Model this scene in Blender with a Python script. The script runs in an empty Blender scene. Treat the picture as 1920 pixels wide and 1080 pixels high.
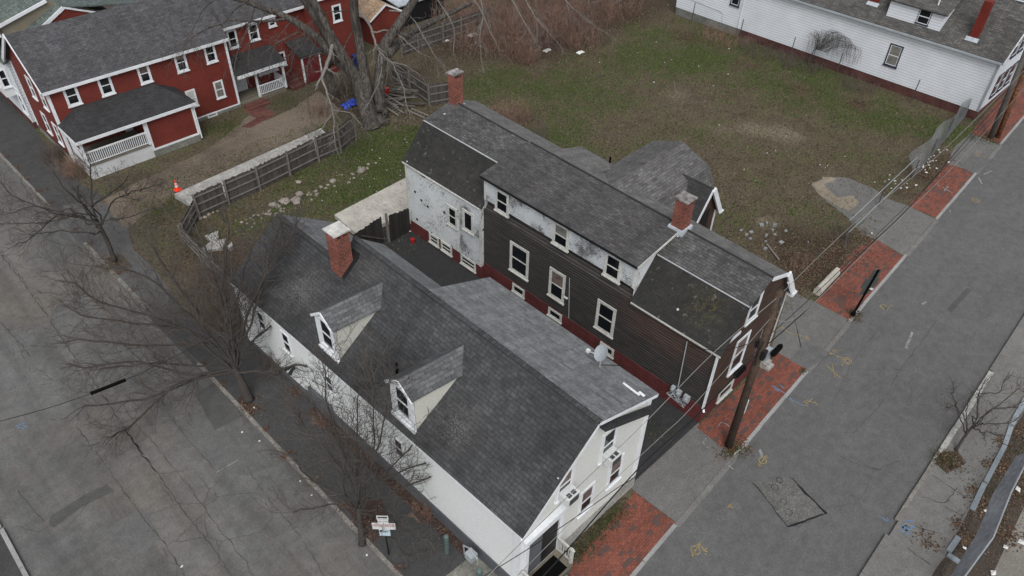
import bpy, math, random
import numpy as np
from mathutils import Vector, Matrix, noise
SC = bpy.context.scene
COL = SC.collection
# ------------------------------------------------------------------ camera
cam = bpy.data.objects.new('camera', bpy.data.cameras.new('camera'))
COL.objects.link(cam)
cam.data.sensor_width = 36.0
cam.data.lens = 26.545
cam.data.clip_start = 0.5
cam.data.clip_end = 1500
_r = [(0.712444, -0.701417, 0.020938), (0.450063, 0.479624, 0.753262), (-0.538393, -0.527233, 0.657387)]
cam.matrix_world = Matrix.Translation((0, 0, 29.0)) @ Matrix((_r[0], _r[1], _r[2])).transposed().to_4x4()
SC.camera = cam
# ------------------------------------------------------------------ world, sun, exposure
SUN_EL, SUN_AZ = math.radians(52), math.radians(222)      # azimuth clockwise from +Y
W = bpy.data.worlds.new('World'); SC.world = W; W.use_nodes = True
_n = W.node_tree.nodes; _l = W.node_tree.links
_sky = _n.new('ShaderNodeTexSky'); _sky.sky_type = 'NISHITA'; _sky.sun_disc = False
_sky.sun_elevation = SUN_EL; _sky.sun_rotation = SUN_AZ; _sky.dust_density = 3.0; _sky.air_density = 1.0
_hs = _n.new('ShaderNodeHueSaturation'); _hs.inputs['Saturation'].default_value = 0.22   # cloud cover greys the sky
_l.new(_sky.outputs[0], _hs.inputs['Color']); _l.new(_hs.outputs[0], _n['Background'].inputs['Color'])
_n['Background'].inputs['Strength'].default_value = 0.15
sd = bpy.data.lights.new('sun', 'SUN'); sd.energy = 1.25; sd.angle = math.radians(30); sd.color = (1.0, 0.985, 0.965)
sun = bpy.data.objects.new('sun', sd); COL.objects.link(sun)
_d = Vector((math.sin(SUN_AZ)*math.cos(SUN_EL), math.cos(SUN_AZ)*math.cos(SUN_EL), math.sin(SUN_EL)))
sun.rotation_euler = _d.to_track_quat('Z', 'Y').to_euler()
SC.view_settings.view_transform = 'Standard'; SC.view_settings.look = 'None'
SC.view_settings.gamma = 1.0; SC.view_settings.use_curve_mapping = False
SC.view_settings.exposure = 0.3
RNG = random.Random(7)
# ------------------------------------------------------------------ mesh helpers
OFF = {}
class MB:
    def __init__(s, T=None): s.v = []; s.f = []; s.c = None; s.T = T
    def add(s, vs, fs):
        b = len(s.v)
        if s.T: vs = [s.T(p) for p in vs]
        s.v += [tuple(p) for p in vs]; s.f += [tuple(b+i for i in q) for q in fs]
    def poly(s, pts): s.add(pts, [tuple(range(len(pts)))])
    def box(s, x0, y0, z0, x1, y1, z1):
        s.add([(x0,y0,z0),(x1,y0,z0),(x1,y1,z0),(x0,y1,z0),(x0,y0,z1),(x1,y0,z1),(x1,y1,z1),(x0,y1,z1)],
              [(0,3,2,1),(4,5,6,7),(0,1,5,4),(1,2,6,5),(2,3,7,6),(3,0,4,7)])
    def frame(s, F, u0, u1, z0, z1, n0, n1):          # box in a wall frame F = (origin, U, N)
        O, U, N = F
        def q(u, n, z): return (O[0]+U[0]*u+N[0]*n, O[1]+U[1]*u+N[1]*n, z)
        s.add([q(u0,n0,z0),q(u1,n0,z0),q(u1,n1,z0),q(u0,n1,z0),q(u0,n0,z1),q(u1,n0,z1),q(u1,n1,z1),q(u0,n1,z1)],
              [(0,1,2,3),(4,7,6,5),(0,4,5,1),(1,5,6,2),(2,6,7,3),(3,7,4,0)])
    def beam(s, a, b, w, h):
        a = Vector(a); b = Vector(b); d = (b-a).normalized()
        t = d.cross(Vector((0,0,1)))
        if t.length < 1e-3: t = Vector((1,0,0))
        t.normalize(); u = t.cross(d).normalized()
        t *= w/2; u *= h/2
        vs = [a-t-u, a+t-u, a+t+u, a-t+u, b-t-u, b+t-u, b+t+u, b-t+u]
        s.add(vs, [(0,1,2,3),(4,7,6,5),(0,4,5,1),(1,5,6,2),(2,6,7,3),(3,7,4,0)])
    def prism(s, pts, z0, z1):
        n = len(pts)
        A = sum(pts[i][0]*pts[(i+1)%n][1]-pts[(i+1)%n][0]*pts[i][1] for i in range(n))
        if A < 0: pts = pts[::-1]
        vs = [(p[0],p[1],z0) for p in pts]+[(p[0],p[1],z1) for p in pts]
        s.add(vs, [tuple(range(n))[::-1], tuple(range(n,2*n))]+[(i,(i+1)%n,n+(i+1)%n,n+i) for i in range(n)])
    def loft(s, A, B):                                 # two matching rings, capped
        n = len(A)
        s.add(list(A)+list(B), [tuple(range(n)), tuple(range(2*n-1,n-1,-1))]+[(i,n+i,n+(i+1)%n,(i+1)%n) for i in range(n)])
    def slab(s, q, th):                                # q: planar polygon, extruded th against its upward normal
        q = [Vector(p) for p in q]
        nn = (q[1]-q[0]).cross(q[2]-q[0]).normalized()
        if nn.z < 0: q = q[::-1]; nn = -nn
        n = len(q); lo = [p-nn*th for p in q]
        s.add(q+lo, [tuple(range(n)), tuple(range(2*n-1,n-1,-1))]+[(i,n+i,n+(i+1)%n,(i+1)%n) for i in range(n)])
    def sheet(s, pts, z):
        n = len(pts)
        A = sum(pts[i][0]*pts[(i+1)%n][1]-pts[(i+1)%n][0]*pts[i][1] for i in range(n))
        if A < 0: pts = pts[::-1]
        s.poly([(p[0],p[1],z) for p in pts])
    def strip(s, path, w, z, jit=0.0, rng=RNG):
        P = [Vector((p[0],p[1],0)) for p in path]; L = []; R_ = []
        for i, p in enumerate(P):
            d = (P[min(i+1,len(P)-1)]-P[max(i-1,0)]).normalized(); t = Vector((-d.y,d.x,0))
            ww = w*(1+jit*rng.uniform(-1,1))/2
            L.append((p.x+t.x*ww,p.y+t.y*ww,z)); R_.append((p.x-t.x*ww,p.y-t.y*ww,z))
        n = len(P); s.add(L+R_, [(i,n+i,n+i+1,i+1) for i in range(n-1)])
    def tube(s, path, radii, n=6, cap=True):
        path = [Vector(p) for p in path]; m = len(path); vs = []
        ref = Vector((0.3,0.5,0.81)) 
        for i, p in enumerate(path):
            d = (path[min(i+1,m-1)]-path[max(i-1,0)])
            d = d.normalized() if d.length > 1e-6 else Vector((0,0,1))
            a = d.cross(ref)
            if a.length < 0.15: a = d.cross(Vector((1,0,0)))
            a.normalize(); b = d.cross(a)
            r = radii[i] if hasattr(radii,'__len__') else radii
            for k in range(n):
                t = 2*math.pi*k/n; vs.append(p+a*(r*math.cos(t))+b*(r*math.sin(t)))
        fs = [(i*n+k, i*n+(k+1)%n, (i+1)*n+(k+1)%n, (i+1)*n+k) for i in range(m-1) for k in range(n)]
        if cap: fs += [tuple(range(n))[::-1], tuple(range((m-1)*n, m*n))]
        s.add(vs, fs)
    def rock(s, c, r, rng=RNG, flat=0.6):
        vs = []; k = 0
        phi = (1+5**.5)/2
        base = [(-1,phi,0),(1,phi,0),(-1,-phi,0),(1,-phi,0),(0,-1,phi),(0,1,phi),(0,-1,-phi),(0,1,-phi),(phi,0,-1),(phi,0,1),(-phi,0,-1),(-phi,0,1)]
        fs = [(0,11,5),(0,5,1),(0,1,7),(0,7,10),(0,10,11),(1,5,9),(5,11,4),(11,10,2),(10,7,6),(7,1,8),(3,9,4),(3,4,2),(3,2,6),(3,6,8),(3,8,9),(4,9,5),(2,4,11),(6,2,10),(8,6,7),(9,8,1)]
        sx, sy = rng.uniform(.7,1.3), rng.uniform(.7,1.3); a = rng.uniform(0,6)
        for b in base:
            q = Vector(b).normalized()*r*rng.uniform(.8,1.15); x, y = q.x*sx, q.y*sy
            vs.append((c[0]+x*math.cos(a)-y*math.sin(a), c[1]+x*math.sin(a)+y*math.cos(a), c[2]+q.z*flat))
        s.add(vs, fs)
    def build(s, name, mat, parent=None, smooth=False, colors=None):
        me = bpy.data.meshes.new(name)
        o_ = OFF.get(parent, Vector((0,0,0))) if parent is not None else Vector((0,0,0))
        me.from_pydata([(p[0]-o_.x,p[1]-o_.y,p[2]-o_.z) for p in s.v], [], s.f); me.update()
        uv = me.uv_layers.new(name='UVMap').data
        co = s.v
        for pl in me.polygons:
            n = pl.normal
            if abs(n.z) > 0.995: t = Vector((1,0,0)); u = Vector((0,1,0))
            else:
                t = Vector((-n.y,n.x,0)).normalized(); u = n.cross(t)
            for li, vi in zip(pl.loop_indices, pl.vertices):
                p = co[vi]; uv[li].uv = (p[0]*t.x+p[1]*t.y, p[0]*u.x+p[1]*u.y+p[2]*u.z)
        if smooth:
            me.polygons.foreach_set('use_smooth', [True]*len(me.polygons))
        if colors is not None:
            ca = me.color_attributes.new('Col', 'FLOAT_COLOR', 'CORNER')
            arr = []
            for pl, c in zip(me.polygons, colors):
                arr += [c[0],c[1],c[2],1.0]*pl.loop_total
            ca.data.foreach_set('color', arr)
        me.materials.append(mat)
        ob = bpy.data.objects.new(name, me); COL.objects.link(ob)
        if parent is not None: ob.parent = parent; OFF[ob] = o_
        return ob
def thing(name, loc, label, cat, group=None):
    o = bpy.data.objects.new(name, None); COL.objects.link(o)
    if len(loc) == 2: loc = (loc[0], loc[1], 0)
    o.location = loc; OFF[o] = Vector(loc); o.empty_display_size = 0.3
    o['label'] = label; o['category'] = cat
    if group: o['group'] = group
    return o
def tag(o, label, cat, group=None):
    # a one-mesh thing: move its origin to its base
    me = o.data; n = len(me.vertices); a = np.empty(n*3); me.vertices.foreach_get('co', a); a = a.reshape(-1,3)
    c = Vector(((a[:,0].min()+a[:,0].max())/2, (a[:,1].min()+a[:,1].max())/2, a[:,2].min()))
    a -= np.array(c); me.vertices.foreach_set('co', a.ravel()); me.update(); o.location = c; OFF[o] = c
    o['label'] = label; o['category'] = cat
    if group: o['group'] = group
    return o
def struct(o): o['kind'] = 'structure'; return o
def stuff(o, label, cat): o['kind'] = 'stuff'; o['label'] = label; o['category'] = cat; return o
def lerp(a, b, t): return tuple(x+(y-x)*t for x, y in zip(a, b))
# ------------------------------------------------------------------ material helpers
class NT:
    def __init__(s, name, rough=0.9, spec=0.25, metal=0.0):
        s.m = bpy.data.materials.new(name); s.m.use_nodes = True; s.t = s.m.node_tree
        s.b = s.t.nodes['Principled BSDF']; s.b.inputs['Roughness'].default_value = rough
        s.b.inputs['Specular IOR Level'].default_value = spec; s.b.inputs['Metallic'].default_value = metal
    def set(s, sock, v):
        if isinstance(v, bpy.types.NodeSocket): s.t.links.new(v, sock)
        elif isinstance(v, tuple) and len(v) == 3 and sock.type == 'RGBA': sock.default_value = (*v, 1)
        else: sock.default_value = v
    def node(s, ty, ins={}, **attrs):
        n = s.t.nodes.new(ty)
        for k, v in attrs.items(): setattr(n, k, v)
        for k, v in ins.items(): s.set(n.inputs[k], v)
        return n
    def uv(s): return s.node('ShaderNodeUVMap', uv_map='UVMap').outputs[0]
    def pos(s): return s.node('ShaderNodeNewGeometry').outputs['Position']
    def map(s, v, scale=(1,1,1), loc=(0,0,0), rot=(0,0,0)): return s.node('ShaderNodeMapping', {'Vector': v, 'Scale': scale, 'Location': loc, 'Rotation': rot}).outputs[0]
    def noise(s, v, sc, det=4.0, ro=0.6, dist=0.0): return s.node('ShaderNodeTexNoise', {'Vector': v, 'Scale': sc, 'Detail': det, 'Roughness': ro, 'Distortion': dist}).outputs['Fac']
    def white(s, v): return s.node('ShaderNodeTexWhiteNoise', {'Vector': v}).outputs['Value']
    def ramp(s, f, stops):
        n = s.node('ShaderNodeValToRGB', {'Fac': f}); e = n.color_ramp.elements
        while len(e) < len(stops): e.new(0.5)
        for x, (p, c) in zip(e, stops):
            x.position = p; x.color = (*c, 1) if isinstance(c, tuple) else (c, c, c, 1)
        return n.outputs[0]
    def mix(s, f, a, b, mode='MIX'):
        n = s.node('ShaderNodeMix', data_type='RGBA', blend_type=mode)
        s.set(n.inputs[0], f); s.set(n.inputs[6], a); s.set(n.inputs[7], b); return n.outputs[2]
    def math(s, op, a, b=0.0, c=0.0):
        n = s.node('ShaderNodeMath', operation=op); s.set(n.inputs[0], a); s.set(n.inputs[1], b); s.set(n.inputs[2], c); return n.outputs[0]
    def step(s, v, a, b):
        n = s.node('ShaderNodeMapRange', {'Value': v, 'From Min': a, 'From Max': b}); return n.outputs[0]
    def sep(s, v): return s.node('ShaderNodeSeparateXYZ', {'Vector': v}).outputs
    def bump(s, h, st=0.3, d=0.02): s.t.links.new(s.node('ShaderNodeBump', {'Height': h, 'Strength': st, 'Distance': d}).outputs[0], s.b.inputs['Normal'])
    def out(s, c): s.set(s.b.inputs['Base Color'], c); return s.m
    def vary(s, c, v, big=0.5, amt=0.25, fine=12.0, famt=0.15):   # multiply colour by soft large and fine noise
        a = s.ramp(s.noise(v, big, 5, .65), [(0.3, 1-amt), (0.7, 1+amt)])
        b = s.ramp(s.noise(v, fine, 3, .7), [(0.3, 1-famt), (0.7, 1+famt)])
        return s.mix(1.0, s.mix(1.0, c, a, 'MULTIPLY'), b, 'MULTIPLY')
def m_plain(name, c, rough=.85, spec=.25, big=.6, amt=.15, fine=14, famt=.1, metal=0):
    t = NT(name, rough, spec, metal); return t.out(t.vary(c, t.pos(), big, amt, fine, famt))
def m_shingle(name, c1, c2, w=.3, h=.15, mortar=(.02,.02,.02), ms=.014, lichen=0.0, moss=None, stain=.3, gloss=.78, dark=None, wear=None):
    t = NT(name, gloss, .35); uv = t.uv(); p = t.pos()
    uj = t.mix(0.012, uv, t.node('ShaderNodeTexNoise', {'Vector': uv, 'Scale': 1.2}).outputs['Color'], 'ADD')
    br = t.node('ShaderNodeTexBrick', {'Vector': uj, 'Color1': c1, 'Color2': c2, 'Mortar': mortar, 'Scale': 1.0, 'Mortar Size': ms, 'Mortar Smooth': .3, 'Bias': 0.0, 'Brick Width': w, 'Row Height': h}, offset=.5)
    c = t.vary(br.outputs['Color'], p, .35, stain, 7.0, .30)
    c = t.mix(1.0, c, t.ramp(t.noise(t.map(uv, (1.6,.22,1)), 1.0, 5, .7), [(.32,.78),(.68,1.2)]), 'MULTIPLY')
    cell = t.node('ShaderNodeVectorMath', {0: t.map(uv, (1/w/1.0, 1/h, 1))}, operation='FLOOR').outputs[0]
    c = t.mix(1.0, c, t.ramp(t.white(cell), [(0,.80),(1,1.22)]), 'MULTIPLY')
    c = t.mix(t.math('MULTIPLY', t.step(t.noise(t.map(uv,(7,7,7)), 9.0, 2, .8), .56, .75), .35), c, (.30,.29,.27))
    if dark: c = t.mix(t.step(t.noise(t.map(uv,(1.4,.35,1)), .8, 5, .65), .45, .7), c, dark)
    if lichen:
        c = t.mix(t.math('MULTIPLY', t.step(t.noise(p, 2.6, 6, .75), .60, .66), lichen), c, (.26,.26,.235))
        vo = t.node('ShaderNodeTexVoronoi', {'Vector': p, 'Scale': 1.1}).outputs['Distance']
        c = t.mix(t.step(t.math('ADD', vo, t.math('MULTIPLY', t.noise(p, 14, 2), .1)), .13, .10), c, (.45,.45,.42))
    if moss:
        d = t.node('ShaderNodeVectorMath', {0: p, 1: moss}, operation='DISTANCE').outputs['Value']
        f = t.math('MULTIPLY', t.step(d, 1.4, .2), t.step(t.noise(p, 5.0, 5, .85), .48, .60))
        c = t.mix(t.math('MULTIPLY', f, .55), c, (.10,.09,.022))
    if wear:                      # granule loss: pale speckle in a few worn areas
        for (wc, wr) in wear:
            d = t.node('ShaderNodeVectorMath', {0: p, 1: wc}, operation='DISTANCE').outputs['Value']
            f = t.math('MULTIPLY', t.step(t.math('ADD', d, t.math('MULTIPLY', t.noise(p, 1.5, 4), 1.2)), wr+.9, wr-.3), t.step(t.noise(t.map(uv,(1,2.5,1)), 9.0, 3, .8), .50, .60))
            c = t.mix(t.math('MULTIPLY', f, .55), c, (.20,.19,.175))
    t.bump(br.outputs['Fac'], -.35, .02)
    return t.out(c)
def m_clap(name, c, pitch=.11, line=.35, peel=0.0, under=(.12,.11,.10), streak=None, flake_v=False, rough=.7, dirt=.15, edge=0.0, bare=None):
    t = NT(name, rough, .3); uv = t.uv(); v = t.sep(uv)[1]
    fr = t.math('FRACT', t.math('DIVIDE', v, pitch))
    ln = t.math('MULTIPLY', t.step(fr, .22, .02), line)
    base = t.vary(c, uv, .5, dirt, 8, .08)
    if streak:
        s1 = t.step(t.noise(t.map(uv, (.5, 7, 1)), 1.6, 6, .7), .42, .62)
        base = t.mix(s1, base, streak)
        base = t.mix(t.math('MULTIPLY', t.step(t.noise(t.map(uv, (1.2, 22, 1)), 2.2, 4, .7), .5, .7), .5), base, (.10,.075,.06))
    if peel:
        a = t.noise(t.map(uv, (5.0, 26, 1) if not flake_v else (15, 4.5, 1)), 1.0, 5, .8)
        b = t.noise(uv, .7, 4, .6)
        k = t.step(t.math('ADD', a, t.math('MULTIPLY', t.math('SUBTRACT', b, .5), .45 if flake_v else 1.0)), .70-peel, .74-peel)
        base = t.mix(k, base, t.vary(under, uv, 3, .3))
    if flake_v:                    # whole shingles missing here and there
        cell = t.node('ShaderNodeVectorMath', {0: t.map(uv, (1/.19, 1/.17, 1))}, operation='FLOOR').outputs[0]
        base = t.mix(t.step(t.white(cell), .975, .98), base, (.02,.02,.02))
    if bare:                       # boards worn to bare red-brown wood
        d = t.node('ShaderNodeVectorMath', {0: t.map(t.pos(), (1,.45,1)), 1: (bare[0],bare[1]*.45,bare[2])}, operation='DISTANCE').outputs['Value']
        f = t.math('MULTIPLY', t.step(t.math('ADD', d, t.noise(t.map(uv,(.6,5,1)), 1.5, 5, .7)), 2.1, 1.2), t.step(t.noise(t.map(uv, (.5, 9, 1)), 1.6, 6, .7), .42, .58))
        base = t.mix(f, base, (.075,.034,.022))
    if edge: base = t.mix(t.math('MULTIPLY', t.math('MULTIPLY', t.step(fr, .55, .8), t.step(t.noise(t.map(uv, (.35, 6, 1)), 2.0, 5, .75), .36, .62)), edge), base, (.135,.128,.124))  # highlight line on each board, painted into the colour
    c2 = t.mix(ln, base, (.008,.008,.008))
    t.bump(fr, .5, .02)
    return t.out(c2)
def m_brick(name, c1, c2, mortar, w=.21, h=.075, ms=.012, stain=.25, uvrot=0.0, rough=.9, blotch=None):
    t = NT(name, rough, .2); uv = t.uv()
    if uvrot: uv = t.map(uv, rot=(0,0,uvrot))
    br = t.node('ShaderNodeTexBrick', {'Vector': uv, 'Color1': c1, 'Color2': c2, 'Mortar': mortar, 'Scale': 1.0, 'Mortar Size': ms, 'Mortar Smooth': .4, 'Brick Width': w, 'Row Height': h}, offset=.5)
    c = t.vary(br.outputs['Color'], t.pos(), .8, stain, 7, .2)
    if blotch:                      # burnt dark bricks in runs
        cell = t.node('ShaderNodeVectorMath', {0: t.map(uv, (1/w/1.5, 1/h/2, 1))}, operation='FLOOR').outputs[0]
        f = t.math('ADD', t.math('MULTIPLY', t.white(cell), .55), t.math('MULTIPLY', t.noise(t.map(uv,(1,2.2,1)), 1.6, 3, .7), .8))
        c = t.mix(t.math('MULTIPLY', t.step(f, .80, .86), .85), c, blotch)
    t.bump(br.outputs['Fac'], -.3, .015)
    return t.out(c)
def m_boards(name, c, c2, w=.14, rough=.9, along='u'):
    t = NT(name, rough, .2); uv = t.uv(); u = t.sep(uv)[0 if along == 'u' else 1]
    cell = t.math('FLOOR', t.math('DIVIDE', u, w)); fr = t.math('FRACT', t.math('DIVIDE', u, w))
    rnd = t.white(t.node('ShaderNodeCombineXYZ', {'X': cell}).outputs[0])
    g = t.noise(t.map(uv, (30, 1.5, 1) if along == 'u' else (1.5, 30, 1)), 1.0, 5, .7)
    k = t.math('ADD', t.math('MULTIPLY', rnd, .5), t.math('MULTIPLY', g, .6))
    col = t.mix(t.step(k, .2, .85), c, c2)
    gap = t.math('MULTIPLY', t.step(fr, .09, .02), .8)
    return t.out(t.mix(gap, t.vary(col, t.pos(), .7, .2), (.01,.01,.01)))
def m_asphalt(name, c, blot, bamt=.5, speck=.25, warm=None, cracks=0.0, grain=38.0, streak=False):
    t = NT(name, .88, .3); p = t.pos()
    base = t.mix(t.math('MULTIPLY', t.step(t.noise(p, .16, 6, .68, .6), .38, .66), bamt), c, blot)
    if warm: base = t.mix(t.math('MULTIPLY', t.step(t.noise(t.map(p, loc=(40,9,0)), .11, 5, .6), .45, .62), .8), base, warm)
    a = t.noise(p, grain, 2, .9); base = t.mix(t.math('MULTIPLY', t.step(a, .54, .72), speck), base, (.30,.30,.29))
    base = t.mix(t.math('MULTIPLY', t.step(a, .44, .3), speck), base, (.012,.012,.012))
    base = t.mix(1.0, base, t.ramp(t.noise(p, 2.2, 6, .75), [(.3,.80),(.7,1.17)]), 'MULTIPLY')
    base = t.mix(1.0, base, t.ramp(t.noise(p, 9.0, 3, .9), [(.35,.86),(.65,1.14)]), 'MULTIPLY')
    base = t.mix(1.0, base, t.ramp(t.noise(t.map(p,(.25,1.6,1)), .8, 4, .7), [(.3,.93),(.7,1.07)]), 'MULTIPLY')
    if streak:
        base = t.mix(1.0, base, t.ramp(t.noise(t.map(p, (.9,.07,1)), 1.0, 5, .65), [(.35,.80),(.65,1.15)]), 'MULTIPLY')
    if cracks:
        pd = t.mix(.35, p, t.node('ShaderNodeTexNoise', {'Vector': p, 'Scale': 1.7, 'Detail': 5.0}).outputs['Color'], 'ADD')
        d = t.node('ShaderNodeTexVoronoi', {'Vector': pd, 'Scale': .55}, feature='DISTANCE_TO_EDGE').outputs['Distance']
        area = t.step(t.noise(t.map(p, loc=(7,3,0)), .13, 3, .5), .52, .6)
        base = t.mix(t.math('MULTIPLY', t.math('MULTIPLY', t.step(d, .016, .004), area), cracks), base, (.018,.018,.018))
    t.bump(a, .12, .01)
    return t.out(base)
def m_vcol(name, rough=.9, tr=0.0):
    t = NT(name, rough, .15); a = t.node('ShaderNodeVertexColor', layer_name='Col').outputs[0]; return t.out(a)
M = {}
M['road_left'] = m_asphalt('worn_road_asphalt', (.116,.115,.112), (.078,.077,.075), .9, .24, warm=(.122,.108,.094), cracks=.4, streak=True)
M['road_right'] = m_asphalt('road_asphalt', (.100,.099,.098), (.084,.083,.082), .7, .40, cracks=.2, grain=26)
M['patch_dark'] = m_asphalt('patch_asphalt', (.072,.071,.069), (.055,.055,.053), .6, .2)
M['patch_light'] = m_asphalt('light_patch_asphalt', (.12,.118,.11), (.09,.088,.083), .6, .3)
M['patch_mid'] = m_asphalt('mid_patch_asphalt', (.105,.104,.102), (.09,.089,.087), .6, .3)
M['walk_dark'] = m_asphalt('dark_sidewalk_asphalt', (.050,.050,.050), (.034,.034,.034), .8, .22, cracks=.4)
M['walk'] = m_asphalt('sidewalk_asphalt', (.080,.080,.080), (.058,.058,.058), .6, .25, cracks=.5)
M['apron'] = m_asphalt('apron_asphalt', (.125,.122,.117), (.095,.093,.09), .5, .55, grain=26)
M['walk_light'] = m_asphalt('pale_sidewalk_asphalt', (.150,.145,.137), (.11,.107,.10), .6, .5, cracks=.4, grain=26)
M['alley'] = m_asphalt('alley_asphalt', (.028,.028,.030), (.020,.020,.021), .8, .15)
M['crack'] = m_plain('crack_dirt', (.050,.048,.045), .95, amt=.4, fine=5, famt=.5)
M['granite'] = m_plain('granite', (.26,.26,.255), .75, fine=25, famt=.3, amt=.2)
M['granite_old'] = m_plain('old_granite', (.17,.16,.145), .85, fine=9, famt=.4, amt=.3, big=2)
M['bluestone'] = m_plain('bluestone', (.20,.225,.245), .8, fine=12, famt=.15, amt=.15)
M['concrete'] = m_plain('concrete', (.29,.285,.265), .9, amt=.3, fine=7, famt=.35, big=1.0)
M['paver'] = m_plain('grey_paver', (.20,.205,.205), .9, amt=.3)
M['concrete_dark'] = m_plain('mossy_concrete', (.16,.16,.14), .9, amt=.4, fine=6, famt=.3, big=1.2)
M['dirt'] = m_asphalt('gravel_dirt', (.112,.086,.062), (.056,.043,.032), 1.0, .40, warm=(.165,.130,.096), grain=9)
M['soil'] = m_asphalt('soil', (.060,.044,.033), (.035,.027,.020), .8, .3, grain=12)
M['sand'] = m_asphalt('sand', (.24,.205,.155), (.15,.125,.095), .7, .2, grain=14)
M['gravel'] = m_asphalt('gravel', (.20,.185,.165), (.13,.118,.10), .8, .4, grain=14)
M['mulch_red'] = m_asphalt('red_mulch', (.050,.028,.021), (.032,.020,.016), .8, .3, grain=12)
M['brick_walk'] = m_brick('paving_brick', (.225,.070,.046), (.155,.050,.036), (.085,.050,.040), .21, .105, .014, .2, blotch=(.075,.055,.050), rough=.85)
M['brick_path'] = m_brick('old_path_brick', (.16,.06,.045), (.10,.04,.032), (.05,.035,.03), .25, .12, .015, .3, uvrot=.75)
M['brick_chimney'] = m_brick('chimney_brick', (.235,.055,.034), (.12,.032,.024), (.17,.12,.10), .24, .11, .016, .35)
M['brick_painted'] = m_plain('painted_red_brick', (.088,.022,.022), .85, amt=.3, fine=9, famt=.2, big=1.5)
M['chim_red'] = m_plain('painted_chimney', (.13,.018,.012), .8, amt=.2, fine=10, famt=.2)
M['found_brick'] = m_brick('old_foundation_brick', (.10,.035,.03), (.07,.028,.025), (.07,.045,.04), .22, .08, .012, .4)
M['found_block'] = m_brick('foundation_block', (.17,.17,.155), (.13,.13,.12), (.10,.10,.09), .4, .2, .012, .3)
M['found_grey'] = m_plain('grey_foundation', (.085,.09,.10), .85, amt=.25)
M['sh_white_l'] = m_shingle('grey_shingles_shaded', (.042,.043,.045), (.033,.034,.036), .42, .17, (.019,.020,.021), .017, stain=.45, gloss=.85, wear=[((12.3,25.2,5.5),1.1),((11.6,25.9,5.0),.8),((14.0,22.6,7.1),.6),((11.3,17.6,4.8),1.2),((12.0,14.5,5.4),1.0)])  # near slope: its shade is put into the dark base, plus worn areas
M['sh_white_r'] = m_shingle('grey_shingles_lit', (.146,.150,.153), (.124,.128,.131), .5, .16, (.10,.103,.106), .01, stain=.1, gloss=.75)  # far slope of the same roof, its brighter light painted into the colour
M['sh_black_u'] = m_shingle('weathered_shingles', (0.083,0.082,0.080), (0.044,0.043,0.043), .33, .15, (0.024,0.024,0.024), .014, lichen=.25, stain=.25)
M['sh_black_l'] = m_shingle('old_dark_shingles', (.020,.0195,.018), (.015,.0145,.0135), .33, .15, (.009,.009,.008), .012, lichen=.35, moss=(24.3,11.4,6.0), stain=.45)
M['sh_back'] = m_shingle('lit_back_shingles', (.125,.123,.118), (.095,.093,.09), .40, .16, (.06,.06,.058), .012, stain=.2)  # back slope's brighter light painted in as paler shingles
M['sh_cap'] = m_plain('dark_ridge_cap', (.028,.028,.028), .9)  # one dark tone for the ridge cap strips
M['sh_wing'] = m_shingle('mixed_shingles', (0.105,0.105,0.103), (0.072,0.066,0.066), .42, .17, (0.042,0.042,0.042), .014, stain=.15)
M['sh_red'] = m_shingle('violet_grey_shingles', (0.066,0.066,0.070), (0.046,0.046,0.050), .33, .16, (0.027,0.027,0.030), .014, stain=.2)
M['sh_porch'] = m_shingle('charcoal_shingles', (0.030,0.030,0.032), (0.020,0.020,0.022), .33, .15, (0.011,0.011,0.012), .014, stain=.25)
M['sh_rw'] = m_shingle('brown_grey_shingles', (0.089,0.085,0.078), (0.053,0.051,0.048), .45, .17, (0.030,0.029,0.028), .018, stain=.25)
M['sh_green'] = m_shingle('green_grey_shingles', (.10,.125,.115), (.065,.085,.078), .33, .15, (.04,.05,.045), .016, stain=.3)
M['sh_tan'] = m_shingle('tan_shingles', (.30,.21,.14), (.24,.17,.11), .33, .15, (.15,.10,.07), .012, stain=.15)
M['siding_white'] = m_clap('smooth_white_siding', (.58,.60,.595), .12, .05, dirt=.03)
M['siding_front'] = m_clap('cream_white_siding', (.60,.61,.585), .12, .05, dirt=.03)
M['siding_dormer'] = m_clap('cream_dormer_siding', (.54,.54,.49), .125, .40, dirt=.05)
M['siding_rw'] = m_clap('white_vinyl_siding', (.62,.65,.69), .22, .55, dirt=.08)
M['siding_dark'] = m_clap('black_clapboard', (.013,.012,.012), .17, .95, streak=(.034,.031,.029), rough=.8, edge=.6, bare=(23.4,12.6,4.2))
M['siding_brown'] = m_clap('bare_brown_clapboard', (.020,.015,.012), .15, .75, streak=(.095,.042,.026), rough=.8, edge=.12)
M['siding_peel'] = m_clap('peeling_white_clapboard', (.52,.545,.56), .13, .45, peel=.155, under=(.13,.13,.13))
M['siding_flake'] = m_clap('flaking_white_shingle_siding', (.52,.545,.55), .17, .35, peel=.14, under=(.10,.105,.105), flake_v=True)
M['siding_red'] = m_clap('red_clapboard', (.150,.028,.020), .16, .65, dirt=.28)
M['siding_tan'] = m_clap('tan_clapboard', (.21,.185,.14), .14, .35)
M['white_trim'] = m_plain('white_trim', (.62,.64,.66), .6, amt=.12, fine=8, famt=.08)
M['old_trim'] = m_plain('worn_white_trim', (.46,.46,.43), .7, amt=.2, fine=9, famt=.25)
M['blue_trim'] = m_plain('dark_blue_trim', (.022,.026,.042), .6)
M['white_brd'] = m_plain('white_boards', (.55,.56,.57), .65, amt=.1)
M['glass'] = m_plain('window_glass', (.008,.010,.012), .06, .5, amt=.4, fine=3, famt=.3)
M['glass_curtained'] = m_plain('curtained_glass', (.16,.155,.14), .25, .5, amt=.3, fine=3, famt=.35)  # paler pane with a curtain behind the glass
M['blind'] = m_plain('window_blind', (.42,.42,.40), .6)
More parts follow.
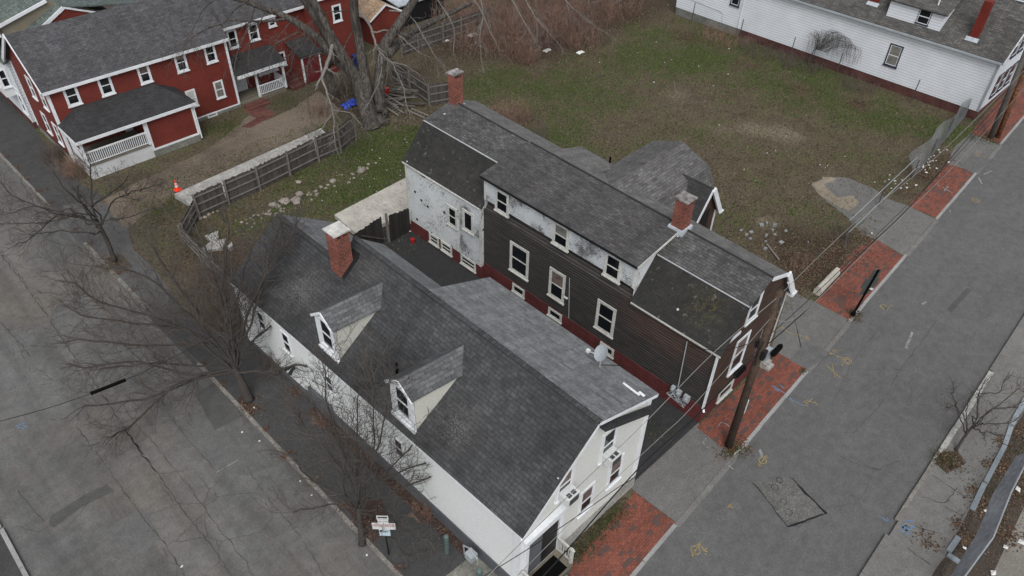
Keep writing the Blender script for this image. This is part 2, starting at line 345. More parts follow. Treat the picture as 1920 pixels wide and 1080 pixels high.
M['curtain'] = m_plain('rosy_curtain', (.13,.10,.09), .5, amt=.4, fine=4, famt=.4)
M['flash'] = m_plain('roof_metal_strip', (.40,.42,.43), .5, .4)
M['flash_dark'] = m_plain('tar', (.010,.010,.011), .6)
M['flash_grey'] = m_plain('lead_flashing', (.33,.36,.39), .5, amt=.3, fine=5, famt=.3)
M['cap'] = m_plain('chimney_cap', (.50,.49,.46), .7, amt=.3, fine=4, famt=.3)
M['cap_grey'] = m_plain('slate_chimney_cap', (.20,.185,.18), .7, amt=.5, fine=4, famt=.6)
M['fence'] = m_boards('weathered_fence_board', (.095,.085,.078), (.055,.048,.045), .14)
M['fence_dark'] = m_boards('dark_fence_board', (.035,.032,.030), (.018,.017,.016), .14)
M['rail'] = m_plain('weathered_rail', (.150,.138,.125), .9, fine=9, famt=.3)
M['deck'] = m_boards('deck_board', (.20,.18,.14), (.12,.105,.085), .14, along='v')
M['deck_red'] = m_boards('red_deck_board', (.11,.04,.035), (.08,.03,.028), .14)
M['bark'] = m_plain('bark', (.042,.037,.033), .95, fine=12, famt=.4)
M['twig'] = m_plain('twig_bark', (.070,.061,.055), .95)
def _barkbig():
    t = NT('old_grey_bark', .95, .15); p = t.pos()
    c = t.ramp(t.noise(t.map(p, (7,7,1.1)), 1.0, 6, .8, .4), [(.36,(.014,.012,.011)),(.5,(.062,.055,.049)),(.64,(.125,.113,.102))])
    t.bump(t.noise(t.map(p, (9,9,1.4)), 1.0, 6, .75, .3), .8, .06); return t.out(c)
M['bark_big'] = _barkbig()
M['bark_pale'] = m_plain('pale_dead_bark', (.155,.145,.132), .95, fine=10, famt=.3)
M['brush'] = m_plain('red_brown_stem', (.19,.120,.092), .95, amt=.3, fine=2, famt=.4, big=.4)
M['brush_grey'] = m_plain('grey_stem', (.105,.084,.075), .95, amt=.3)
M['pole'] = m_plain('creosote_pole', (.055,.038,.028), .9, fine=8, famt=.4, amt=.3)
M['pole_rust'] = m_plain('rusty_pole', (.13,.060,.030), .9, fine=6, famt=.6, amt=.5, big=1.5)
M['pole_grey'] = m_plain('grey_pole', (.085,.080,.072), .9, fine=8, famt=.3)
M['black'] = m_plain('black_rubber', (.004,.004,.004), .95, .05)
M['black_metal'] = m_plain('black_metal', (.010,.010,.011), .5, .4)
M['grey_metal'] = m_plain('galvanised_metal', (.32,.34,.35), .45, .5, metal=.4)
M['dull_metal'] = m_plain('dull_post_metal', (.045,.048,.052), .6, .4)
M['sign_back'] = m_plain('sign_back', (.050,.060,.055), .5, .4)
M['sign_white'] = m_plain('sign_white', (.50,.50,.50), .5)
M['sign_blue'] = m_plain('sign_pale_blue', (.40,.50,.54), .5)
M['ink'] = m_plain('sign_ink', (.012,.012,.015), .6)
M['ink_red'] = m_plain('sign_red_ink', (.22,.05,.05), .6)
M['plastic_white'] = m_plain('white_plastic', (.52,.53,.53), .5, .4, amt=.08)
M['plastic_grey'] = m_plain('grey_plastic', (.30,.33,.35), .5, .4)
M['orange'] = m_plain('orange_plastic', (.75,.045,.015), .5, .4, amt=.05)
M['red_plastic'] = m_plain('red_plastic', (.35,.012,.012), .45, .4)
M['blue_plastic'] = m_plain('blue_plastic', (.012,.03,.14), .5, .4)
M['tarp'] = m_plain('blue_tarp', (.02,.06,.42), .5, .4)
M['green_metal'] = m_plain('green_painted_steel', (.075,.11,.105), .6, .4, fine=8, famt=.3)
M['yellow_paint'] = m_plain('yellow_marking_paint', (.27,.20,.085), .9, fine=9, famt=.35)
M['blue_paint'] = m_plain('blue_marking_paint', (.11,.18,.29), .9, fine=9, famt=.3)
M['white_paint'] = m_plain('faint_white_paint', (.20,.20,.195), .9, fine=5, famt=.5)
M['cable'] = m_plain('cable', (.010,.010,.011), .7)
M['cable_pale'] = m_plain('pale_cable', (.20,.20,.19), .6)
M['wire'] = m_plain('grey_wire', (.17,.18,.185), .6, .4)
M['litter'] = m_plain('litter_paper', (.55,.55,.53), .8, amt=.2)
M['leaf'] = m_vcol('dead_leaves')
M['grass'] = m_vcol('grass_blades')
M['stone'] = m_plain('field_stone', (.25,.22,.19), .9, amt=.3, fine=6, famt=.3)
M['red_door'] = m_plain('red_door', (.12,.018,.022), .7)
M['door_white'] = m_plain('white_door', (.48,.52,.54), .5)
def _yard():
    t = NT('yard_ground', .95, .1); p = t.pos()
    g = t.node('ShaderNodeVertexColor', layer_name='Col').outputs[0]; s = t.sep(g)
    fine = t.noise(p, 3.0, 5, .85); mid = t.noise(p, .8, 8, .8); sp = t.noise(p, 6.5, 3, .85); sp2 = t.noise(t.map(p, loc=(31,4,0)), 5.5, 3, .85)
    gk = t.math('ADD', s[0], t.math('MULTIPLY', t.math('SUBTRACT', mid, .5), 2.4))
    gk = t.math('ADD', gk, t.math('MULTIPLY', t.math('SUBTRACT', fine, .5), 2.6))
    brown = t.mix(t.step(mid, .38, .62), (.060,.048,.032), (.110,.092,.062))
    brown = t.mix(t.step(t.math('ADD', s[1], t.math('MULTIPLY', t.math('SUBTRACT', fine, .5), 2.0)), .35, .75), brown, (.170,.145,.105))
    brown = t.mix(t.step(t.math('ADD', s[2], t.math('MULTIPLY', t.math('SUBTRACT', mid, .5), 1.5)), .25, .8), brown, (.045,.030,.022))
    green = t.mix(t.step(fine, .35, .65), (.032,.045,.013), (.068,.086,.028))
    c = t.mix(t.step(gk, .36, .60), brown, green)
    c = t.mix(t.math('MULTIPLY', t.step(sp, .53, .60), .6), c, (.140,.120,.085))
    c = t.mix(t.math('MULTIPLY', t.step(sp2, .47, .40), .8), c, (.014,.013,.008))
    t.bump(fine, .8, .06); return t.out(c)
M['yard'] = _yard()
M['screen'] = m_plain('windscreen_fabric', (.27,.28,.295), .8, amt=.2, fine=3, famt=.25)
M['block_pale'] = m_plain('pale_block', (.40,.38,.33), .9, fine=7, famt=.2)
M['lad'] = m_plain('pale_ladder', (.22,.20,.18), .9)
M['sh_black_u2'] = m_shingle('dormer_weathered_shingles', (0.066,0.065,0.066), (0.044,0.041,0.042), .36, .16, (0.027,0.026,0.026), .014, stain=.15, dark=None)
M['siding_white_h'] = m_clap('white_porch_siding', (.52,.53,.54), .13, .3)
def _pad():
    t = NT('stained_concrete', .9, .2); p = t.pos()
    c = t.vary((.38,.36,.32), p, .9, .2, 9, .15)
    for sc, rot in ((1.0,.3),(1.3,1.4),(1.1,2.4)):
        k = t.noise(t.map(p, (11*sc,1.6,1), rot=(0,0,rot)), 1.0, 4, .75, .4); c = t.mix(t.math('MULTIPLY', t.step(k, .60, .66), .75), c, (.06,.05,.045))
    return t.out(c)
M['pad'] = _pad()
# ================================================================== GROUND
def jag(pts, step=.25, amp=.05):
    out = []
    for a, c in zip(pts, pts[1:]):
        n = max(1, int(math.dist(a, c)/step))
        for i in range(n):
            t = i/n; out.append((a[0]+(c[0]-a[0])*t+RNG.uniform(-amp,amp), a[1]+(c[1]-a[1])*t+RNG.uniform(-amp,amp)))
    out.append(pts[-1]); return out
def YR(x): return 7.10+0.0495*(x-14.86)        # house-side kerb of the narrow street
def XL(y): return 7.90-0.0155*(y-14)           # house-side kerb of the wide street
def YF(x): return 0.69+0.036*(x-21.5)          # far kerb of the narrow street
b = MB(); b.sheet([(-300,-300),(400,-300),(400,400),(-300,400)], -0.12)
road = struct(b.build('road', M['road_left']))
b = MB(); b.sheet([(8.6,YF(8.6)-3),(300,YF(300)-3),(300,YR(300)+.1),(8.6,YR(8.6)+.1)], -0.114)
road2 = struct(b.build('side_road', M['road_right']))
b = MB(); b.prism([(XL(6.8)+.15,YR(8)+.15),(200,YR(200)+.15),(200,200),(XL(200)+.15,200)], -.5, -.004)
struct(b.build('ground', M['soil']))
# yard surface with a grass / bare / leaf-mould mask
BL = [ # (x, y), radius, green
 ((57.31, 41.45),6,.75),((42.70, 42.50),3.5,.7),((46.36, 37.85),4,.75),((55.39, 36.82),5,.5),((62.55, 35.95),5,.65),((60.73, 29.07),4,.7),((60.14, 22.10),4,.75),((60.58, 16.78),3.2,.9),((62.26, 26.25),3,.6),
 ((39.00, 44.50),3,.6),((38.75, 35.54),4,.35),((46.27, 25.35),2,.3),((41.55, 35.29),3,.35),((39.94, 18.43),1.6,.35),((41.92, 22.80),1.5,.3),((29.78, 42.07),3,.85),((26.02, 40.34),3,.8),((20.66, 37.16),2.6,.8),((17.79, 39.00),1.6,.5),((23.69, 37.79),2.4,.85),((22.32, 40.88),2,.5),
 ((15.93, 39.13),1.4,.5),((12.54, 44.69),1.4,.6),((15.40, 41.22),1.2,.6),((26.78, 51.73),1.3,.7),((21.26, 51.50),1.2,.6),((27.73, 39.76),2,.8),((62.25, 12.37),1.5,.7)]
SB = [((51.92, 27.67),3,.2),((51.67, 22.60),2.4,.5),((51.25, 31.45),1.8,.6),((51.86, 21.32),1.5,.8),((46.35, 21.65),2.5,.35),((48.85, 28.65),3,.3),((50.80, 23.97),1.2,.5),((40.46, 16.32),1.2,.9),((48.22, 25.21),2,.4),((47.05, 32.10),2.5,.3),((49.01, 16.27),1.2,.6)]
LM = [((51.38, 48.41),7,.9),((58.23, 47.63),6,.8),((47.56, 51.80),5,.9),((61.53, 37.69),2.2,.8),((60.61, 30.64),1.0,.4),((59.91, 24.93),1.4,.7),((65.14, 46.31),5,.8),((61.04, 20.65),1.3,.6),((12.04, 32.98),3.5,.7),((14.95, 35.57),2.5,.5),((11.91, 38.41),2.4,.5),((39.35, 37.89),2.2,.5),
 ((40.42, 11.77),2.2,1.0),((37.75, 12.84),2,.9),((40.19, 14.99),2,.7),((32.23, 48.04),4,.8),((47.10, 11.79),1,.9),((56.97, 11.88),1.5,.9),((53.88, 11.77),1.5,.9),((30.31, 49.78),2.5,.6),((38.63, 48.95),4,.5),((37.87, 18.73),2,.3),((22.86, 40.38),1.4,.5),((61.25, 19.82),1,.6),((61.25, 33.89),1.2,.6)]
def mask(x, y):
    def acc(L):
        s = 0
        for (c, r, k) in L:
            d = ((x-c[0])**2+(y-c[1])**2)/(r*r)
            if d < 6: s += k*math.exp(-d)
        return min(1, s)
    n = noise.fractal(Vector((x*.22, y*.22, 3)), 1, 2, 4)*.22
    g = max(0, min(1, .24+acc(BL)*.5+n*1.6-acc(LM)*.5-acc(SB)*.2))
    return g, max(0, min(1, acc(SB)*.75+n*1.2)), max(0, min(1, acc(LM)*.8+n))
b = MB(); NX, NY = 140, 140; xs = [8.12+(76-8.12)*i/NX for i in range(NX+1)]; vals = []
for j in range(NY+1):
    for x in xs:
        y0 = YR(x)+.18; y = y0+(80-y0)*j/NY
        b.v.append((x, y, 0.0)); vals.append(mask(x, y))
b.f = [(j*(NX+1)+i, j*(NX+1)+i+1, (j+1)*(NX+1)+i+1, (j+1)*(NX+1)+i) for j in range(NY) for i in range(NX)]
yard = b.build('lawn_ground', M['yard']); struct(yard)
ca = yard.data.color_attributes.new('Col', 'FLOAT_COLOR', 'POINT')
ca.data.foreach_set('color', np.array([(g, s, m, 1) for g, s, m in vals], dtype=float).ravel())
def sheet(name, pts, mat, z=.004): 
    b = MB(); b.sheet(pts, z); return struct(b.build(name, mat))
# ---- pavements of the wide street
def LE(y, o=.16): return (XL(y)+o, y)
sheet('pavement', [LE(60), LE(47.5), (8.09, 49.22), (10.48, 48.10), (9.88, 51.00), (9.94, 55.90), (10.41, 61.40), (10.72, 69.41), (9.4,70), (XL(70)+.16,70)], M['walk_dark'], .006)
sheet('pavement', [LE(49),LE(33), (9.20, 35.65), (9.49, 38.94), (9.40, 41.61), (10.11, 44.15), (10.23, 48.33), (8.09, 49.22)], M['walk'], .004)
sheet('pavement', [LE(34), LE(8.0,.2), (10.9,8.6), (10.9,30.2), (9.05, 32.23), (9.11, 34.81), (9.26, 36.54)], M['walk_dark'], .008)
sheet('concrete_slab', [(9.16, 12.43), (11.28, 12.35), (10.9,11.4), (10.9,8.2), (8.6,8.2)], M['concrete_dark'], .012)
sheet('tree_pit', [(8.21, 26.68), (8.52, 25.29), (7.78, 25.22), (7.72, 26.43)], M['mulch_red'], .012)
sheet('tree_pit', [(8.25, 17.98), (9.65, 17.12), (9.08, 15.85), (8.04, 15.57)], M['mulch_red'], .012)
sheet('tree_pit', [(7.48, 41.99), (8.68, 41.64), (8.69, 40.03), (7.51, 39.73)], M['soil'], .012)
sheet('planting_strip', [(10.0,23.6),(10.9,23.6),(10.9,12.2),(10.45,12.2)], M['mulch_red'], .014)
# ---- driveway of dirt, brick path
sheet('dirt_driveway', jag([(10.15, 48.15), (10.04, 43.99), (13.98, 45.54), (17.63, 45.67), (26.18, 46.67), (29.00, 47.90), (29.56, 51.73), (26.06, 50.58), (23.77, 50.33), (23.02, 51.82), (19.75, 49.95), (17.62, 49.34), (14.89, 48.84), (12.50, 48.58), (10.15, 48.15)], .6, .12)[:-1], M['dirt'], .006)
sheet('brick_path', [(23.20, 52.94), (24.96, 53.38), (24.73, 51.54), (24.81, 50.65), (22.23, 50.05), (21.78, 50.68), (23.30, 51.10)], M['brick_path'], .012)
# ---- house-side pavements of the narrow street
def RE(x, o=.16): return (x, YR(x)+o)
sheet('brick_pavement', [(18.04, 9.62), (18.04, 7.39), (16.3,YR(16.3)+.16), (8.9,YR(8.9)+.16), (9.2,8.4), (13.21, 9.21), (17.00, 9.45)], M['brick_walk'], .008)
sheet('grass_verge', [(18.04, 9.62), (17.00, 9.45), (13.21, 9.21), (12.8,9.1), (12.8,9.95), (18.1,9.95)], M['yard'], .006)
sheet('driveway_apron', [(18.04, 9.62), (18.15,10.1), (23.35,9.9), (22.97, 8.54), (22.96, 7.61), RE(22.9), RE(18.1)], M['apron'], .004)
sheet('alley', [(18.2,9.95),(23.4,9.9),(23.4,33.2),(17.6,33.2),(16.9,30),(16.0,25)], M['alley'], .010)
sheet('brick_pavement', [(23.08, 9.80), (29.2,9.75), (29.7,9.6), (30.46, 9.95), (30.50, 8.03), RE(30.2), RE(23.2), (22.96, 7.61), (22.97, 8.54)], M['brick_walk'], .008)
sheet('driveway_apron', [(30.46, 9.95), (29.6,9.8), (35.45, 11.95), (35.70, 10.37), (35.71, 8.39), RE(35.3), RE(30.4), (30.50, 8.03)], M['apron'], .004)
sheet('asphalt_patch', [(30.43, 9.00), (32.38, 9.08), (32.50, 7.75), (30.49, 7.99)], M['patch_mid'], .009)
sheet('brick_pavement', [(35.70, 10.37), (35.71, 8.39), RE(35.6), RE(43.7), (44.12, 10.71), (41.92, 11.11), (38.85, 10.77)], M['brick_walk'], .008)
sheet('driveway_apron', [(44.12, 10.71), RE(43.8), RE(49.2), (49.37, 10.96), (49.15, 12.29), (49.70, 13.40), (49.59, 15.54), (48.38, 16.56), (46.85, 16.76), (45.77, 15.16), (45.04, 13.04), (43.89, 11.54)], M['apron'], .006)
sheet('sand_patch', jag([(46.85, 16.76), (48.38, 16.56), (49.17, 15.74), (48.29, 15.89), (47.42, 16.05), (46.82, 14.80), (47.70, 13.99), (47.18, 13.42), (45.79, 13.34), (45.65, 13.81), (45.95, 15.26), (46.85, 16.76)], .35, .12)[:-1], M['sand'], .012)
sheet('brick_pavement', [(49.37, 10.96), RE(49.4), RE(57.1), (56.88, 11.26), (53.26, 10.93), (51.20, 11.01)], M['brick_walk'], .008)
sheet('driveway_apron', [(56.88, 11.26), RE(57.3), RE(62.7), (62.89, 11.79), (59.85, 11.84)], M['apron'], .004)
sheet('asphalt_patch', [(57.24, 10.43), (60.10, 10.55), (59.90, 9.19), (56.95, 9.33)], M['patch_mid'], .009)
sheet('brick_pavement', [(62.89, 11.79), RE(62.9), RE(90), (90,13.5), (66,12.1)], M['brick_walk'], .008)
# ---- kerbs (granite bars between pavement and road)
def kerb(p0, p1, inner, mat, w=.16, drop=0):
    p0 = Vector(p0); p1 = Vector(p1); d = (p1-p0).normalized(); t = Vector((-d.y, d.x))*(w if inner > 0 else -w)
    L = (p1-p0).length; n = max(1, round(L/2.4)); b = MB()
    for i in range(n):
        a = p0+d*(L*i/n+.012); c = p0+d*(L*(i+1)/n-.012); o = t*RNG.uniform(-.06,.06)
        b.prism([tuple(a+o), tuple(c+o), tuple(c+t+o), tuple(a+t+o)], -.3, RNG.uniform(.010,.022)-drop)
    return struct(b.build('kerb', mat))
kerb((8.6,YR(8.6)), (18.0,YR(18.0)), 1, M['granite'])
kerb((23.0,YR(23.0)), (30.4,YR(30.4)), 1, M['granite'])
kerb((35.6,YR(35.6)), (44.0,YR(44.0)), 1, M['granite'])
kerb((49.3,YR(49.3)), (57.2,YR(57.2)), 1, M['granite'])
kerb((62.9,YR(62.9)), (95,YR(95)), 1, M['granite'])
kerb((XL(8),8), (XL(30.2),30.2), -1, M['granite_old'], .17)
kerb((XL(36),36), (XL(44.3),44.3), -1, M['granite_old'], .2)
kerb((XL(49.7),49.7), (XL(75),75), -1, M['granite_old'], .17)
def ramp(p0, p1, inner, mat):
    p0 = Vector((*p0,0)); p1 = Vector((*p1,0)); d = (p1-p0).normalized(); t = Vector((-d.y,d.x,0))*(1 if inner > 0 else -1)
    b = MB(); q = [p0+t*.17, p1+t*.17, p1-t*.1, p0-t*.1]
    b.add([(q[0].x,q[0].y,.002),(q[1].x,q[1].y,.002),(q[2].x,q[2].y,-.118),(q[3].x,q[3].y,-.118)], [(0,1,2,3) if inner < 0 else (3,2,1,0)])
    return struct(b.build('kerb_ramp', mat))
for a, c in ((18.0,23.0),(30.4,35.6),(44.0,49.3),(57.2,62.9)): ramp((a,YR(a)), (c,YR(c)), 1, M['apron'])
ramp((XL(30.2),30.2), (XL(36),36), -1, M['walk_dark']); ramp((XL(44.3),44.3), (XL(49.7),49.7), -1, M['walk'])
# ---- across the narrow street
b = MB(); b.prism([(9.5,YF(9.5)-.15),(200,YF(200)-.15),(200,-120),(9.5,-120)], -.5, -.004); struct(b.build('ground', M['soil']))
def FE(x, o=-.15): return (x, YF(x)+o)
sheet('pavement', [FE(12), FE(160), (160,2.3), (36.5,-1.0), (30.56, -1.13), (25.12, -1.46), (24.2,-1.4), (12,-1.9)], M['walk_light'], .004)
for pts in ([(28.71, 0.64),(28.59, -0.44),(28.72, -1.14)],[(27.21, 0.50),(27.53, -0.38),(28.82, -0.46)],[(27.39, -0.44),(27.50, -1.10)],[(25.51, 0.08),(25.89, -0.81)],[(24.26, -0.12),(24.15, -1.19)],[(26.74, -1.28),(27.81, -1.21)]):
    b = MB(); b.strip(jag(pts), .03, .010, .5); struct(b.build('pavement_crack', M['crack']))
sheet('tree_pit', [(30.18, 0.89), (30.95, 0.37), (30.54, -0.21), (29.26, 0.19), (29.44, 0.84)], M['soil'], .012)
sheet('gravel_lot', [(24.6,-3.2),(60,-1.5),(60,-30),(18,-30),(18,-3.4)], M['gravel'], .004)
kerb((25.2,YF(25.2)), (29.6,YF(29.6)), -1, M['granite_old'], .16)
kerb((29.7,YF(29.7)), (37.5,YF(37.5)), -1, M['concrete'], .24)
kerb((37.6,YF(37.6)), (90,YF(90)), -1, M['walk_light'], .16)
kerb((12,YF(12)), (24.2,YF(24.2)), -1, M['walk_light'], .16)
for p, q in (((28.10, -1.38),(29.95, -1.23)),((30.05, -1.24),(32.89, -1.10)),((32.98, -1.09),(34.35, -0.89)),((34.48, -0.88),(36.97, -0.78)),((25.30, -1.46),(26.30, -1.49)),((25.14, -1.48),(25.12, -2.19))):
    b = MB(); a = Vector(p); c = Vector(q); d = (c-a).normalized(); t = Vector((-d.y,d.x))*.11
    b.prism([tuple(a+t*RNG.uniform(.8,1.2)), tuple(c+t*RNG.uniform(.8,1.2)), tuple(c-t), tuple(a-t)], -.1, .08); struct(b.build('edging_stone', M['bluestone']))
# ---- far side of the wide street
b = MB(); b.prism([(-2.85,-100),(-2.85,200),(-100,200),(-100,-100)], -.5, -.004); struct(b.build('ground', M['walk_dark']))
kerb((-2.7,10), (-2.7,27.0), 1, M['granite'], .17); kerb((-2.72,27.1), (-2.72,70), 1, M['concrete'], .17)
# ---- cracks, patches and paint on the road surfaces (children of the road they lie on)
def cracks(parent, z, L, name='crack'):
    for pts, w in L:
        b = MB(); b.strip(jag(pts), w*.62, z, .75); b.build(name, M['crack'], parent)
M['patch_rough'] = m_asphalt('rough_patch_asphalt', (.118,.116,.110), (.085,.084,.080), .9, .5, grain=12)
OFF[road] = Vector((0,0,0)); OFF[road2] = Vector((0,0,0))
cracks(road, -.112, [
 ([(3.63, 47.21),(3.61, 41.84),(3.57, 38.54)],.03), ([(3.46, 46.66),(3.51, 43.22),(3.47, 39.82),(3.36, 36.48),(3.34, 31.63),(3.24, 29.41),(3.15, 26.89),(3.18, 25.44)],.06),
 ([(3.24, 28.82),(3.20, 28.25),(3.20, 27.69),(3.19, 26.98),(3.19, 26.65)],.13),([(3.20, 26.44),(3.19, 24.92),(3.15, 22.80),(3.16, 19.99),(3.14, 18.23)],.05), ([(3.71, 28.95),(3.88, 24.78),(3.82, 21.25),(3.86, 18.65),(3.75, 17.63)],.035),
 ([(1.64, 30.26),(1.68, 25.90),(1.74, 23.78),(1.85, 22.09),(1.79, 19.37)],.045), ([(1.49, 40.50),(1.70, 36.71)],.05), ([(1.55, 38.20),(1.36, 35.73)],.03),([(1.70, 36.71),(2.76, 37.05)],.02),
 ([(5.09, 28.09),(5.05, 26.36),(5.17, 23.54)],.025), ([(4.01, 40.53),(5.85, 40.70)],.02),([(4.63, 45.21),(4.79, 42.68)],.02),([(6.28, 22.88),(6.09, 20.73),(6.10, 18.19),(5.82, 15.81)],.03),
 ([(-0.62, 25.33),(0.56, 26.02),(1.71, 26.25)],.03),([(-1.31, 25.82),(0.07, 25.94),(1.17, 25.81)],.03),([(6.93, 23.08),(6.44, 18.73)],.015),([(-1.63, 28.68),(-1.37, 26.23)],.03),([(-2.35, 26.82),(-1.64, 25.79),(-0.74, 26.16)],.02)])
for pz, (pts, m) in enumerate((([(-1.04, 26.27),(0.36, 26.40),(1.34, 26.22),(1.39, 25.67),(0.01, 25.80),(-1.15, 25.66),(-1.29, 25.98)],'patch_dark'),
               ([(5.40, 27.34),(6.73, 27.23),(6.64, 25.50),(6.47, 22.29),(7.33, 21.88),(7.37, 20.84),(5.13, 23.46)],'patch_mid'),
               ([(6.67, 28.47),(8.34, 28.62),(8.06, 25.50),(6.20, 25.70)],'patch_dark'),
               ([(3.60, 39.39),(5.57, 40.00),(5.77, 36.47),(3.47, 36.39)],'patch_mid'),
               ([(0.46, 24.12),(1.86, 24.03),(1.85, 22.09),(0.59, 21.81)],'patch_mid'))):
    b = MB(); b.sheet(jag(pts+[pts[0]], .5, .05)[:-1], -.1185+.001*pz); b.build('patch', M[m], road)
cracks(road2, -.108, [
 ([(32.70, 6.05),(34.26, 4.58)],.03), ([(34.26, 4.58),(34.62, 3.45)],.02),
 ([(23.91, 5.11),(23.35, 3.06)],.07), ([(23.35, 3.06),(22.37, 3.45),(21.51, 3.92)],.05), ([(21.51, 3.92),(22.05, 5.24),(22.36, 6.11)],.03),([(22.63, 3.47),(21.91, 3.58),(21.66, 3.96)],.02),
 ([(26.63, 4.28),(26.75, 3.53),(27.32, 2.50),(28.48, 2.00)],.04), ([(25.44, 5.84),(25.52, 4.37)],.02), ([(39.40, 4.80),(34.26, 4.58),(30.95, 4.21),(28.38, 4.35)],.03),
 ([(36.90, 6.84),(32.94, 6.62),(29.18, 5.89)],.02),([(27.05, 2.63),(25.45, 2.37)],.02),([(26.79, 3.29),(27.23, 2.46),(28.03, 1.29)],.015),([(48.23, 3.04),(38.39, 2.84)],.015),([(18.63, 6.86),(22.45, 6.03)],.012)])
b = MB(); b.sheet([(23.91, 5.11),(23.35, 3.06),(21.51, 3.92),(22.36, 6.11),(23.05, 5.85)], -.111); b.build('patch', M['patch_rough'], road2)
for pts, w in (([(23.91, 5.11),(23.72, 4.46),(23.49, 3.68),(23.35, 3.06)],.09),([(23.35, 3.06),(22.82, 3.32),(22.31, 3.55),(21.51, 3.92)],.06),([(21.51, 3.92),(21.83, 4.71),(22.25, 5.63),(22.35, 6.20)],.035)):
    b = MB(); b.strip(jag(pts,.25,.03), w, -.1065, .6); b.build('crack', M['flash_dark'], road2)
b = MB(); b.sheet([(40.90, 4.79),(43.72, 4.72),(43.71, 4.46),(40.82, 4.49)], -.111); b.build('patch', M['patch_dark'], road2)
for (c, r) in (((22.89, 5.37),.16),((23.39, 5.41),.14),((22.50, 4.70),.15),((22.19, 4.26),.16)):
    b = MB(); b.strip([(c[0]+r*math.cos(t/10*6.28), c[1]+r*math.sin(t/10*6.28)) for t in range(11)], .04, -.107, .5); b.build('crack', M['crack'], road2)
def paint(parent, z, mat, L, w=.038):
    b = MB()
    for p in L: b.strip(p, w, z, .25)
    return b.build('paint_marking', mat, parent)
YP, BP, WP = M['yellow_paint'], M['blue_paint'], M['white_paint']
Z2 = -.108
def ring(c, r, n=9, a0=0, a1=6.28): return [(c[0]+r*math.cos(a0+(a1-a0)*i/n), c[1]+r*math.sin(a0+(a1-a0)*i/n)) for i in range(n+1)]
paint(road2, Z2, YP, [[(17.26, 6.00),(17.59, 6.02),(17.64, 6.14)],[(17.26, 6.00),(17.45, 6.05)],[(17.59, 6.05),(18.05, 6.09)],ring((17.69, 6.06),.2),[(17.94, 6.16),(18.12, 6.12),(18.00, 6.03)],[(18.01, 5.99),(17.99, 5.81),(18.11, 5.76)],[(17.92, 5.87),(17.96, 5.73),(18.00, 5.66)],[(17.82, 5.69),(17.87, 5.62)]])
paint(road2, Z2, YP, [[(20.41, 6.26),(20.71, 6.27),(20.64, 6.11)],[(20.56, 6.33),(20.57, 6.06)]])
paint(road2, Z2, YP, [[(23.34, 6.50),(24.15, 6.56)],[(23.50, 6.60),(23.34, 6.50),(23.50, 6.43)],[(24.00, 6.62),(24.19, 6.56),(24.05, 6.45)],ring((23.78, 6.54),.18)])
paint(road2, Z2, YP, [ring((32.77, 6.84),.24),ring((32.77, 6.84),.13),[(32.44, 6.89),(32.09, 6.89),(32.30, 6.91)],[(32.77, 7.00),(32.77, 7.33),(32.70, 7.45)],[(32.70, 7.45),(32.63, 7.29)],[(32.64, 7.73),(32.75, 7.57)],[(32.71, 7.83),(32.58, 7.67),(32.53, 7.77)],[(32.87, 7.78),(33.17, 7.66),(32.82, 7.67),(33.04, 7.50)],[(33.20, 7.58),(33.25, 7.42)],[(31.65, 7.42),(31.34, 6.51)],[(32.01, 7.34),(31.17, 6.72)]])
paint(road2, Z2, YP, [[(28.42, 7.00),(28.74, 6.94),(28.40, 6.87),(28.96, 6.82)],[(28.72, 6.81),(28.82, 6.57),(28.90, 6.73),(28.77, 6.42)],[(28.30, 6.87),(28.42, 6.76)]])
paint(road2, Z2, YP, [[(38.29, 7.56),(38.18, 7.28),(38.54, 7.19)],[(38.63, 7.42),(38.23, 7.11)],[(38.63, 7.23),(38.95, 7.12)],ring((38.36, 7.43),.2)])
paint(road2, Z2, YP, [ring((53.75, 7.95),.26),ring((53.75, 7.95),.13)])
paint(road2, Z2, BP, [[(28.08, 7.71),(28.23, 6.89)],[(28.08, 7.71),(28.21, 7.54)],[(24.92, 1.37),(24.97, 0.96)],[(24.86, 1.10),(24.97, 0.96),(25.10, 1.09)]])
paint(road2, Z2, WP, [[(23.47, 7.47),(25.26, 7.77),(26.97, 7.75),(28.08, 7.80),(29.60, 8.21)],[(23.92, 6.65),(24.13, 6.84),(24.25, 6.97)],[(40.24, 5.98),(40.65, 5.90)],[(56.94, 8.95),(56.24, 8.46)],[(57.58, 8.84),(58.55, 8.63)],[(36.03, 5.07),(37.53, 5.37)]], .12)
paint(road, -.108, BP, [[(-0.43, 32.41),(-0.04, 32.30)],[(-0.44, 32.24),(-0.27, 32.17),(-0.22, 31.90)],[(-0.16, 32.23),(-0.09, 32.00)]], .06)
paint(road, -.108, WP, [[(5.13, 23.46),(6.16, 23.40)],[(6.22, 49.34),(6.19, 47.26)]], .05)
bp = [o for o in bpy.data.objects if o.name.startswith('brick_pavement')]
pv = [o for o in bpy.data.objects if o.name.startswith('pavement')]
ap = [o for o in bpy.data.objects if o.name.startswith('driveway_apron')]
def at_paint(o, z, m, L, w=.05): OFF[o] = Vector((0,0,0)); return paint(o, z, m, L, w)
at_paint(ap[1], .013, YP, [[(32.39, 10.69),(32.30, 10.07),(32.54, 9.55),(32.66, 9.04)],[(32.72, 9.33),(32.66, 9.04),(32.48, 9.16)],[(32.39, 10.69),(32.20, 10.51)]])
at_paint(bp[1], .014, BP, [[(28.16, 8.67),(28.15, 7.93)],[(28.04, 8.48),(28.04, 8.23)],[(28.47, 8.42),(28.44, 8.15)]], .06)
at_paint(bp[1], .014, WP, [[(23.86, 9.10),(24.20, 9.14),(24.30, 8.90),(24.26, 8.72)]], .05)
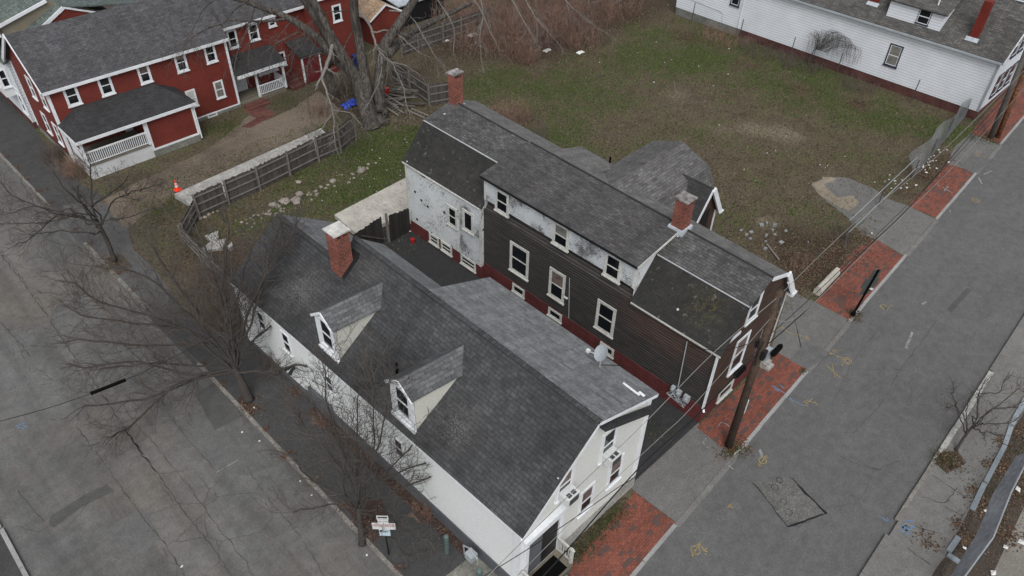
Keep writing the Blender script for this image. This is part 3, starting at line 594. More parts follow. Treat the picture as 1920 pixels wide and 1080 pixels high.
at_paint(ap[0], .013, WP, [[(22.85, 9.09),(22.53, 9.05),(22.43, 8.80),(22.47, 8.68)],[(22.26, 7.62),(22.27, 7.19)]], .05)
at_paint(bp[3], .014, WP, [[(53.43, 10.13),(53.24, 9.39)],[(53.07, 9.92),(53.85, 9.93)],[(53.60, 10.62),(53.39, 10.35)]], .07)
at_paint(ap[3], .013, YP, [[(60.20, 10.46),(59.84, 10.06),(59.94, 9.66)],[(60.50, 10.50),(60.42, 10.15)],[(59.73, 10.37),(59.73, 10.06)]], .06)
at_paint(pv[3], .012, BP, [[(25.00, 0.40),(25.26, 0.32),(25.18, 0.15),(25.47, 0.08)],[(24.81, 0.36),(25.06, 0.19)],[(25.44, 0.40),(25.70, 0.23)],[(24.75, 0.17),(24.98, 0.06)],ring((25.10, 0.30),.12)], .08)
# ================================================================== BUILDING HELPERS
def window(root, F, u0, u1, z0, z1, trim=.11, mat='white_trim', pane='glass', blind=0, sill=True, mid=True, curtain=None, name='window', single=False):
    b = MB(); f = b.frame; t = trim
    f(F,u0,u0+t,z0,z1,-.02,.045); f(F,u1-t,u1,z0,z1,-.02,.045); f(F,u0+t,u1-t,z1-t,z1,-.02,.045); f(F,u0+t,u1-t,z0,z0+t,-.02,.045)
    if sill: f(F,u0-.04,u1+.04,z0-.05,z0+.03,-.02,.10)
    zm = (z0+z1)/2
    w = root_part = b.build(name, M[mat], root)
    s = MB(); q = s.frame; k = .045; a, c, lo, hi = u0+t, u1-t, z0+t, z1-t
    q(F,a,a+k,lo,hi,-.02,.034); q(F,c-k,c,lo,hi,-.02,.034); q(F,a+k,c-k,lo,lo+k,-.02,.034); q(F,a+k,c-k,hi-k,hi,-.02,.034)
    if mid: q(F,a+k,c-k,zm-.03,zm+.03,-.02,.038)
    s.build('sash', M['white_trim'] if mat != 'old_trim' else M['old_trim'], w)
    p = MB(); p.frame(F,a+k,c-k,lo+k,hi-k,-.02,.012); p.build('pane', M[pane], w)
    if blind:
        p = MB(); p.frame(F,a+k,c-k,hi-k-(hi-lo-2*k)*blind,hi-k-.005,.012,.018); p.build('blind', M[curtain or 'blind'], w)
    return w
def clad(root, name, pts, mat, th=.03):      # a vertical cladding panel, pts listed on the wall, pushed outward
    b = MB(); b.slab(pts, th); return b.build(name, mat, root)
def vpoly(root, name, pts3, N, th, mat):     # vertical polygon extruded outward along N
    b = MB(); a = [tuple(p) for p in pts3]; c = [(p[0]+N[0]*th, p[1]+N[1]*th, p[2]) for p in pts3]
    v = (Vector(pts3[1])-Vector(pts3[0])).cross(Vector(pts3[2])-Vector(pts3[1]))
    if v.dot(Vector((N[0],N[1],0))) < 0: a = a[::-1]; c = c[::-1]
    n = len(a); b.add(a+c, [tuple(range(n))[::-1], tuple(range(n,2*n))]+[(i,(i+1)%n,n+(i+1)%n,n+i) for i in range(n)])
    return b.build(name, mat, root)
def beams(root, name, L, mat):
    b = MB()
    for (p, q, w, h) in L: b.beam(p, q, w, h)
    return b.build(name, mat, root)
def chimney(parent, x0, y0, x1, y1, z0, z1, mat, capmat, holes=True, skirt=None, over=.07, open_top=.28):
    b = MB(); b.box(x0,y0,z0,x1,y1,z1-open_top); c = .12
    for (a, d) in ((x0,y0),(x1-c,y0),(x0,y1-c),(x1-c,y1-c)): b.box(a,d,z1-open_top,a+c,d+c,z1)
    if holes:
        xm = (x0+x1)/2; b.box(xm-.06,y0,z1-open_top,xm+.06,y0+c,z1); b.box(x0,y0+c,z1-open_top,x0+.05,y1-c,z1)
    ch = b.build('chimney', mat, parent)
    b = MB(); b.box(x0-over,y0-over,z1,x1+over,y1+over,z1+.07); b.build('chimney_cap', capmat, parent)
    return ch
# ================================================================== WHITE HOUSE (corner)
wh = thing('white_house', (14.5,20,0), 'long white house with grey roof, two dormers and one brick chimney on the street corner', 'house')
xl = lambda y: 10.92-(y-9.9)*0.0225                 # its long left wall is slightly askew
b = MB()
b.loft([(xl(9.9),9.9,.5),(18.2,9.9,.5),(18.2,9.9,6.22),(14.62,9.9,7.62),(xl(9.9),9.9,4.42)][::-1],
       [(xl(19.4),19.4,.5),(18.2,19.4,.5),(18.2,19.4,6.22),(14.62,19.4,7.62),(xl(19.4),19.4,4.4)][::-1])
b.loft([(xl(19.4),19.402,.5),(16.0,19.402,.5),(16.0,19.402,6.50),(14.62,19.402,7.62),(xl(19.4),19.402,4.4)][::-1],
       [(xl(24.5),24.5,.5),(16.0,24.5,.5),(16.0,24.5,6.50),(14.62,24.5,7.62),(xl(24.5),24.5,4.36)][::-1])
b.loft([(xl(24.5),24.502,.4),(16.5,24.502,.4),(16.5,24.502,4.76),(13.62,24.502,6.75),(xl(24.5),24.502,4.32)][::-1],
       [(xl(29.7),29.7,.2),(16.5,29.7,.2),(16.5,29.7,4.76),(13.58,29.7,6.66),(xl(29.7),29.7,4.28)][::-1])
b.build('wall', M['siding_white'], wh)
vpoly(wh, 'front_wall', [(xl(9.9)+.2,9.9,.85),(18.0,9.9,.85),(18.0,9.9,6.2),(14.62,9.9,7.58),(xl(9.9)+.2,9.9,4.6)], (0,-1), .02, M['siding_front'])
b = MB(); b.box(xl(9.9)-.03,9.84,0,18.23,9.9,.86); b.build('front_foundation', M['concrete'], wh)
b = MB(); b.prism([(xl(9.9)-.05,9.86),(xl(24)-.05,24),(xl(24)+.3,24),(xl(9.9)+.3,9.86)],0,.80); b.box(17.9,9.9,0,18.23,19.42,.5)
b.prism([(xl(24)-.02,24.02),(xl(29.7)-.02,29.72),(16.5,29.72),(16.5,24.02)],0,.3); b.build('foundation', M['found_grey'], wh)
e = .10
r = MB(); r.slab([(xl(9.7)-e,9.72,4.36),(14.62,9.72,7.72),(14.62,24.6,7.72),(xl(24.6)-e,24.6,4.30)], .10)
r.slab([(xl(24.6)-e,24.602,4.27),(13.62,24.602,6.82),(13.58,29.85,6.78),(xl(29.85)-e,29.85,4.22)], .10)
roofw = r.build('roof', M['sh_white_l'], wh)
r = MB(); r.slab([(14.625,9.72,7.722),(18.42,9.72,6.26),(18.42,19.5,6.26),(14.625,19.5,7.722)], .08)
r.slab([(14.625,19.502,7.715),(16.18,19.502,6.48),(16.18,24.6,6.48),(14.625,24.6,7.715)], .08)
r.slab([(13.625,24.62,6.822),(16.66,24.62,4.78),(16.66,29.85,4.74),(13.585,29.85,6.782)], .08)
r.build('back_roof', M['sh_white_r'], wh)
beams(wh, 'ridge_cap', [((14.62,9.72,7.74),(14.62,24.6,7.74),.24,.03),((13.60,24.62,6.84),(13.58,29.85,6.80),.24,.03)], M['sh_white_l'])
beams(wh, 'rake_trim', [((xl(9.8)-e,9.74,4.24),(14.62,9.74,7.58),.06,.16),((14.62,9.74,7.58),(18.4,9.74,6.14),.06,.16),((xl(9.8)-e+.02,9.75,4.27),(xl(24.5)-e+.02,24.5,4.21),.05,.16),((xl(24.5)-e+.02,24.6,4.18),(xl(29.8)-e+.02,29.8,4.14),.05,.14),((18.40,9.75,6.16),(18.40,19.4,6.16),.05,.14)], M['white_trim'])
b = MB(); b.box(xl(9.9)-.035,9.84,.5,xl(9.9)+.22,9.92,4.35); b.prism([(xl(9.9)-.035,9.92),(xl(10.2)-.035,10.2),(xl(10.2)+.1,10.2),(xl(9.9)+.1,9.92)],.5,4.3); b.build('corner_board', M['white_trim'], wh)
b = MB(); b.box(17.95,9.85,.5,18.24,10.1,6.1); b.build('corner_board', M['white_trim'], wh); b = MB()
b.prism([(xl(29.5)-.03,29.5),(xl(29.7)-.03,29.73),(xl(29.7)+.2,29.73),(xl(29.5)+.2,29.5)],.2,4.1); b.build('corner_board', M['white_trim'], wh)
# pent board left from the older, lower roof line
b = MB(); b.beam((14.75,9.68,7.28),(18.3,9.62,5.58),.34,.09); b.build('pent_roof', M['sh_porch'], wh)
FW = ((0,9.88),(1,0),(0,-1))
for (u0,u1,z0,z1,cu) in ((15.18,16.10,4.5,6.28,None),(16.02,16.95,1.92,3.62,'curtain'),(12.70,13.62,4.5,6.05,'curtain'),(14.25,15.15,1.78,3.46,'curtain')):
    window(wh, FW, u0, u1, z0, z1, blind=.5 if cu else 0, curtain=cu)
b = MB(); b.frame(FW,14.28,14.50,6.85,7.2,0,.04); b.build('gable_vent', M['white_trim'], wh)
FL = ((xl(9.9)-.005,9.9),(-0.0225,1),(-1,-.02))
for y0,y1,z0,z1 in ((16.65,17.30-.02,2.15,3.38),(21.55,22.2,2.35,3.45),(24.95,25.65,2.45,3.78),(27.15,27.85,2.4,3.7),(12.0,12.65,2.15,3.4)):
    if y0 == 12.0: continue
    F2 = ((xl(y0)-.005,0),(-0.0225,1),(-1,-.02)); F2 = ((xl(0)-.005,0),(-0.0225,1),(-1,-.02))
    window(wh, F2, y0, y1, z0, z1, trim=.06)
# cellar door panel low on the long wall
b = MB(); b.frame(((xl(0)-.03,0),(-0.0225,1),(-1,-.02)),22.0,23.9,.02,1.2,0,.12); b.build('cellar_hatch', M['found_grey'], wh)
# doorway with surround, flat black sheet painting the recess shade, porch floor
b = MB(); b.frame(FW,11.28,13.05,.9,3.32,-.0,.005); 
recess_shade = MB(); recess_shade.box(11.30,9.86,.84,13.05,9.875,3.3); recess_shade.build('doorway', M['black_metal'], wh)
b = MB(); f = b.frame
f(FW,11.02,11.32,.8,3.75,0,.10); f(FW,13.02,13.24,.8,3.75,0,.10); f(FW,11.0,13.28,3.3,3.72,0,.12); f(FW,10.98,13.30,3.72,3.86,0,.22); f(FW,11.10,11.18,.8,3.4,.1,.13); f(FW,13.08,13.14,.8,3.4,.1,.13)
b.build('door_surround', M['white_trim'], wh)
b = MB(); b.box(11.34,9.845,.9,12.1,9.868,3.1); b.build('door', M['found_grey'], wh)
b = MB(); b.box(10.9,8.95,.62,13.1,9.84,.86); b.build('porch_floor', M['deck'], wh)
b = MB(); b.box(10.95,9.0,0,13.05,9.8,.62); b.build('porch_base', M['found_grey'], wh)
b = MB()
for i in range(3): b.box(11.3,8.95-.30*(i+1),0,12.7,8.95-.30*i-.003,.62-.17*(i+1)+.05)
b.build('step', M['deck'], wh)
for xx in (13.02, 10.98):
    b = MB(); b.box(xx-.06,8.98,.86,xx+.06,9.10,1.85); b.box(xx-.03,9.1,1.68,xx+.03,9.78,1.76); b.box(xx-.03,9.1,.96,xx+.03,9.78,1.03)
    for i in range(5): b.box(xx-.02,9.18+.13*i,1.03,xx+.02,9.22+.13*i,1.68)
    b.box(xx-.05,8.92,1.76,xx+.05,9.8,1.82); b.build('porch_railing', M['old_trim'], wh)
b = MB(); b.box(11.5,8.98,.862,12.75,9.72,.885); tag(b.build('doormat', M['black']), 'wide black doormat on the corner house front step deck', 'doormat')
# dormers
def dormer(y0, y1, sk):
    yc = (y0+y1)/2; xf = 11.02; ze = 6.55; zr = 7.12
    def P(x, y, z): return (x, y-(x-xf)*sk, z)
    zb = 4.55
    xe = 10.92+(ze-4.42)/.875; xr = 10.92+(zr-4.42)/.875
    b = MB()
    b.add([P(xf,y0,zb),P(xf,y1,zb),P(xf,y1,ze),P(xf,yc,zr-.05),P(xf,y0,ze), P(xe,y0,ze),P(xe,y1,ze),P(xr,yc,zr-.05)],
          [(0,4,3,2,1),(0,5,4),(1,2,6),(4,5,7,3),(2,3,7,6),(0,1,6,7,5)])
    d = b.build('dormer', M['siding_dormer'], wh)
    r = MB(); o = .12
    r.slab([P(xf-.14,yc,zr+.05),P(xr+.12,yc,zr+.05),P(xe+.18,y0-o,ze-.04),P(xf-.14,y0-o,ze-.04)], .07)
    r.slab([P(xf-.14,yc,zr+.052),P(xr+.12,yc,zr+.052),P(xe+.18,y1+o,ze-.04),P(xf-.14,y1+o,ze-.04)], .07)
    r.build('dormer_roof', M['sh_dorm'], d)
    b = MB(); b.beam(P(xf-.15,y0-o,ze-.10),P(xf-.15,yc,zr-.02),.05,.12); b.beam(P(xf-.15,y1+o,ze-.10),P(xf-.15,yc,zr-.02),.05,.12)
    b.box(xf-.05,y0-.03,zb-.02,xf,y0+.22,ze); b.box(xf-.05,y1-.22,zb-.02,xf,y1+.03,ze); b.box(xf-.13,y0-.06,zb-.02,xf,y1+.06,zb+.13); b.box(xf-.03,y0+.22,zb+.13,xf,y1-.22,zb+.42)
    b.build('dormer_trim', M['white_trim'], d)
    F = ((xf-.002,0),(0,1),(-1,0))
    window(d, F, y0+.25, y1-.25, zb+.40, ze+.02, trim=.05, sill=True)
M['sh_dorm'] = m_shingle('dormer_shingles', (.098,.10,.103), (.066,.069,.071), .45, .17, (.045,.046,.048), .016, stain=.2)
dormer(21.25,22.65,.085); dormer(15.98,17.38,.11)
chimney(roofw, 13.2,23.85,13.95,24.6,5.9,8.85, M['brick_chimney'], M['cap'])
b = MB(); b.slab([(13.05,23.62,6.40),(14.15,23.62,7.36),(14.15,23.9,7.36),(13.05,23.9,6.40)], .02); b.slab([(13.97,23.7,7.22),(14.25,23.7,7.46),(14.25,24.6,7.46),(13.97,24.6,7.22)], .02); b.build('tar_flashing', M['flash_dark'], roofw)
b = MB(); b.tube([(12.0,18.35,5.3),(12.0,18.35,6.0)], .06, 8); b.build('vent_pipe', M['black'], roofw)
beams(roofw, 'roof_edge_strip', [((17.50,10.85,6.66),(17.45,10.0,6.68),.09,.02)], M['white_trim'])
beams(roofw, 'roof_edge_strip', [((17.62,10.15,6.62),(17.58,9.85,6.64),.12,.02)], M['white_trim'])
# ================================================================== DARK GAMBREL HOUSE
BC = (23.38, 9.92); BA = math.radians(0.5)
def TB(p):
    x, y, z = p; return (BC[0]+x*math.cos(BA)-y*math.sin(BA), BC[1]+x*math.sin(BA)+y*math.cos(BA), z)
_MB = MB
def BB(): return _MB(TB)
def FB(ox, oy, U, N):
    c, s = math.cos(BA), math.sin(BA); o = TB((ox,oy,0))
    return ((o[0],o[1]), (U[0]*c-U[1]*s, U[0]*s+U[1]*c), (N[0]*c-N[1]*s, N[0]*s+N[1]*c))
dh = thing('gambrel_house', TB((3.1,10,0)), 'weathered dark clapboard house with gambrel roof, peeling white shed dormer and two brick chimneys', 'house')
def prof(y):                                   # roof profile, the house widens a little to the rear
    t = y/21.7
    return [(-.12-.22*t,4.86+.25*t),(1.44,6.86+.28*t),(3.1+.55*t,7.6+.1*t),(4.74+.9*t,6.92),(6.15+.85*t,4.88)]
def ring3(y, off=.12, zb=0):
    p = prof(y); return [(0,y,zb)]+[(0,y,p[0][1]-.12)]+[(p[1][0]+.05,y,p[1][1]-.16),(p[2][0],y,p[2][1]-.14),(p[3][0]-.05,y,p[3][1]-.16),(p[4][0]-off,y,p[4][1]-.12),(p[4][0]-off,y,zb)]
b = BB(); b.loft(ring3(0), ring3(15.2)); b.build('wall', M['siding_dark'], dh)
b = BB(); b.loft([(-.24,15.2,.3)]+[(-.24,15.2,4.95),(1.4,15.2,6.9),(3.45,15.2,7.5),(5.3,15.2,6.75),(6.6,15.2,4.8),(6.6,15.2,.3)], [(-.24,21.7,.3),(-.24,21.7,5.0),(1.4,21.7,6.98),(3.65,21.7,7.55),(5.6,21.7,6.75),(6.9,21.7,4.8),(6.9,21.7,.3)]); b.build('rear_wall', M['siding_flake'], dh)
b = BB(); b.box(-.262,15.25,.95,-.24,16.95,4.9); b.build('clapboard_panel', M['siding_peel2'] if 'siding_peel2' in M else M['siding_peel'], dh)
for q in ((-.27,15.18,.9,-.22,15.30,4.95),(-.262,16.95,.9,-.235,17.02,4.95),(-.28,21.6,.6,-.2,21.74,4.95)):
    b = BB(); b.box(*q); b.build('corner_board', M['old_trim'], dh)
b = BB(); b.box(-.03,-.03,0,6.06,0.0,1.15); b.box(-.03,0,0,.0,15.2,1.12); b.box(-.27,15.17,0,6.6,21.72,.9); b.build('foundation', M['brick_painted'], dh)
p = prof(0)
b = BB(); b.add([(0,-.015,1.15),(6.03,-.015,1.15),(6.03,-.015,4.76),(4.7,-.015,6.78),(3.1,-.015,7.46),(1.49,-.015,6.7),(0,-.015,4.74), (0,0.0,1.15),(6.03,0,1.15),(6.03,0,4.76),(4.7,0,6.78),(3.1,0,7.46),(1.49,0,6.7),(0,0,4.74)],
      [(0,1,2,3,4,5,6),(0,7,8,1),(1,8,9,2),(2,9,10,3),(3,10,11,4),(4,11,12,5),(5,12,13,6),(6,13,7,0)]); b.build('front_wall', M['siding_brown'], dh)
def rslab(bb, ya, yb, i, th=.09, pa=None):
    A = prof(ya); B = prof(yb)
    bb.slab([(A[i][0],ya,A[i][1]),(A[i+1][0],ya,A[i+1][1]),(B[i+1][0],yb,B[i+1][1]),(B[i][0],yb,B[i][1])], th)
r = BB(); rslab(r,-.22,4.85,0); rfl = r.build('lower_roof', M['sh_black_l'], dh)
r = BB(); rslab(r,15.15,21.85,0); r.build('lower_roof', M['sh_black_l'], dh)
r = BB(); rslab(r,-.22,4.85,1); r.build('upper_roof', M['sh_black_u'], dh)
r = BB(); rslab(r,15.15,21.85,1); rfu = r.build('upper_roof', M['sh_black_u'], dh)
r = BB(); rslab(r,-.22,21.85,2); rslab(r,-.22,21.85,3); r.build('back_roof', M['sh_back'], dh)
A = prof(4.8); Bp = prof(15.2)
r = BB(); r.slab([(-.22,4.72,7.14),(A[2][0],4.72,A[2][1]+.05),(Bp[2][0],15.28,Bp[2][1]+.05),(-.22,15.28,7.16)], .11); dm = r.build('shed_dormer_roof', M['sh_black_u2'] if 'sh_black_u2' in M else M['sh_black_u'], dh)
b = BB(); b.box(-.0,4.86,5.62,.03,15.12,7.06); 
b.add([(0,4.86,4.9),(0,4.86,7.06),(A[2][0]-.1,4.86,7.5),(1.5,4.86,6.85)], [(0,1,2,3)]); b.add([(0,15.12,4.9),(0,15.12,7.06),(3.3,15.12,7.5),(1.5,15.12,7.0)], [(3,2,1,0)])
b.build('shed_dormer_wall', M['siding_peel'], dm)
b = BB(); b.box(-.03,15.0,5.60,.05,15.14,7.06); b.build('dormer_corner_board', M['old_trim'], dm)
b = BB(); b.box(-.03,4.84,5.60,.05,4.98,7.06); b.beam((-.2,4.70,7.05),(A[2][0],4.70,A[2][1]-.02),.04,.12); b.build('dormer_corner_board', M['old_trim'], dm)
b = BB(); b.beam((-.17,4.74,7.03),(-.17,15.26,7.05),.10,.13); b.build('dormer_gutter', M['flash_dark'], dm)
def seam(y0, y1, i, w=.06, dz=.03, mat='flash', name='roof_metal_strip'):
    A = prof(y0); B = prof(y1); return beams_b(dh, name, [((A[i][0],y0,A[i][1]+dz),(B[i][0],y1,B[i][1]+dz),w,.03)], mat)
def beams_b(root, name, L, mat):
    b = BB()
    for (p_, q_, w, h) in L: b.beam(p_, q_, w, h)
    return b.build(name, M[mat], root)
seam(-.22,4.8,1,.05,.0); seam(15.3,21.85,1,.06,.0)
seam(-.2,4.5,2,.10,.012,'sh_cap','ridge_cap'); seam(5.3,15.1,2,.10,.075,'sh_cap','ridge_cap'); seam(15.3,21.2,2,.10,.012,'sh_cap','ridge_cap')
A0 = prof(-.22)
beams_b(dh, 'eave_trim', [((-.13,-.22,4.80),(-.17,4.8,4.86),.05,.08)], 'old_trim')
beams_b(dh, 'eave_trim', [((-.31,15.2,4.99),(-.35,21.85,5.05),.06,.08)], 'old_trim')
beams_b(dh, 'rake_trim', [((3.1,-.235,7.50),(4.76,-.235,6.84),.05,.18),((4.78,-.25,6.86),(6.2,-.25,4.84),.09,.30),((5.0,-.245,6.2),(6.0,-.245,4.85),.05,.05)], 'white_trim')
b = BB(); b.box(6.0,-.35,4.70,6.45,.1,4.86); b.build('gutter_end', M['white_trim'], dh)
beams_b(dh, 'downspout', [((-.06,-.06,4.75),(-.06,-.06,1.15),.10,.10),((-.06,-.06,1.18),(-.16,-.2,1.05),.09,.09)], 'white_trim')
beams_b(dh, 'corner_board', [((6.0,-.03,1.15),(6.0,-.03,4.8),.10,.05)], 'old_trim')
beams_b(dh, 'corner_board', [((.05,-.03,1.15),(.05,-.03,4.7),.06,.04)], 'old_trim')
# windows of the long side: lower, upper and basement rows
FS = FB(0,0,(0,1),(-1,0)); FSD = FB(-.0,0,(0,1),(-1,0))
for y0,y1,z0,z1 in ((5.62,6.82,1.78,3.72),(9.0,10.12,1.9,3.84),(11.65,13.08,1.9,3.92)): window(dh, FS, y0,y1,z0,z1,.13,'old_trim',blind=.5 if 8 < y0 < 10 else 0,curtain='curtain')
for y0,y1,z0,z1,pn in ((5.70,6.72,5.40,6.84,'glass'),(9.02,10.10,5.45,6.86,'glass_mix'),(13.25,14.28,5.36,6.78,'glass')): window(dh, FSD, y0,y1,z0,z1,.12,'old_trim', pane='glass', blind=.45 if pn != 'glass' else 0, curtain='glass_curtained')
for y0,y1 in ((5.38,6.30),(9.02,10.0),(11.84,12.78)): window(dh, FB(-.032,0,(0,1),(-1,0)), y0,y1,.50,1.08,.09,'old_trim',mid=False)
FR = FB(-.262,0,(0,1),(-1,0)); FR2 = FB(-.24,0,(0,1),(-1,0))
window(dh, FR, 15.75,16.65,2.95,4.35,.12,'old_trim',mid=False); window(dh, FR2, 17.15,18.0,2.55,3.95,.12,'old_trim')
for y0,y1 in ((15.6,16.9),(17.7,18.7),(18.9,19.8)): window(dh, FB(-.27,0,(0,1),(-1,0)), y0,y1,.25,.95,.10,'old_trim',mid=True)
FF = FB(0,-.015,(1,0),(0,-1))
window(dh, FF, 1.72,2.95,2.05,4.35,.13,'white_trim',blind=.45,curtain='curtain'); window(dh, FF, 1.95,2.95,5.28,6.85,.12,'white_trim'); window(dh, FB(0,-.032,(1,0),(0,-1)), 1.4,2.7,.35,1.1,.10,'old_trim',mid=False)
b = MB(); b.frame(FF,.55,1.72,4.95,5.12,0,.05); b.frame(FF,4.5,5.3,1.0,3.3,0,.05); b.build('front_trim', M['white_trim'], dh)
b = BB(); b.box(5.45,-.45,0,6.0,-.03,.35); b.box(5.45,-.65,0,6.0,-.45,.18); b.build('front_step', M['concrete'], dh)
# chimneys
def chim_b(parent, x0, y0, x1, y1, z0, z1, cap, skirt):
    b = BB(); ot = .30; c = .10
    b.box(x0,y0,z0,x1,y1,z1-ot)
    for (a, d) in ((x0,y0),(x1-c,y0),(x0,y1-c),(x1-c,y1-c)): b.box(a,d,z1-ot,a+c,d+c,z1)
    b.box(x0,y0+c,z1-ot,x0+.04,y1-c,z1); b.build('chimney', M['brick_chimney'], parent)
    b = BB(); b.box(x0-.07,y0-.07,z1,x1+.07,y1+.07,z1+.07); b.build('chimney_cap', M[cap], parent)
    b = BB(); b.box(x0-.10,y0-.10,z0+.2,x1+.10,y1+.10,z0+skirt); b.build('chimney_flashing', M['flash_grey'], parent)
chim_b(dm, 2.85,4.55,3.5,5.2,7.0,9.25,'cap_grey',.72)
chim_b(rfu, 3.35,21.25,4.05,21.95-.2,6.9,9.5,'cap_grey',.62)
# cross wing
M['sh_entry'] = m_shingle('black_entry_shingles', (.034,.034,.035), (.026,.026,.027), .33, .15, (.016,.016,.016), .012, stain=.3)
cw = BB(); pr = [(6.55,4.9),(7.55,6.85),(9.5,7.58),(11.4,6.85),(12.4,4.9)]
cw.loft([(3.6,6.65,0)]+[(3.6,y+(.1 if i==0 else -.1 if i==4 else 0),z-.14) for i,(y,z) in enumerate(pr)]+[(3.6,12.3,0)],
        [(9.85,6.65,0)]+[(9.85,y+(.1 if i==0 else -.1 if i==4 else 0),z-.14) for i,(y,z) in enumerate(pr)]+[(9.85,12.3,0)]); cw.build('wing_wall', M['siding_brown'], dh)
r = BB()
for i in range(4): r.slab([(3.3,pr[i][0],pr[i][1]),(3.3,pr[i+1][0],pr[i+1][1]),(9.98,pr[i+1][0],pr[i+1][1]),(9.98,pr[i][0],pr[i][1])], .09)
wr = r.build('wing_roof', M['sh_wing'], dh)
# shed dormer on the back slope between wing and rear
r = BB(); r.slab([(3.4,11.0,7.62),(3.5,14.0,7.64),(6.55,14.0,6.72),(6.35,11.0,6.74)], .10); r.build('back_dormer_roof', M['sh_back'], dh)
b = BB(); b.box(5.2,11.0,4.5,6.2,13.9,6.66); b.build('back_dormer_wall', M['siding_dark'], dh)
# little entrance gable on the wing
b = BB(); b.loft([(7.1,6.2,0),(7.1,6.2,5.4),(8.0,6.2,6.92),(9.05,6.2,5.2),(9.05,6.2,0)][::-1], [(7.1,8.0,0),(7.1,8.0,5.4),(8.0,8.0,6.92),(9.05,8.0,5.2),(9.05,8.0,0)][::-1]); b.build('entrance_wall', M['siding_brown'], dh)
r = BB(); r.slab([(6.95,6.02,5.3),(8.0,6.02,7.06),(8.0,8.0,7.06),(6.95,8.0,5.3)], .06); r.slab([(8.0,6.02,7.062),(9.2,6.02,5.05),(9.2,8.0,5.05),(8.0,8.0,7.062)], .06); r.build('entrance_roof', M['sh_entry'], dh)
beams_b(dh, 'entrance_trim', [((6.93,6.0,5.25),(8.0,6.0,6.98),.05,.16),((8.0,5.98,6.98),(9.22,5.96,5.0),.12,.30),((9.1,5.94,4.98),(9.5,5.94,4.98),.12,.10),((7.1,6.18,0),(7.1,6.18,5.3),.08,.08),((9.05,6.18,0),(9.05,6.18,5.1),.08,.08)], 'white_trim')
b = MB(); b.frame(FB(0,6.2,(1,0),(0,-1)),7.7,8.4,3.9,5.5,0,.04); b.build('entrance_opening', M['black_metal'], dh)
b = BB(); b.tube([(6.35,11.7,6.4),(6.35,11.7,7.1)], .06, 8); b.build('vent_pipe', M['black'], wr)
# ================================================================== RED HOUSE
rh = thing('red_house', (20,56.5,0), 'long two-storey red clapboard house with violet-grey roof and white trimmed windows', 'house')
YF0 = 53.62
b = MB(); b.loft([(10.6,YF0,0),(10.6,YF0,5.72),(10.6,57.0,8.25),(10.6,60.2,5.72),(10.6,60.2,0)], [(23.4,YF0,0),(23.4,YF0,5.72),(23.4,57.0,8.25),(23.4,60.2,5.72),(23.4,60.2,0)])
b.box(23.402,55.4,0,31.2,60.2,5.70); b.box(31.202,53.7,0,35.1,60.2,6.6); b.build('wall', M['siding_red'], rh)
b = MB(); b.box(10.56,YF0-.04,0,23.43,YF0,.22); b.box(10.56,YF0,0,10.6,60.2,.5); b.box(18.9,YF0-.06,0,23.45,YF0-.04,.16); b.build('foundation', M['concrete_dark'], rh)
r = MB(); r.slab([(10.3,53.35,5.62),(23.6,53.35,5.62),(23.6,57.0,8.42),(10.3,57.0,8.42)], .12); r.slab([(10.3,57.0,8.42),(23.6,57.0,8.42),(23.6,60.5,5.62),(10.3,60.5,5.62)], .12)
r.slab([(23.602,55.1,5.66),(31.3,55.1,5.66),(31.3,57.6,8.40),(23.602,57.6,8.40)], .12); r.slab([(23.602,57.6,8.40),(31.3,57.6,8.40),(31.3,60.5,5.66),(23.602,60.5,5.66)], .12)
r.slab([(31.0,53.5,6.5),(35.3,53.5,6.5),(35.3,57.0,8.9),(31.0,57.0,8.9)], .12); r.slab([(31.0,57.0,8.9),(35.3,57.0,8.9),(35.3,60.4,6.5),(31.0,60.4,6.5)], .12)
r.build('roof', M['sh_red'], rh)
beams(rh, 'eave_trim', [((10.3,53.34,5.53),(23.6,53.34,5.53),.05,.20),((10.28,53.35,5.56),(10.28,57.0,8.34),.05,.18),((10.28,57.0,8.34),(10.28,60.5,5.55),.10,.30),((23.6,55.08,5.56),(31.2,55.08,5.56),.05,.20),((31.0,53.48,6.42),(35.3,53.48,6.42),.05,.16),((10.3,53.5,5.44),(23.5,53.5,5.44),.25,.03)], M['white_trim'])
b = MB(); b.box(10.56,YF0-.03,.32,10.74,YF0,5.5); b.box(10.56,YF0,.2,10.6,YF0+.18,5.5); b.build('corner_board', M['white_trim'], rh)
b = MB(); b.box(10.56,60.0,.2,10.6,60.22,5.5); b.build('corner_board', M['white_trim'], rh)
b = MB(); b.box(23.26,YF0-.03,.32,23.44,YF0,5.5); b.box(23.40,YF0,.2,23.44,YF0+.15,5.5); b.build('corner_board', M['white_trim'], rh)
b = MB(); b.box(10.56,YF0-.03,.2,23.44,YF0,.32); b.box(10.57,53.8,.42,10.6,60.0,.5); b.build('base_board', M['white_trim'], rh)
FR_ = ((0,YF0),(1,0),(0,-1)); FG = ((10.6,0),(0,1),(-1,0))
for i,(a,c) in enumerate(((11.59,12.5),(13.86,14.76),(16.6,17.46),(19.33,20.2),(21.62,22.49))): window(rh, FR_, a,c,4.10,5.52,.12,pane='glass',blind=(0,0,.5,.3,0)[i],curtain='curtain')
window(rh, FR_, 21.68,22.44,1.22,2.62,.08,pane='glass_curtained'); window(rh, FR_, 19.43,20.19,1.25,2.62,.10,blind=.95)
for a,c,z0,z1 in ((56.6,57.5,3.8,5.4),(54.5,55.4,3.8,5.4),(56.6,57.5,1.1,2.7),(54.5,55.4,1.1,2.7)): window(rh, FG, a,c,z0,z1,.10)
window(rh, ((0,YF0-.04),(1,0),(0,-1)), 20.6,21.4,-.0,.3,.05,mid=False,sill=False)
F2_ = ((0,55.4),(1,0),(0,-1))
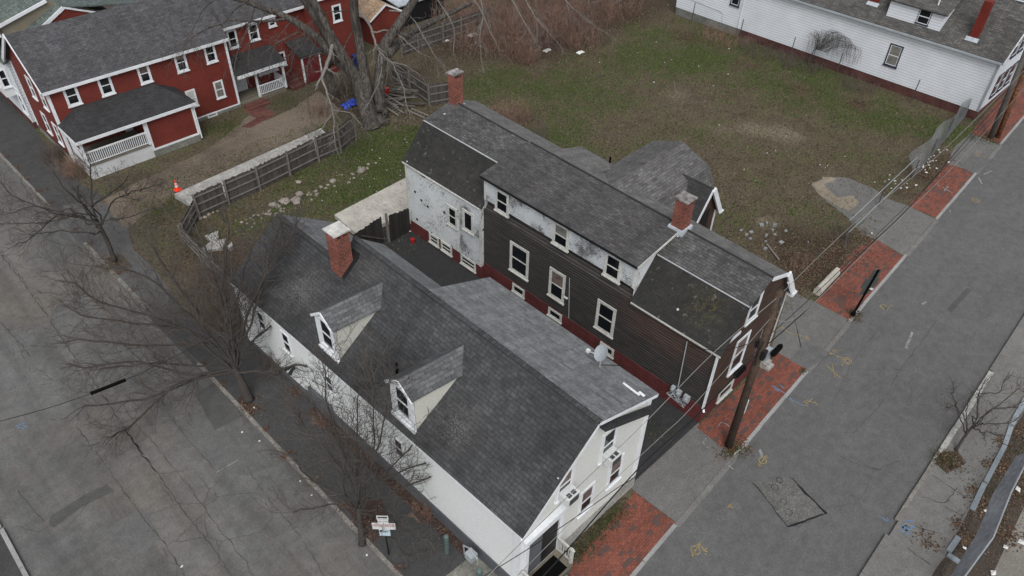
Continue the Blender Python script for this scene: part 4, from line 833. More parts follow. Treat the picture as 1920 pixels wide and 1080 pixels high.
for a,c,z0,z1 in ((24.4,25.2,3.85,5.3),(26.2,27.07,3.95,5.3),(28.0,28.68,4.6,5.32)): window(rh, F2_, a,c,z0,z1,.10)
window(rh, F2_, 26.3,28.1,1.05,1.85,.10,pane='glass_curtained',mid=False); window(rh, F2_, 28.35,28.95,1.2,2.4,.10)
window(rh, ((0,53.7),(1,0),(0,-1)), 32.92,33.78,4.2,5.6,.11)
b = MB(); b.box(24.2,55.36,.3,25.15,55.4,2.35); dd = b.build('door', M['door_white'], rh)
b = MB(); b.box(25.02,55.32,1.25,25.08,55.36,1.32); b.build('handle', M['black_metal'], dd)
# left porch (enclosed end room + open porch)
pr_ = rh
b = MB(); b.box(15.2,50.9,.55,18.6,YF0,3.0); b.build('porch_room', M['siding_red'], rh)
b = MB(); b.box(15.15,50.85,0,18.65,YF0-.05,.5); b.build('porch_room_base', M['concrete_dark'], rh)
b = MB(); b.box(15.15,50.86,.5,18.66,50.9,.64); b.box(15.15,50.85,.64,15.28,50.9,3.0); b.box(18.53,50.85,.64,18.67,50.9,3.0); b.box(18.6,50.9,.5,18.66,53.5,.64); b.build('porch_trim', M['white_trim'], rh)
b = MB(); b.box(10.75,50.9,0,15.148,51.0,.98); b.box(10.75,51.0,0,10.85,53.5,.98); b.build('porch_skirt', M['siding_white_h'] if 'siding_white_h' in M else M['siding_rw'], rh)
b = MB(); b.box(10.72,50.85,.98,15.148,YF0-.03,1.08); b.build('porch_deck', M['deck'], rh)
b = MB(); b.box(10.75,50.88,1.95,15.14,50.96,2.05); b.box(10.75,50.9,1.16,15.14,50.94,1.22)
n = 30
for i in range(n): x = 10.95+i*(4.1/n); b.box(x,50.90,1.22,x+.05,50.94,1.95)
b.box(10.77,50.9,1.95,10.83,53.5,2.03)
for i in range(16): b.box(10.78,51.05+i*.155,1.1,10.82,51.10+i*.155,1.95)
b.build('porch_railing', M['white_trim'], rh)
b = MB(); b.box(10.72,50.84,1.05,10.88,51.0,3.1); b.build('porch_post', M['white_trim'], rh)
b = MB(); b.box(15.0,50.84,1.05,15.14,50.98,3.1); b.build('porch_post', M['white_trim'], rh)
r = MB(); zf, zw = 3.12, 3.95
r.slab([(10.5,50.6,zf),(18.9,50.6,zf),(17.4,YF0,zw),(11.9,YF0,zw)], .08); r.slab([(10.5,50.6,zf),(11.9,YF0,zw),(10.5,YF0,zf)], .08); r.slab([(18.9,50.6,zf),(18.9,YF0,zf),(17.4,YF0,zw)], .08); r.build('porch_roof', M['sh_porch'], rh)
beams(rh, 'porch_fascia', [((10.5,50.6,2.98),(18.9,50.6,2.98),.06,.22),((10.5,50.6,2.98),(10.5,53.6,2.98),.06,.20),((18.88,50.6,2.98),(18.88,53.6,2.98),.06,.20)], M['white_trim'])
window(rh, FR_, 11.9,12.7,1.9,2.95,.10,mid=False); window(rh, FR_, 13.6,14.4,1.9,2.95,.10,mid=False)
b = MB(); b.box(14.55,YF0-.04,1.1,15.1,YF0,2.9); b.build('porch_door', M['door_white'], rh)
# right porch
b = MB(); b.box(23.5,53.45,.0,27.5,55.36,.28); b.build('back_porch_deck', M['deck'], rh)
r = MB(); r.slab([(23.45,53.1,2.72),(27.75,53.1,2.72),(27.75,55.36,3.35),(23.45,55.36,3.35)], .10); r.build('back_porch_roof', M['sh_porch'], rh)
b = MB(); b.box(23.45,53.08,2.42,27.75,53.16,2.68); b.box(27.68,53.16,2.42,27.75,55.3,2.68); b.build('back_porch_fascia', M['white_trim'], rh)
for x in (25.1,27.5):
    b = MB(); b.box(x,53.5,.28,x+.16,53.66,2.45); b.build('back_porch_post', M['white_trim'], rh)
b = MB(); b.box(25.26,53.54,1.1,27.5,53.60,1.18); b.box(25.26,53.55,.4,27.5,53.59,.46)
for i in range(14): b.box(25.36+i*.155,53.55,.46,25.41+i*.155,53.59,1.1)
b.box(27.55,53.66,1.1,27.6,55.3,1.18); b.box(27.55,53.66,.4,27.6,55.3,.46)
for i in range(10): b.box(27.55,53.8+i*.15,.46,27.6,53.85+i*.15,1.1)
b.build('back_porch_railing', M['white_trim'], rh)
# entry bump-out with red door, red deck beside it
b = MB(); b.box(29.3,53.5,0,31.2,55.38,2.35); b.build('entry_wall', M['siding_red'], rh)
b = MB(); b.box(29.6,53.46,.1,30.7,53.5,2.15); b.build('entry_door', M['red_door'], rh)
b = MB(); b.box(29.26,53.44,0,29.42,53.5,2.4); b.box(29.3,53.44,2.25,31.3,53.5,2.4); b.box(30.95,53.44,0,31.05,53.5,2.25); b.build('entry_trim', M['white_trim'], rh)
r = MB(); r.slab([(29.1,53.3,2.42),(31.4,53.3,2.42),(31.4,55.38,3.1),(29.1,55.38,3.1)], .07); r.build('entry_roof', M['sh_porch'], rh)
b = MB(); b.box(27.9,53.2,.0,29.25,55.3,.22); b.build('entry_deck', M['deck_red'], rh)
b = MB(); b.box(18.95,52.9,0,19.05,YF0-.03,.02) ; b = MB(); b.tube([(18.72,50.8,2.9),(18.72,50.8,.2)], .05, 6); b.build('downspout', M['white_trim'], rh)
# low brick steps by the back porch
for i,(y,z) in enumerate(((52.95,.12),(52.45,.06))):
    b = MB(); b.box(23.6,y,0,25.4,y+.45,z+.04); tag(b.build('brick_step', M['brick_path']), ('upper' if i == 0 else 'lower')+' low brick step in front of the red house back porch', 'step')
# ================================================================== WHITE HOUSE AT THE LOT'S FAR SIDE
rw = thing('clapboard_house', (69,27,0), 'long white clapboard house with brown-grey roof and red chimney beyond the empty lot', 'house')
X0 = 65.28
b = MB(); b.loft([(X0,12.45,.75),(X0,12.45,5.0),(69.0,12.45,8.1),(72.8,12.45,5.0),(72.8,12.45,.75)][::-1], [(X0,42.0,.75),(X0,42.0,5.0),(69.0,42,8.1),(72.8,42,5.0),(72.8,42,.75)][::-1]); b.build('wall', M['siding_rw'], rw)
b = MB(); b.box(X0+.03,12.5,0,72.7,34.5,.75); b.build('foundation', M['found_brick'], rw)
b = MB(); b.box(X0+.02,34.502,0,72.7,41.95,.98); b.build('block_foundation', M['found_block'], rw)
r = MB(); r.slab([(64.98,12.2,5.0),(69.0,12.2,8.28),(69.0,42.2,8.28),(64.98,42.2,5.0)], .12); r.slab([(69.0,12.2,8.28),(73.1,12.2,5.0),(73.1,42.2,5.0),(69.0,42.2,8.28)], .12); rr = r.build('roof', M['sh_rw'], rw)
beams(rw, 'gutter', [((64.93,12.2,4.90),(64.93,42.2,4.90),.12,.14)], M['plastic_grey'])
beams(rw, 'rake_trim', [((64.98,12.17,4.88),(69,12.17,8.14),.05,.20),((69,12.17,8.14),(73.1,12.17,4.88),.05,.2)], M['white_trim'])
beams(rw, 'ridge_cap', [((69.0,12.2,8.30),(69,42.2,8.30),.3,.04)], M['flash_grey'])
FX = ((X0,0),(0,1),(-1,0))
window(rw, FX, 19.6,20.72,1.95,3.80,.11,'blue_trim',pane='glass_curtained'); window(rw, FX, 35.1,36.1,2.66,4.1,.11,'blue_trim')
FY = ((0,12.45),(1,0),(0,-1))
for a in (66.9,68.5,70.1): window(rw, FY, a,a+1.25,1.35,3.25,.13,'blue_trim')
for a in (67.6,69.2): window(rw, FY, a,a+1.2,4.5,6.3,.13,'blue_trim')
b = MB(); b.box(X0-.03,12.42,.75,X0,12.6,4.9); b.box(X0,12.42,.75,X0+.15,12.45,4.9); b.build('corner_board', M['plastic_grey'], rw)
b = MB(); b.tube([(X0-.06,34.7,4.8),(X0-.06,34.7,1.0)], .045, 6); b.tube([(X0-.06,34.7,1.0),(X0-.2,34.55,.85)], .045, 6); b.build('downspout', M['white_trim'], rw)
b = MB(); b.tube([(X0-.03,41.5,2.0),(X0-.03,37.0,1.75),(X0-.03,36.6,1.6),(X0-.03,36.6,.5)], .02, 5); b.build('wall_cable', M['plastic_grey'], rw)
def rwch(y0, y1, x, z0, z1):
    b = MB(); b.box(x,y0,z0,x+.55,y1,z1); b.build('chimney', M['chim_red'], rr)
    b = MB(); b.slab([(x-.28,y0-.18,z0+.10),(x,y0-.18,z0+.34),(x,y1+.18,z0+.34),(x-.28,y1+.18,z0+.10)], .02); b.build('chimney_flashing', M['flash_grey'], rr)
rwch(14.85,15.45,65.9,5.5,8.6); rwch(23.2,23.85,66.3,5.8,8.4)
b = MB(); b.box(65.72,17.6,5.3,69.0,22.0,7.0); d = b.build('dormer', M['siding_rw'], rw)
r = MB(); r.slab([(65.45,17.4,6.98),(69.2,17.4,8.35),(69.2,22.2,8.35),(65.45,22.2,6.98)], .1); r.build('dormer_roof', M['sh_rw'], d)
window(d, ((65.72,0),(0,1),(-1,0)), 18.6,19.6,5.75,6.95,.05,'blue_trim')
b = MB(); b.tube([(66.3,18.6,7.2),(66.3,18.6,8.2)], .06, 7); b.build('vent_pipe', M['white_trim'], d)
# ================================================================== HOUSES AT THE TOP EDGE
gh = thing('green_roof_house', (13,66,0), 'tan clapboard house with green-grey roofs standing behind the red house', 'house')
b = MB(); b.box(11.2,62.0,0,18.5,74,6.6); b.add([(9.0,62,6.6),(14.8,62,6.6),(14.8,62,8.25),(9.0,62,6.7)], [(0,1,2,3)]) ; b.build('wall', M['siding_tan'], gh)
vpoly(gh, 'gable_wall', [(11.2,62,6.6),(18.0,62,6.6),(14.6,62,8.2),(11.2,62,7.5)], (0,-1), .04, M['siding_tan'])
r = MB(); r.slab([(10.9,61.8,7.35),(14.6,61.8,8.35),(14.6,76,8.35),(10.9,76,7.35)], .12); r.slab([(10.9,61.8,7.35),(10.9,76,7.35),(8.2,76,5.2),(8.2,61.8,5.2)], .12); r.build('roof', M['sh_green'], gh)
r = MB(); r.slab([(12.2,60.9,6.45),(15.3,60.9,7.9),(15.3,64.8,7.9),(12.2,64.8,6.45)], .1); r.slab([(15.302,60.9,7.9),(15.302,66,7.9),(25,66,6.3),(23.5,60.9,6.3)], .1); r.build('wing_roof', M['sh_green'], gh)
vpoly(gh, 'wing_gable', [(13.0,60.95,6.5),(15.3,60.95,7.75),(18.0,60.95,6.5)], (0,-1), .03, M['siding_red'])
beams(gh, 'rake_trim', [((10.9,61.78,7.25),(14.6,61.78,8.25),.08,.22),((12.9,60.86,6.55),(15.3,60.86,7.84),.08,.24),((15.3,60.86,7.84),(18.2,60.86,6.6),.06,.12),((10.9,61.78,6.6),(10.9,61.78,7.3),.12,.2)], M['white_trim'])
lh = thing('bay_window_house', (12,66,0), 'pale grey house with white bay window left of the red house', 'house')
b = MB(); b.box(10.45,60.75,.5,11.15,75,5.2); b.box(11.15,60.75,.5,18,61.95,5.2); b.build('wall', M['siding_rw'], lh)
b = MB(); b.box(10.4,60.7,0,11.1,75,.5); b.build('foundation', M['found_brick'], lh)
r = MB(); r.slab([(10.15,60.6,5.2),(10.15,75,5.2),(11.5,75,6.1),(11.5,60.6,6.1)], .1); r.build('roof', M['sh_green'], lh)
b = MB(); b.box(9.75,62.2,2.2,10.45,64.4,4.6); bw = b.build('bay', M['white_brd'], lh)
window(bw, ((9.75,0),(0,1),(-1,0)), 62.45,64.1,2.9,4.4,.10); window(bw, ((0,62.2),(1,0),(0,-1)), 9.8,10.4,2.9,4.3,.08)
for a in (61.2,64.9,66.6): window(lh, ((10.45,0),(0,1),(-1,0)), a,a+.85,.95,2.5,.10)
b = MB(); b.box(10.42,60.7,.5,10.46,60.9,5.1); b.box(10.42,61.0,2.75,10.46,62.1,2.9); b.build('corner_board', M['white_trim'], lh)
ts = thing('red_shed', (40,58,0), 'small red shed with tan shingle roof beside the wooden fence', 'shed')
b = MB(); b.loft([(38.2,56.0,0),(38.2,56.0,2.45),(39.8,56.0,3.35),(41.4,56.0,2.45),(41.4,56.0,0)][::-1], [(38.2,61,0),(38.2,61,2.45),(39.8,61,3.35),(41.4,61,2.45),(41.4,61,0)][::-1]); b.build('wall', M['siding_red'], ts)
r = MB(); r.slab([(37.9,55.8,2.38),(39.8,55.8,3.5),(39.8,61.2,3.5),(37.9,61.2,2.38)], .08); r.slab([(39.8,55.8,3.5),(41.7,55.8,2.38),(41.7,61.2,2.38),(39.8,61.2,3.5)], .08); r.build('roof', M['sh_tan'], ts)
beams(ts, 'rake_trim', [((37.9,55.78,2.3),(39.8,55.78,3.4),.05,.14),((39.8,55.78,3.4),(41.7,55.78,2.3),.05,.14)], M['white_trim'])
gs = thing('dark_shed', (47,60,0), 'dark shed with pale metal roof edge behind the fence at the top', 'shed')
b = MB(); b.box(42.5,57.5,0,48,62,2.2); b.build('wall', M['flash_dark'], gs)
r = MB(); r.slab([(42.2,57.2,2.2),(48.3,57.2,2.2),(48.3,62.3,2.9),(42.2,62.3,2.9)], .1); r.build('roof', M['flash_grey'], gs)
# ================================================================== FENCES
def board_fence(name, label, pts, h, mat='fence', side=1, gap_h=0.06, group=None, cat='fence', h2=None):
    root = thing(name, (pts[0][0], pts[0][1], 0), label, cat, group); rng = random.Random(len(pts)*7+int(h*100))
    N = len(pts)-1
    for si, (a, c) in enumerate(zip(pts, pts[1:])):
        a = Vector((*a[:2],0)); c = Vector((*c[:2],0)); d = (c-a); L = d.length; d.normalize(); t = Vector((-d.y,d.x,0))*side
        ha = h if h2 is None else h+(h2-h)*si/N
        b = MB(); n = int(L/.145)
        for i in range(n):
            p = a+d*(i*.145+.005); q = a+d*(i*.145+.14); hh = ha+rng.uniform(-gap_h,gap_h); o = t*(-.012+rng.uniform(-.004,.004)); o2 = t*.012
            b.prism([tuple((p+o)[:2]), tuple((q+o)[:2]), tuple((q+o2)[:2]), tuple((p+o2)[:2])], .03+rng.uniform(0,.03), hh)
        b.build('board_panel', M[mat], root)
        for z in (.35, ha*.55, ha-.22):
            b = MB(); b.beam(a-t*.045+Vector((0,0,z)), c-t*.045+Vector((0,0,z)), .05, .09); b.build('rail', M['rail'], root)
    for i, p in enumerate(pts):
        q = Vector((*p[:2],0)); j = min(i, N-1); d = (Vector((*pts[j+1][:2],0))-Vector((*pts[j][:2],0))).normalized(); t = Vector((-d.y,d.x,0))*side
        q = q-t*.12; b = MB(); hp = (h if h2 is None else h+(h2-h)*i/N)+.12
        b.beam((q.x,q.y,0), (q.x+rng.uniform(-.03,.03),q.y,hp), .11, .11); b.build('post', M['rail'], root)
    return root
board_fence('board_fence', 'long weathered board fence beside the pale concrete ledge', [(13.87,41.99),(16.0,42.05),(18.34,42.12),(20.8,42.35),(23.33,42.61),(25.17,42.61),(27.0,43.3)], 1.75, h2=2.0)
board_fence('board_fence', 'short board fence turning from the concrete ledge toward the street bushes', [(11.95,40.0),(13.80,41.9)], 1.45)
board_fence('board_fence', 'overgrown board fence behind bushes along the wide street sidewalk', [(11.7,32.2),(11.8,34.8),(11.85,37.4),(11.95,39.85)], 1.4, side=-1)
board_fence('board_fence', 'grey board fence at the lot edge near the fallen branches and shed', [(38.6,52.44),(40.5,52.44),(43.39,52.38),(45.6,52.33),(48.5,52.3)], 1.75)
board_fence('board_fence', 'grey board fence behind the pile of ladders', [(36.1,43.0),(34.6,43.6),(34.9,46.4),(35.2,49.3)], 1.85, side=-1)
board_fence('board_fence', 'tan board fence at the top corner of the lot beside the block foundation', [(58.5,47.9),(62,47.6),(65.3,47.4)], 1.9)
# wooden gate between the houses
wg = thing('wooden_gate', (21.4,31.7,0), 'dark leaning board gate across the alley with pale concrete pad behind', 'gate')
def panel(pts, h0, h1, name):
    a = Vector((*pts[0],0)); c = Vector((*pts[1],0)); d = (c-a); L = d.length; d.normalize(); t = Vector((-d.y,d.x,0)); b = MB(); n = int(L/.12); rng = random.Random(3)
    for i in range(n):
        p = a+d*(i*.12+.004); q = a+d*(i*.12+.116); h = h0+(h1-h0)*i/n+rng.uniform(-.05,.05)
        b.prism([tuple(p[:2]),tuple(q[:2]),tuple((q+t*.025)[:2]),tuple((p+t*.025)[:2])], .04, h)
    return b.build(name, M['fence_dark'], wg)
panel([(18.9,31.9),(21.0,31.75)], 1.6, 2.02, 'board_panel'); panel([(21.3,31.5),(23.0,31.6)], 2.05, 1.72, 'board_panel')
b = MB(); b.beam((21.2,31.62,0),(21.2,31.62,2.2),.12,.12); b.build('post', M['rail'], wg)
b = MB(); b.beam((19.3,31.62,1.5),(21.1,31.55,.3),.09,.04); b.build('brace', M['fence'], wg)
b = MB(); b.beam((22.98,31.45,0),(22.98,31.45,1.7),.06,.06); b.build('gate_pole', M['grey_metal'], wg)
# concrete ledge beside the driveway, and the pad
b = MB(); b.prism([(13.77, 45.06, 0.34), (25.84, 45.93, 0.34), (25.3,43.1), (23.33,42.85), (18.34,42.4), (14.1,42.25), (13.96, 43.70)], 0, .34)
tag(b.build('concrete_ledge', M['concrete']), 'long pale concrete ledge between dirt driveway and board fence', 'ledge')
b = MB(); b.prism([(20.2,36.0),(26.8,36.35),(26.8,33.0),(20.0,33.15)], 0, .3)
tag(b.build('concrete_pad', M['pad']), 'stained pale concrete pad behind the wooden gate', 'concrete pad')
# chain-link fence along the narrow street, sagging mesh
def mesh_panel(b, P, Q, hP, hQ, lean0, lean1, step=.16, r=.006, N=None):
    P = Vector((*P,0)); Q = Vector((*Q,0)); d = Q-P; L = d.length; d.normalize(); t = Vector((-d.y,d.x,0)); n = int(L/step)
    def pt(u, v):
        k = u/L; h = hP+(hQ-hP)*k; ln = lean0+(lean1-lean0)*k+.15*math.sin(u*1.3)*v
        z = h*v*(1-.06*abs(math.sin(u*.9))); return P+d*u+t*(ln*v*v)+Vector((0,0,z))
    m = 9
    for i in range(-m, n+m):
        for s in (1,-1):
            path = []
            for j in range(m+1):
                u = (i+s*j)*step if s > 0 else (i+m-j)*step
                if 0 <= u <= L: path.append(pt(u, j/m))
            if len(path) > 1: b.tube(path, r, 3, False)
cf = thing('chain_link_fence', (53,12.4,0), 'sagging grey chain-link fence section leaning by the far end of the empty lot', 'fence')
b = MB(); mesh_panel(b, (52.9,12.15), (66.5,13.25), 1.5, 1.85, .75, .1, .14, .0085); b.build('wire_mesh', M['wire'], cf)
for x,y,h in ((66.56,13.26,1.85),(60.5,12.85,1.8),(56.8,12.5,1.6),(53.0,12.2,1.5)):
    b = MB(); b.tube([(x,y,0),(x,y,h)], .035, 6); b.build('post', M['dull_metal'], cf)
cr = thing('fence_rails', (47,12.2,0), 'bare galvanised fence rails on two posts over the lot driveway', 'railing')
b = MB(); b.tube([(41.6,11.6,.0),(42.3,12.0,1.62)], .04, 6); b.build('post', M['dull_metal'], cr)
b = MB(); b.tube([(47.84,12.29,0),(47.9,12.35,1.6)], .04, 6); b.build('post', M['dull_metal'], cr)
b = MB(); b.tube([(42.3,12.1,1.6),(53.2,12.45,1.55)], .028, 6); b.build('rail', M['grey_metal'], cr)
b = MB(); b.tube([(42.1,11.9,.75),(53.0,12.2,.8)], .028, 6); b.build('rail', M['grey_metal'], cr)
# line of bare posts along the far white house
for i, y in enumerate((16.6,17.3,24.0,28.6,34.0,39.5,46.0)):
    if i == 0: continue
    b = MB(); x = 64.35+.05*i; b.tube([(x,y,0),(x+RNG.uniform(-.05,.05),y+RNG.uniform(-.05,.05),2.05)], .042, 5)
    w = {1:'nearest the street end',2:'below the blue framed window',3:'beside the hanging vine',4:'next past the vine toward the downspout',5:'just left of the downspout',6:'at the block foundation corner'}[i]
    tag(b.build('fence_post', M['dull_metal']), 'thin bare fence post along the far white house, '+w, 'fence post', 'bare posts along the far white house')
# fence at bottom right with rail and grey fabric
bf = thing('screened_fence', (27,-2.4,0), 'leaning fence with pale top rail and grey windscreen fabric at the bottom right corner', 'fence')
top = [(22.76, -2.22, 1.50), (25.98, -2.41, 1.50), (28.74, -2.15, 1.50), (31.83, -2.02, 1.50)]
bot = [(23.59, -1.94, 0.35), (26.68, -1.95, 0.45), (29.15, -1.68, 0.55), (32.00, -1.67, 0.60), ]
b = MB(); n = 24; vs = []
def along(P, t):
    t *= len(P)-1; i = min(int(t), len(P)-2); return Vector(P[i]).lerp(Vector(P[i+1]), t-i)
for i in range(n+1):
    A_ = along(top, i/n); B_ = along(bot, i/n)
    for j in range(6): vs.append(A_.lerp(B_, j/5)+Vector((0,0,.05*math.sin(i*1.3+j))))
b.add(vs, [(i*6+j, i*6+j+1, (i+1)*6+j+1, (i+1)*6+j) for i in range(n) for j in range(5)]); b.build('windscreen', M['screen'], bf)
b = MB(); b.tube([Vector(p)+Vector((0,0,.03)) for p in top], .035, 6); b.build('rail', M['grey_metal'], bf)
b = MB(); b.tube([((25.98, -2.41, 1.50)[0],(25.98, -2.41, 1.50)[1],1.55),((25.98, -2.41, 1.50)[0]-.3,(25.98, -2.41, 1.50)[1]-.1,0)], .045, 6); b.build('post', M['dull_metal'], bf)
# ================================================================== TREES
def catmull(P, k=4):
    P = [Vector(p) for p in P]; out = []
    for i in range(len(P)-1):
        a = P[max(i-1,0)]; p = P[i]; q = P[i+1]; c = P[min(i+2,len(P)-1)]
        for j in range(k):
            t = j/k; out.append(.5*((2*p)+(q-a)*t+(2*a-5*p+4*q-c)*t*t+(3*p-a-3*q+c)*t**3))
    out.append(P[-1]); return out
def rotd(d, ang, rng):
    a = d.orthogonal().normalized(); a = Matrix.Rotation(rng.uniform(0, 6.283), 3, d) @ a
    return (d*math.cos(ang)+a*math.sin(ang)).normalized()
def grow(mb, p, d, L, r, lvl, rng, up=.08, dens=1.0, rmin=.0065, droop=0, wig=.2):
    n = max(3, int(L/.28)); n = min(n, 9); path = [p]; st = L/n; dd = d.copy()
    for i in range(n):
        dd = (dd+Vector((rng.gauss(0,wig),rng.gauss(0,wig),rng.gauss(0,wig)+up-droop))).normalized(); path.append(path[-1]+dd*st)
    rad = [max(rmin, r*(1-.72*i/n)) for i in range(n+1)]
    mb.tube(path, rad, 3 if r < .03 else 4, False)
    if lvl <= 0: return
    k = max(2, int(dens*L/(.30 if lvl == 1 else .42)))
    for j in range(k):
        t = rng.uniform(.18, 1.0); i = min(n-1, int(t*n)); q = path[i].lerp(path[i+1], t*n-i)
        dl = (path[i+1]-path[i]).normalized()
        grow(mb, q, rotd(dl, rng.uniform(.45,1.0), rng), L*rng.uniform(.32,.6)*(1.15-.45*t), max(rmin, rad[i]*.6), lvl-1, rng, up, dens, rmin, droop, wig)
def limb(mb, tw, P, r0, r1, lvl, rng, dens=1.0, up=.08, n=5, start=.25, tl=(.5,1.1), rmin=.0065, droop=0, tipk=1):
    path = catmull(P, 4); m = len(path)
    path = [p+Vector((rng.gauss(0,.03),rng.gauss(0,.03),rng.gauss(0,.03))) if 0 < i < m-1 else p for i, p in enumerate(path)]
    rad = [r0+(r1-r0)*(i/(m-1))**.8 for i in range(m)]
    mb.tube(path, rad, n, True)
    L = sum((path[i+1]-path[i]).length for i in range(m-1)); k = int(dens*L/.26)
    for j in range(k):
        t = rng.uniform(start, 1.0); i = min(m-2, int(t*(m-1))); q = path[i].lerp(path[i+1], t*(m-1)-i); dl = (path[i+1]-path[i]).normalized()
        grow(tw, q, rotd(dl, rng.uniform(.4,1.05), rng), rng.uniform(*tl)*min(2.2, .5+L*.16), max(rmin, rad[i]*.42), lvl, rng, up, dens, rmin, droop)
    for j in range(tipk*2): grow(tw, path[-1], rotd(dl, rng.uniform(.1,.4), rng), rng.uniform(*tl), r1*.8, lvl, rng, up, dens, rmin, droop)
def street_tree(label, base, trunk, tr, fork, ends, seed, dens=1.0, lvl=2, tl=(.5,1.1), mat='bark', lr=.5, group=None, cat='tree', name='bare_tree'):
    rng = random.Random(seed); root = thing(name, base, label, cat, group)
    mb = MB(); tp = catmull(trunk, 4); mb.tube(tp, [tr*(1.25 if i == 0 else 1-.35*i/len(tp)) for i in range(len(tp))], 9); mb.build('trunk', M[mat], root, smooth=True)
    lb = MB(); tw = MB()
    for e in ends:
        t0, mids, end = e[0]*(1 if e[0] < 1 else rng.uniform(.72,1.0)), e[1:-1], Vector(e[-1])
        k = t0*(len(tp)-1); i = min(int(k), len(tp)-2); s = tp[i].lerp(tp[i+1], k-i)
        if mids: P = [s, s.lerp(Vector(mids[0]),.5)+Vector((rng.gauss(0,.12),rng.gauss(0,.12),rng.gauss(0,.12)))]+[Vector(m)+Vector((rng.gauss(0,.14),rng.gauss(0,.14),rng.gauss(0,.14))) for m in mids]+[end]
        else:
            mid = s.lerp(end, .45)+Vector((rng.uniform(-.15,.15), rng.uniform(-.15,.15), .12*(end-s).length)); P = [s, mid, end]
        limb(lb, tw, P, tr*lr, tr*.13+.008, lvl, rng, dens, n=6, tl=tl, tipk=1, start=.42)
    lb.build('limb', M[mat], root, smooth=True); tw.build('crown', M['twig'], root)
    return root
def thing_part(root, n): return root
street_tree('bare young street tree in front of the red house porch', (8.11,41.27,0), [(8.11,41.27,0),(8.24, 41.69, 1.30),(8.17, 41.89, 2.70)], .15, 1,
  [(1.0,(7.59, 42.39, 3.10),(5.97, 42.59, 3.30),(3.94, 43.96, 3.40)),(1.0,(7.65, 42.26, 3.40),(6.48, 42.89, 4.00),(5.23, 43.93, 4.60),(5.02, 44.70, 5.20)),(1.0,(7.72, 41.36, 4.20),(7.97, 41.77, 5.30)),(1.0,(8.19, 41.70, 3.80),(8.54, 41.46, 5.20),(8.88, 41.47, 6.60)),
   (1.0,(8.38, 41.49, 4.00),(8.96, 40.65, 4.80),(10.04, 39.49, 6.00)),(1.0,(9.01, 41.64, 3.70),(10.25, 40.42, 4.40),(11.43, 39.20, 5.00)),(.75,(8.47, 41.59, 2.60),(8.60, 41.21, 3.00),(9.03, 39.77, 3.40),(10.51, 38.41, 4.20)),(.7,(7.14, 41.58, 2.70),(6.34, 41.91, 3.00),(4.92, 42.24, 3.10)),
   (.9,(6.99, 42.87, 3.40),(4.96, 42.56, 2.90),(4.02, 42.63, 2.60)),(1,(7.44, 41.80, 5.00),(7.24, 42.37, 6.20)),(1,(6.72, 43.15, 3.20),(5.63, 43.75, 3.60),(4.68, 44.28, 3.60))], 11, dens=1.3, lvl=2, tl=(.6,1.2), lr=.42)
street_tree('large bare spreading street tree by the rear corner of the corner house', (8.35,26.16,0), [(8.35,26.16,0),(8.36, 26.49, 1.10),(8.36, 26.80, 1.80)], .24, 1,
  [(1,(8.08, 27.98, 2.60),(6.14, 29.27, 3.00),(3.56, 31.84, 3.40)),(1,(8.06, 28.17, 3.20),(6.44, 30.27, 4.20),(5.15, 32.13, 4.80),(4.58, 33.29, 5.40)),(1,(8.40, 28.00, 3.80),(7.95, 29.29, 5.60),(7.73, 30.55, 7.20)),(1,(8.37, 27.11, 3.40),(8.91, 27.68, 5.40),(9.44, 28.99, 7.80)),
   (1,(8.69, 26.86, 3.00),(9.87, 27.38, 5.00),(11.01, 27.83, 7.00)),(1,(8.91, 26.59, 3.40),(10.63, 26.77, 5.60),(12.88, 27.05, 7.40)),(1,(9.01, 26.61, 2.60),(10.38, 26.20, 3.40),(11.99, 24.84, 4.00)),(.9,(7.37, 27.97, 2.00),(5.69, 28.83, 2.20),(3.85, 30.31, 2.40)),
   (.9,(6.90, 27.71, 1.80),(4.70, 28.20, 1.60),(2.30, 29.70, 1.50)),(.9,(6.44, 27.65, 2.20),(5.16, 28.90, 2.90),(3.06, 30.30, 3.00)),(1,(7.84, 28.17, 4.40),(6.85, 30.40, 6.20),(5.44, 31.78, 6.80)),(1,(9.71, 26.69, 4.20),(11.33, 27.26, 6.20),(12.32, 27.40, 7.80)),
   (.8,(9.34, 25.37, 2.20),(10.47, 24.26, 2.60),(11.17, 22.65, 2.60)),(1,(7.38, 28.75, 3.60),(5.74, 30.43, 4.20),(4.04, 32.09, 4.50)),(1,(8.81, 27.05, 4.20),(9.68, 27.75, 6.20),(10.61, 28.63, 8.00)),(.9,(5.83, 27.67, 1.90),(3.53, 27.57, 1.20),(2.62, 27.70, 0.90))], 22, dens=1.05, lvl=2, tl=(.75,1.4), lr=.32)
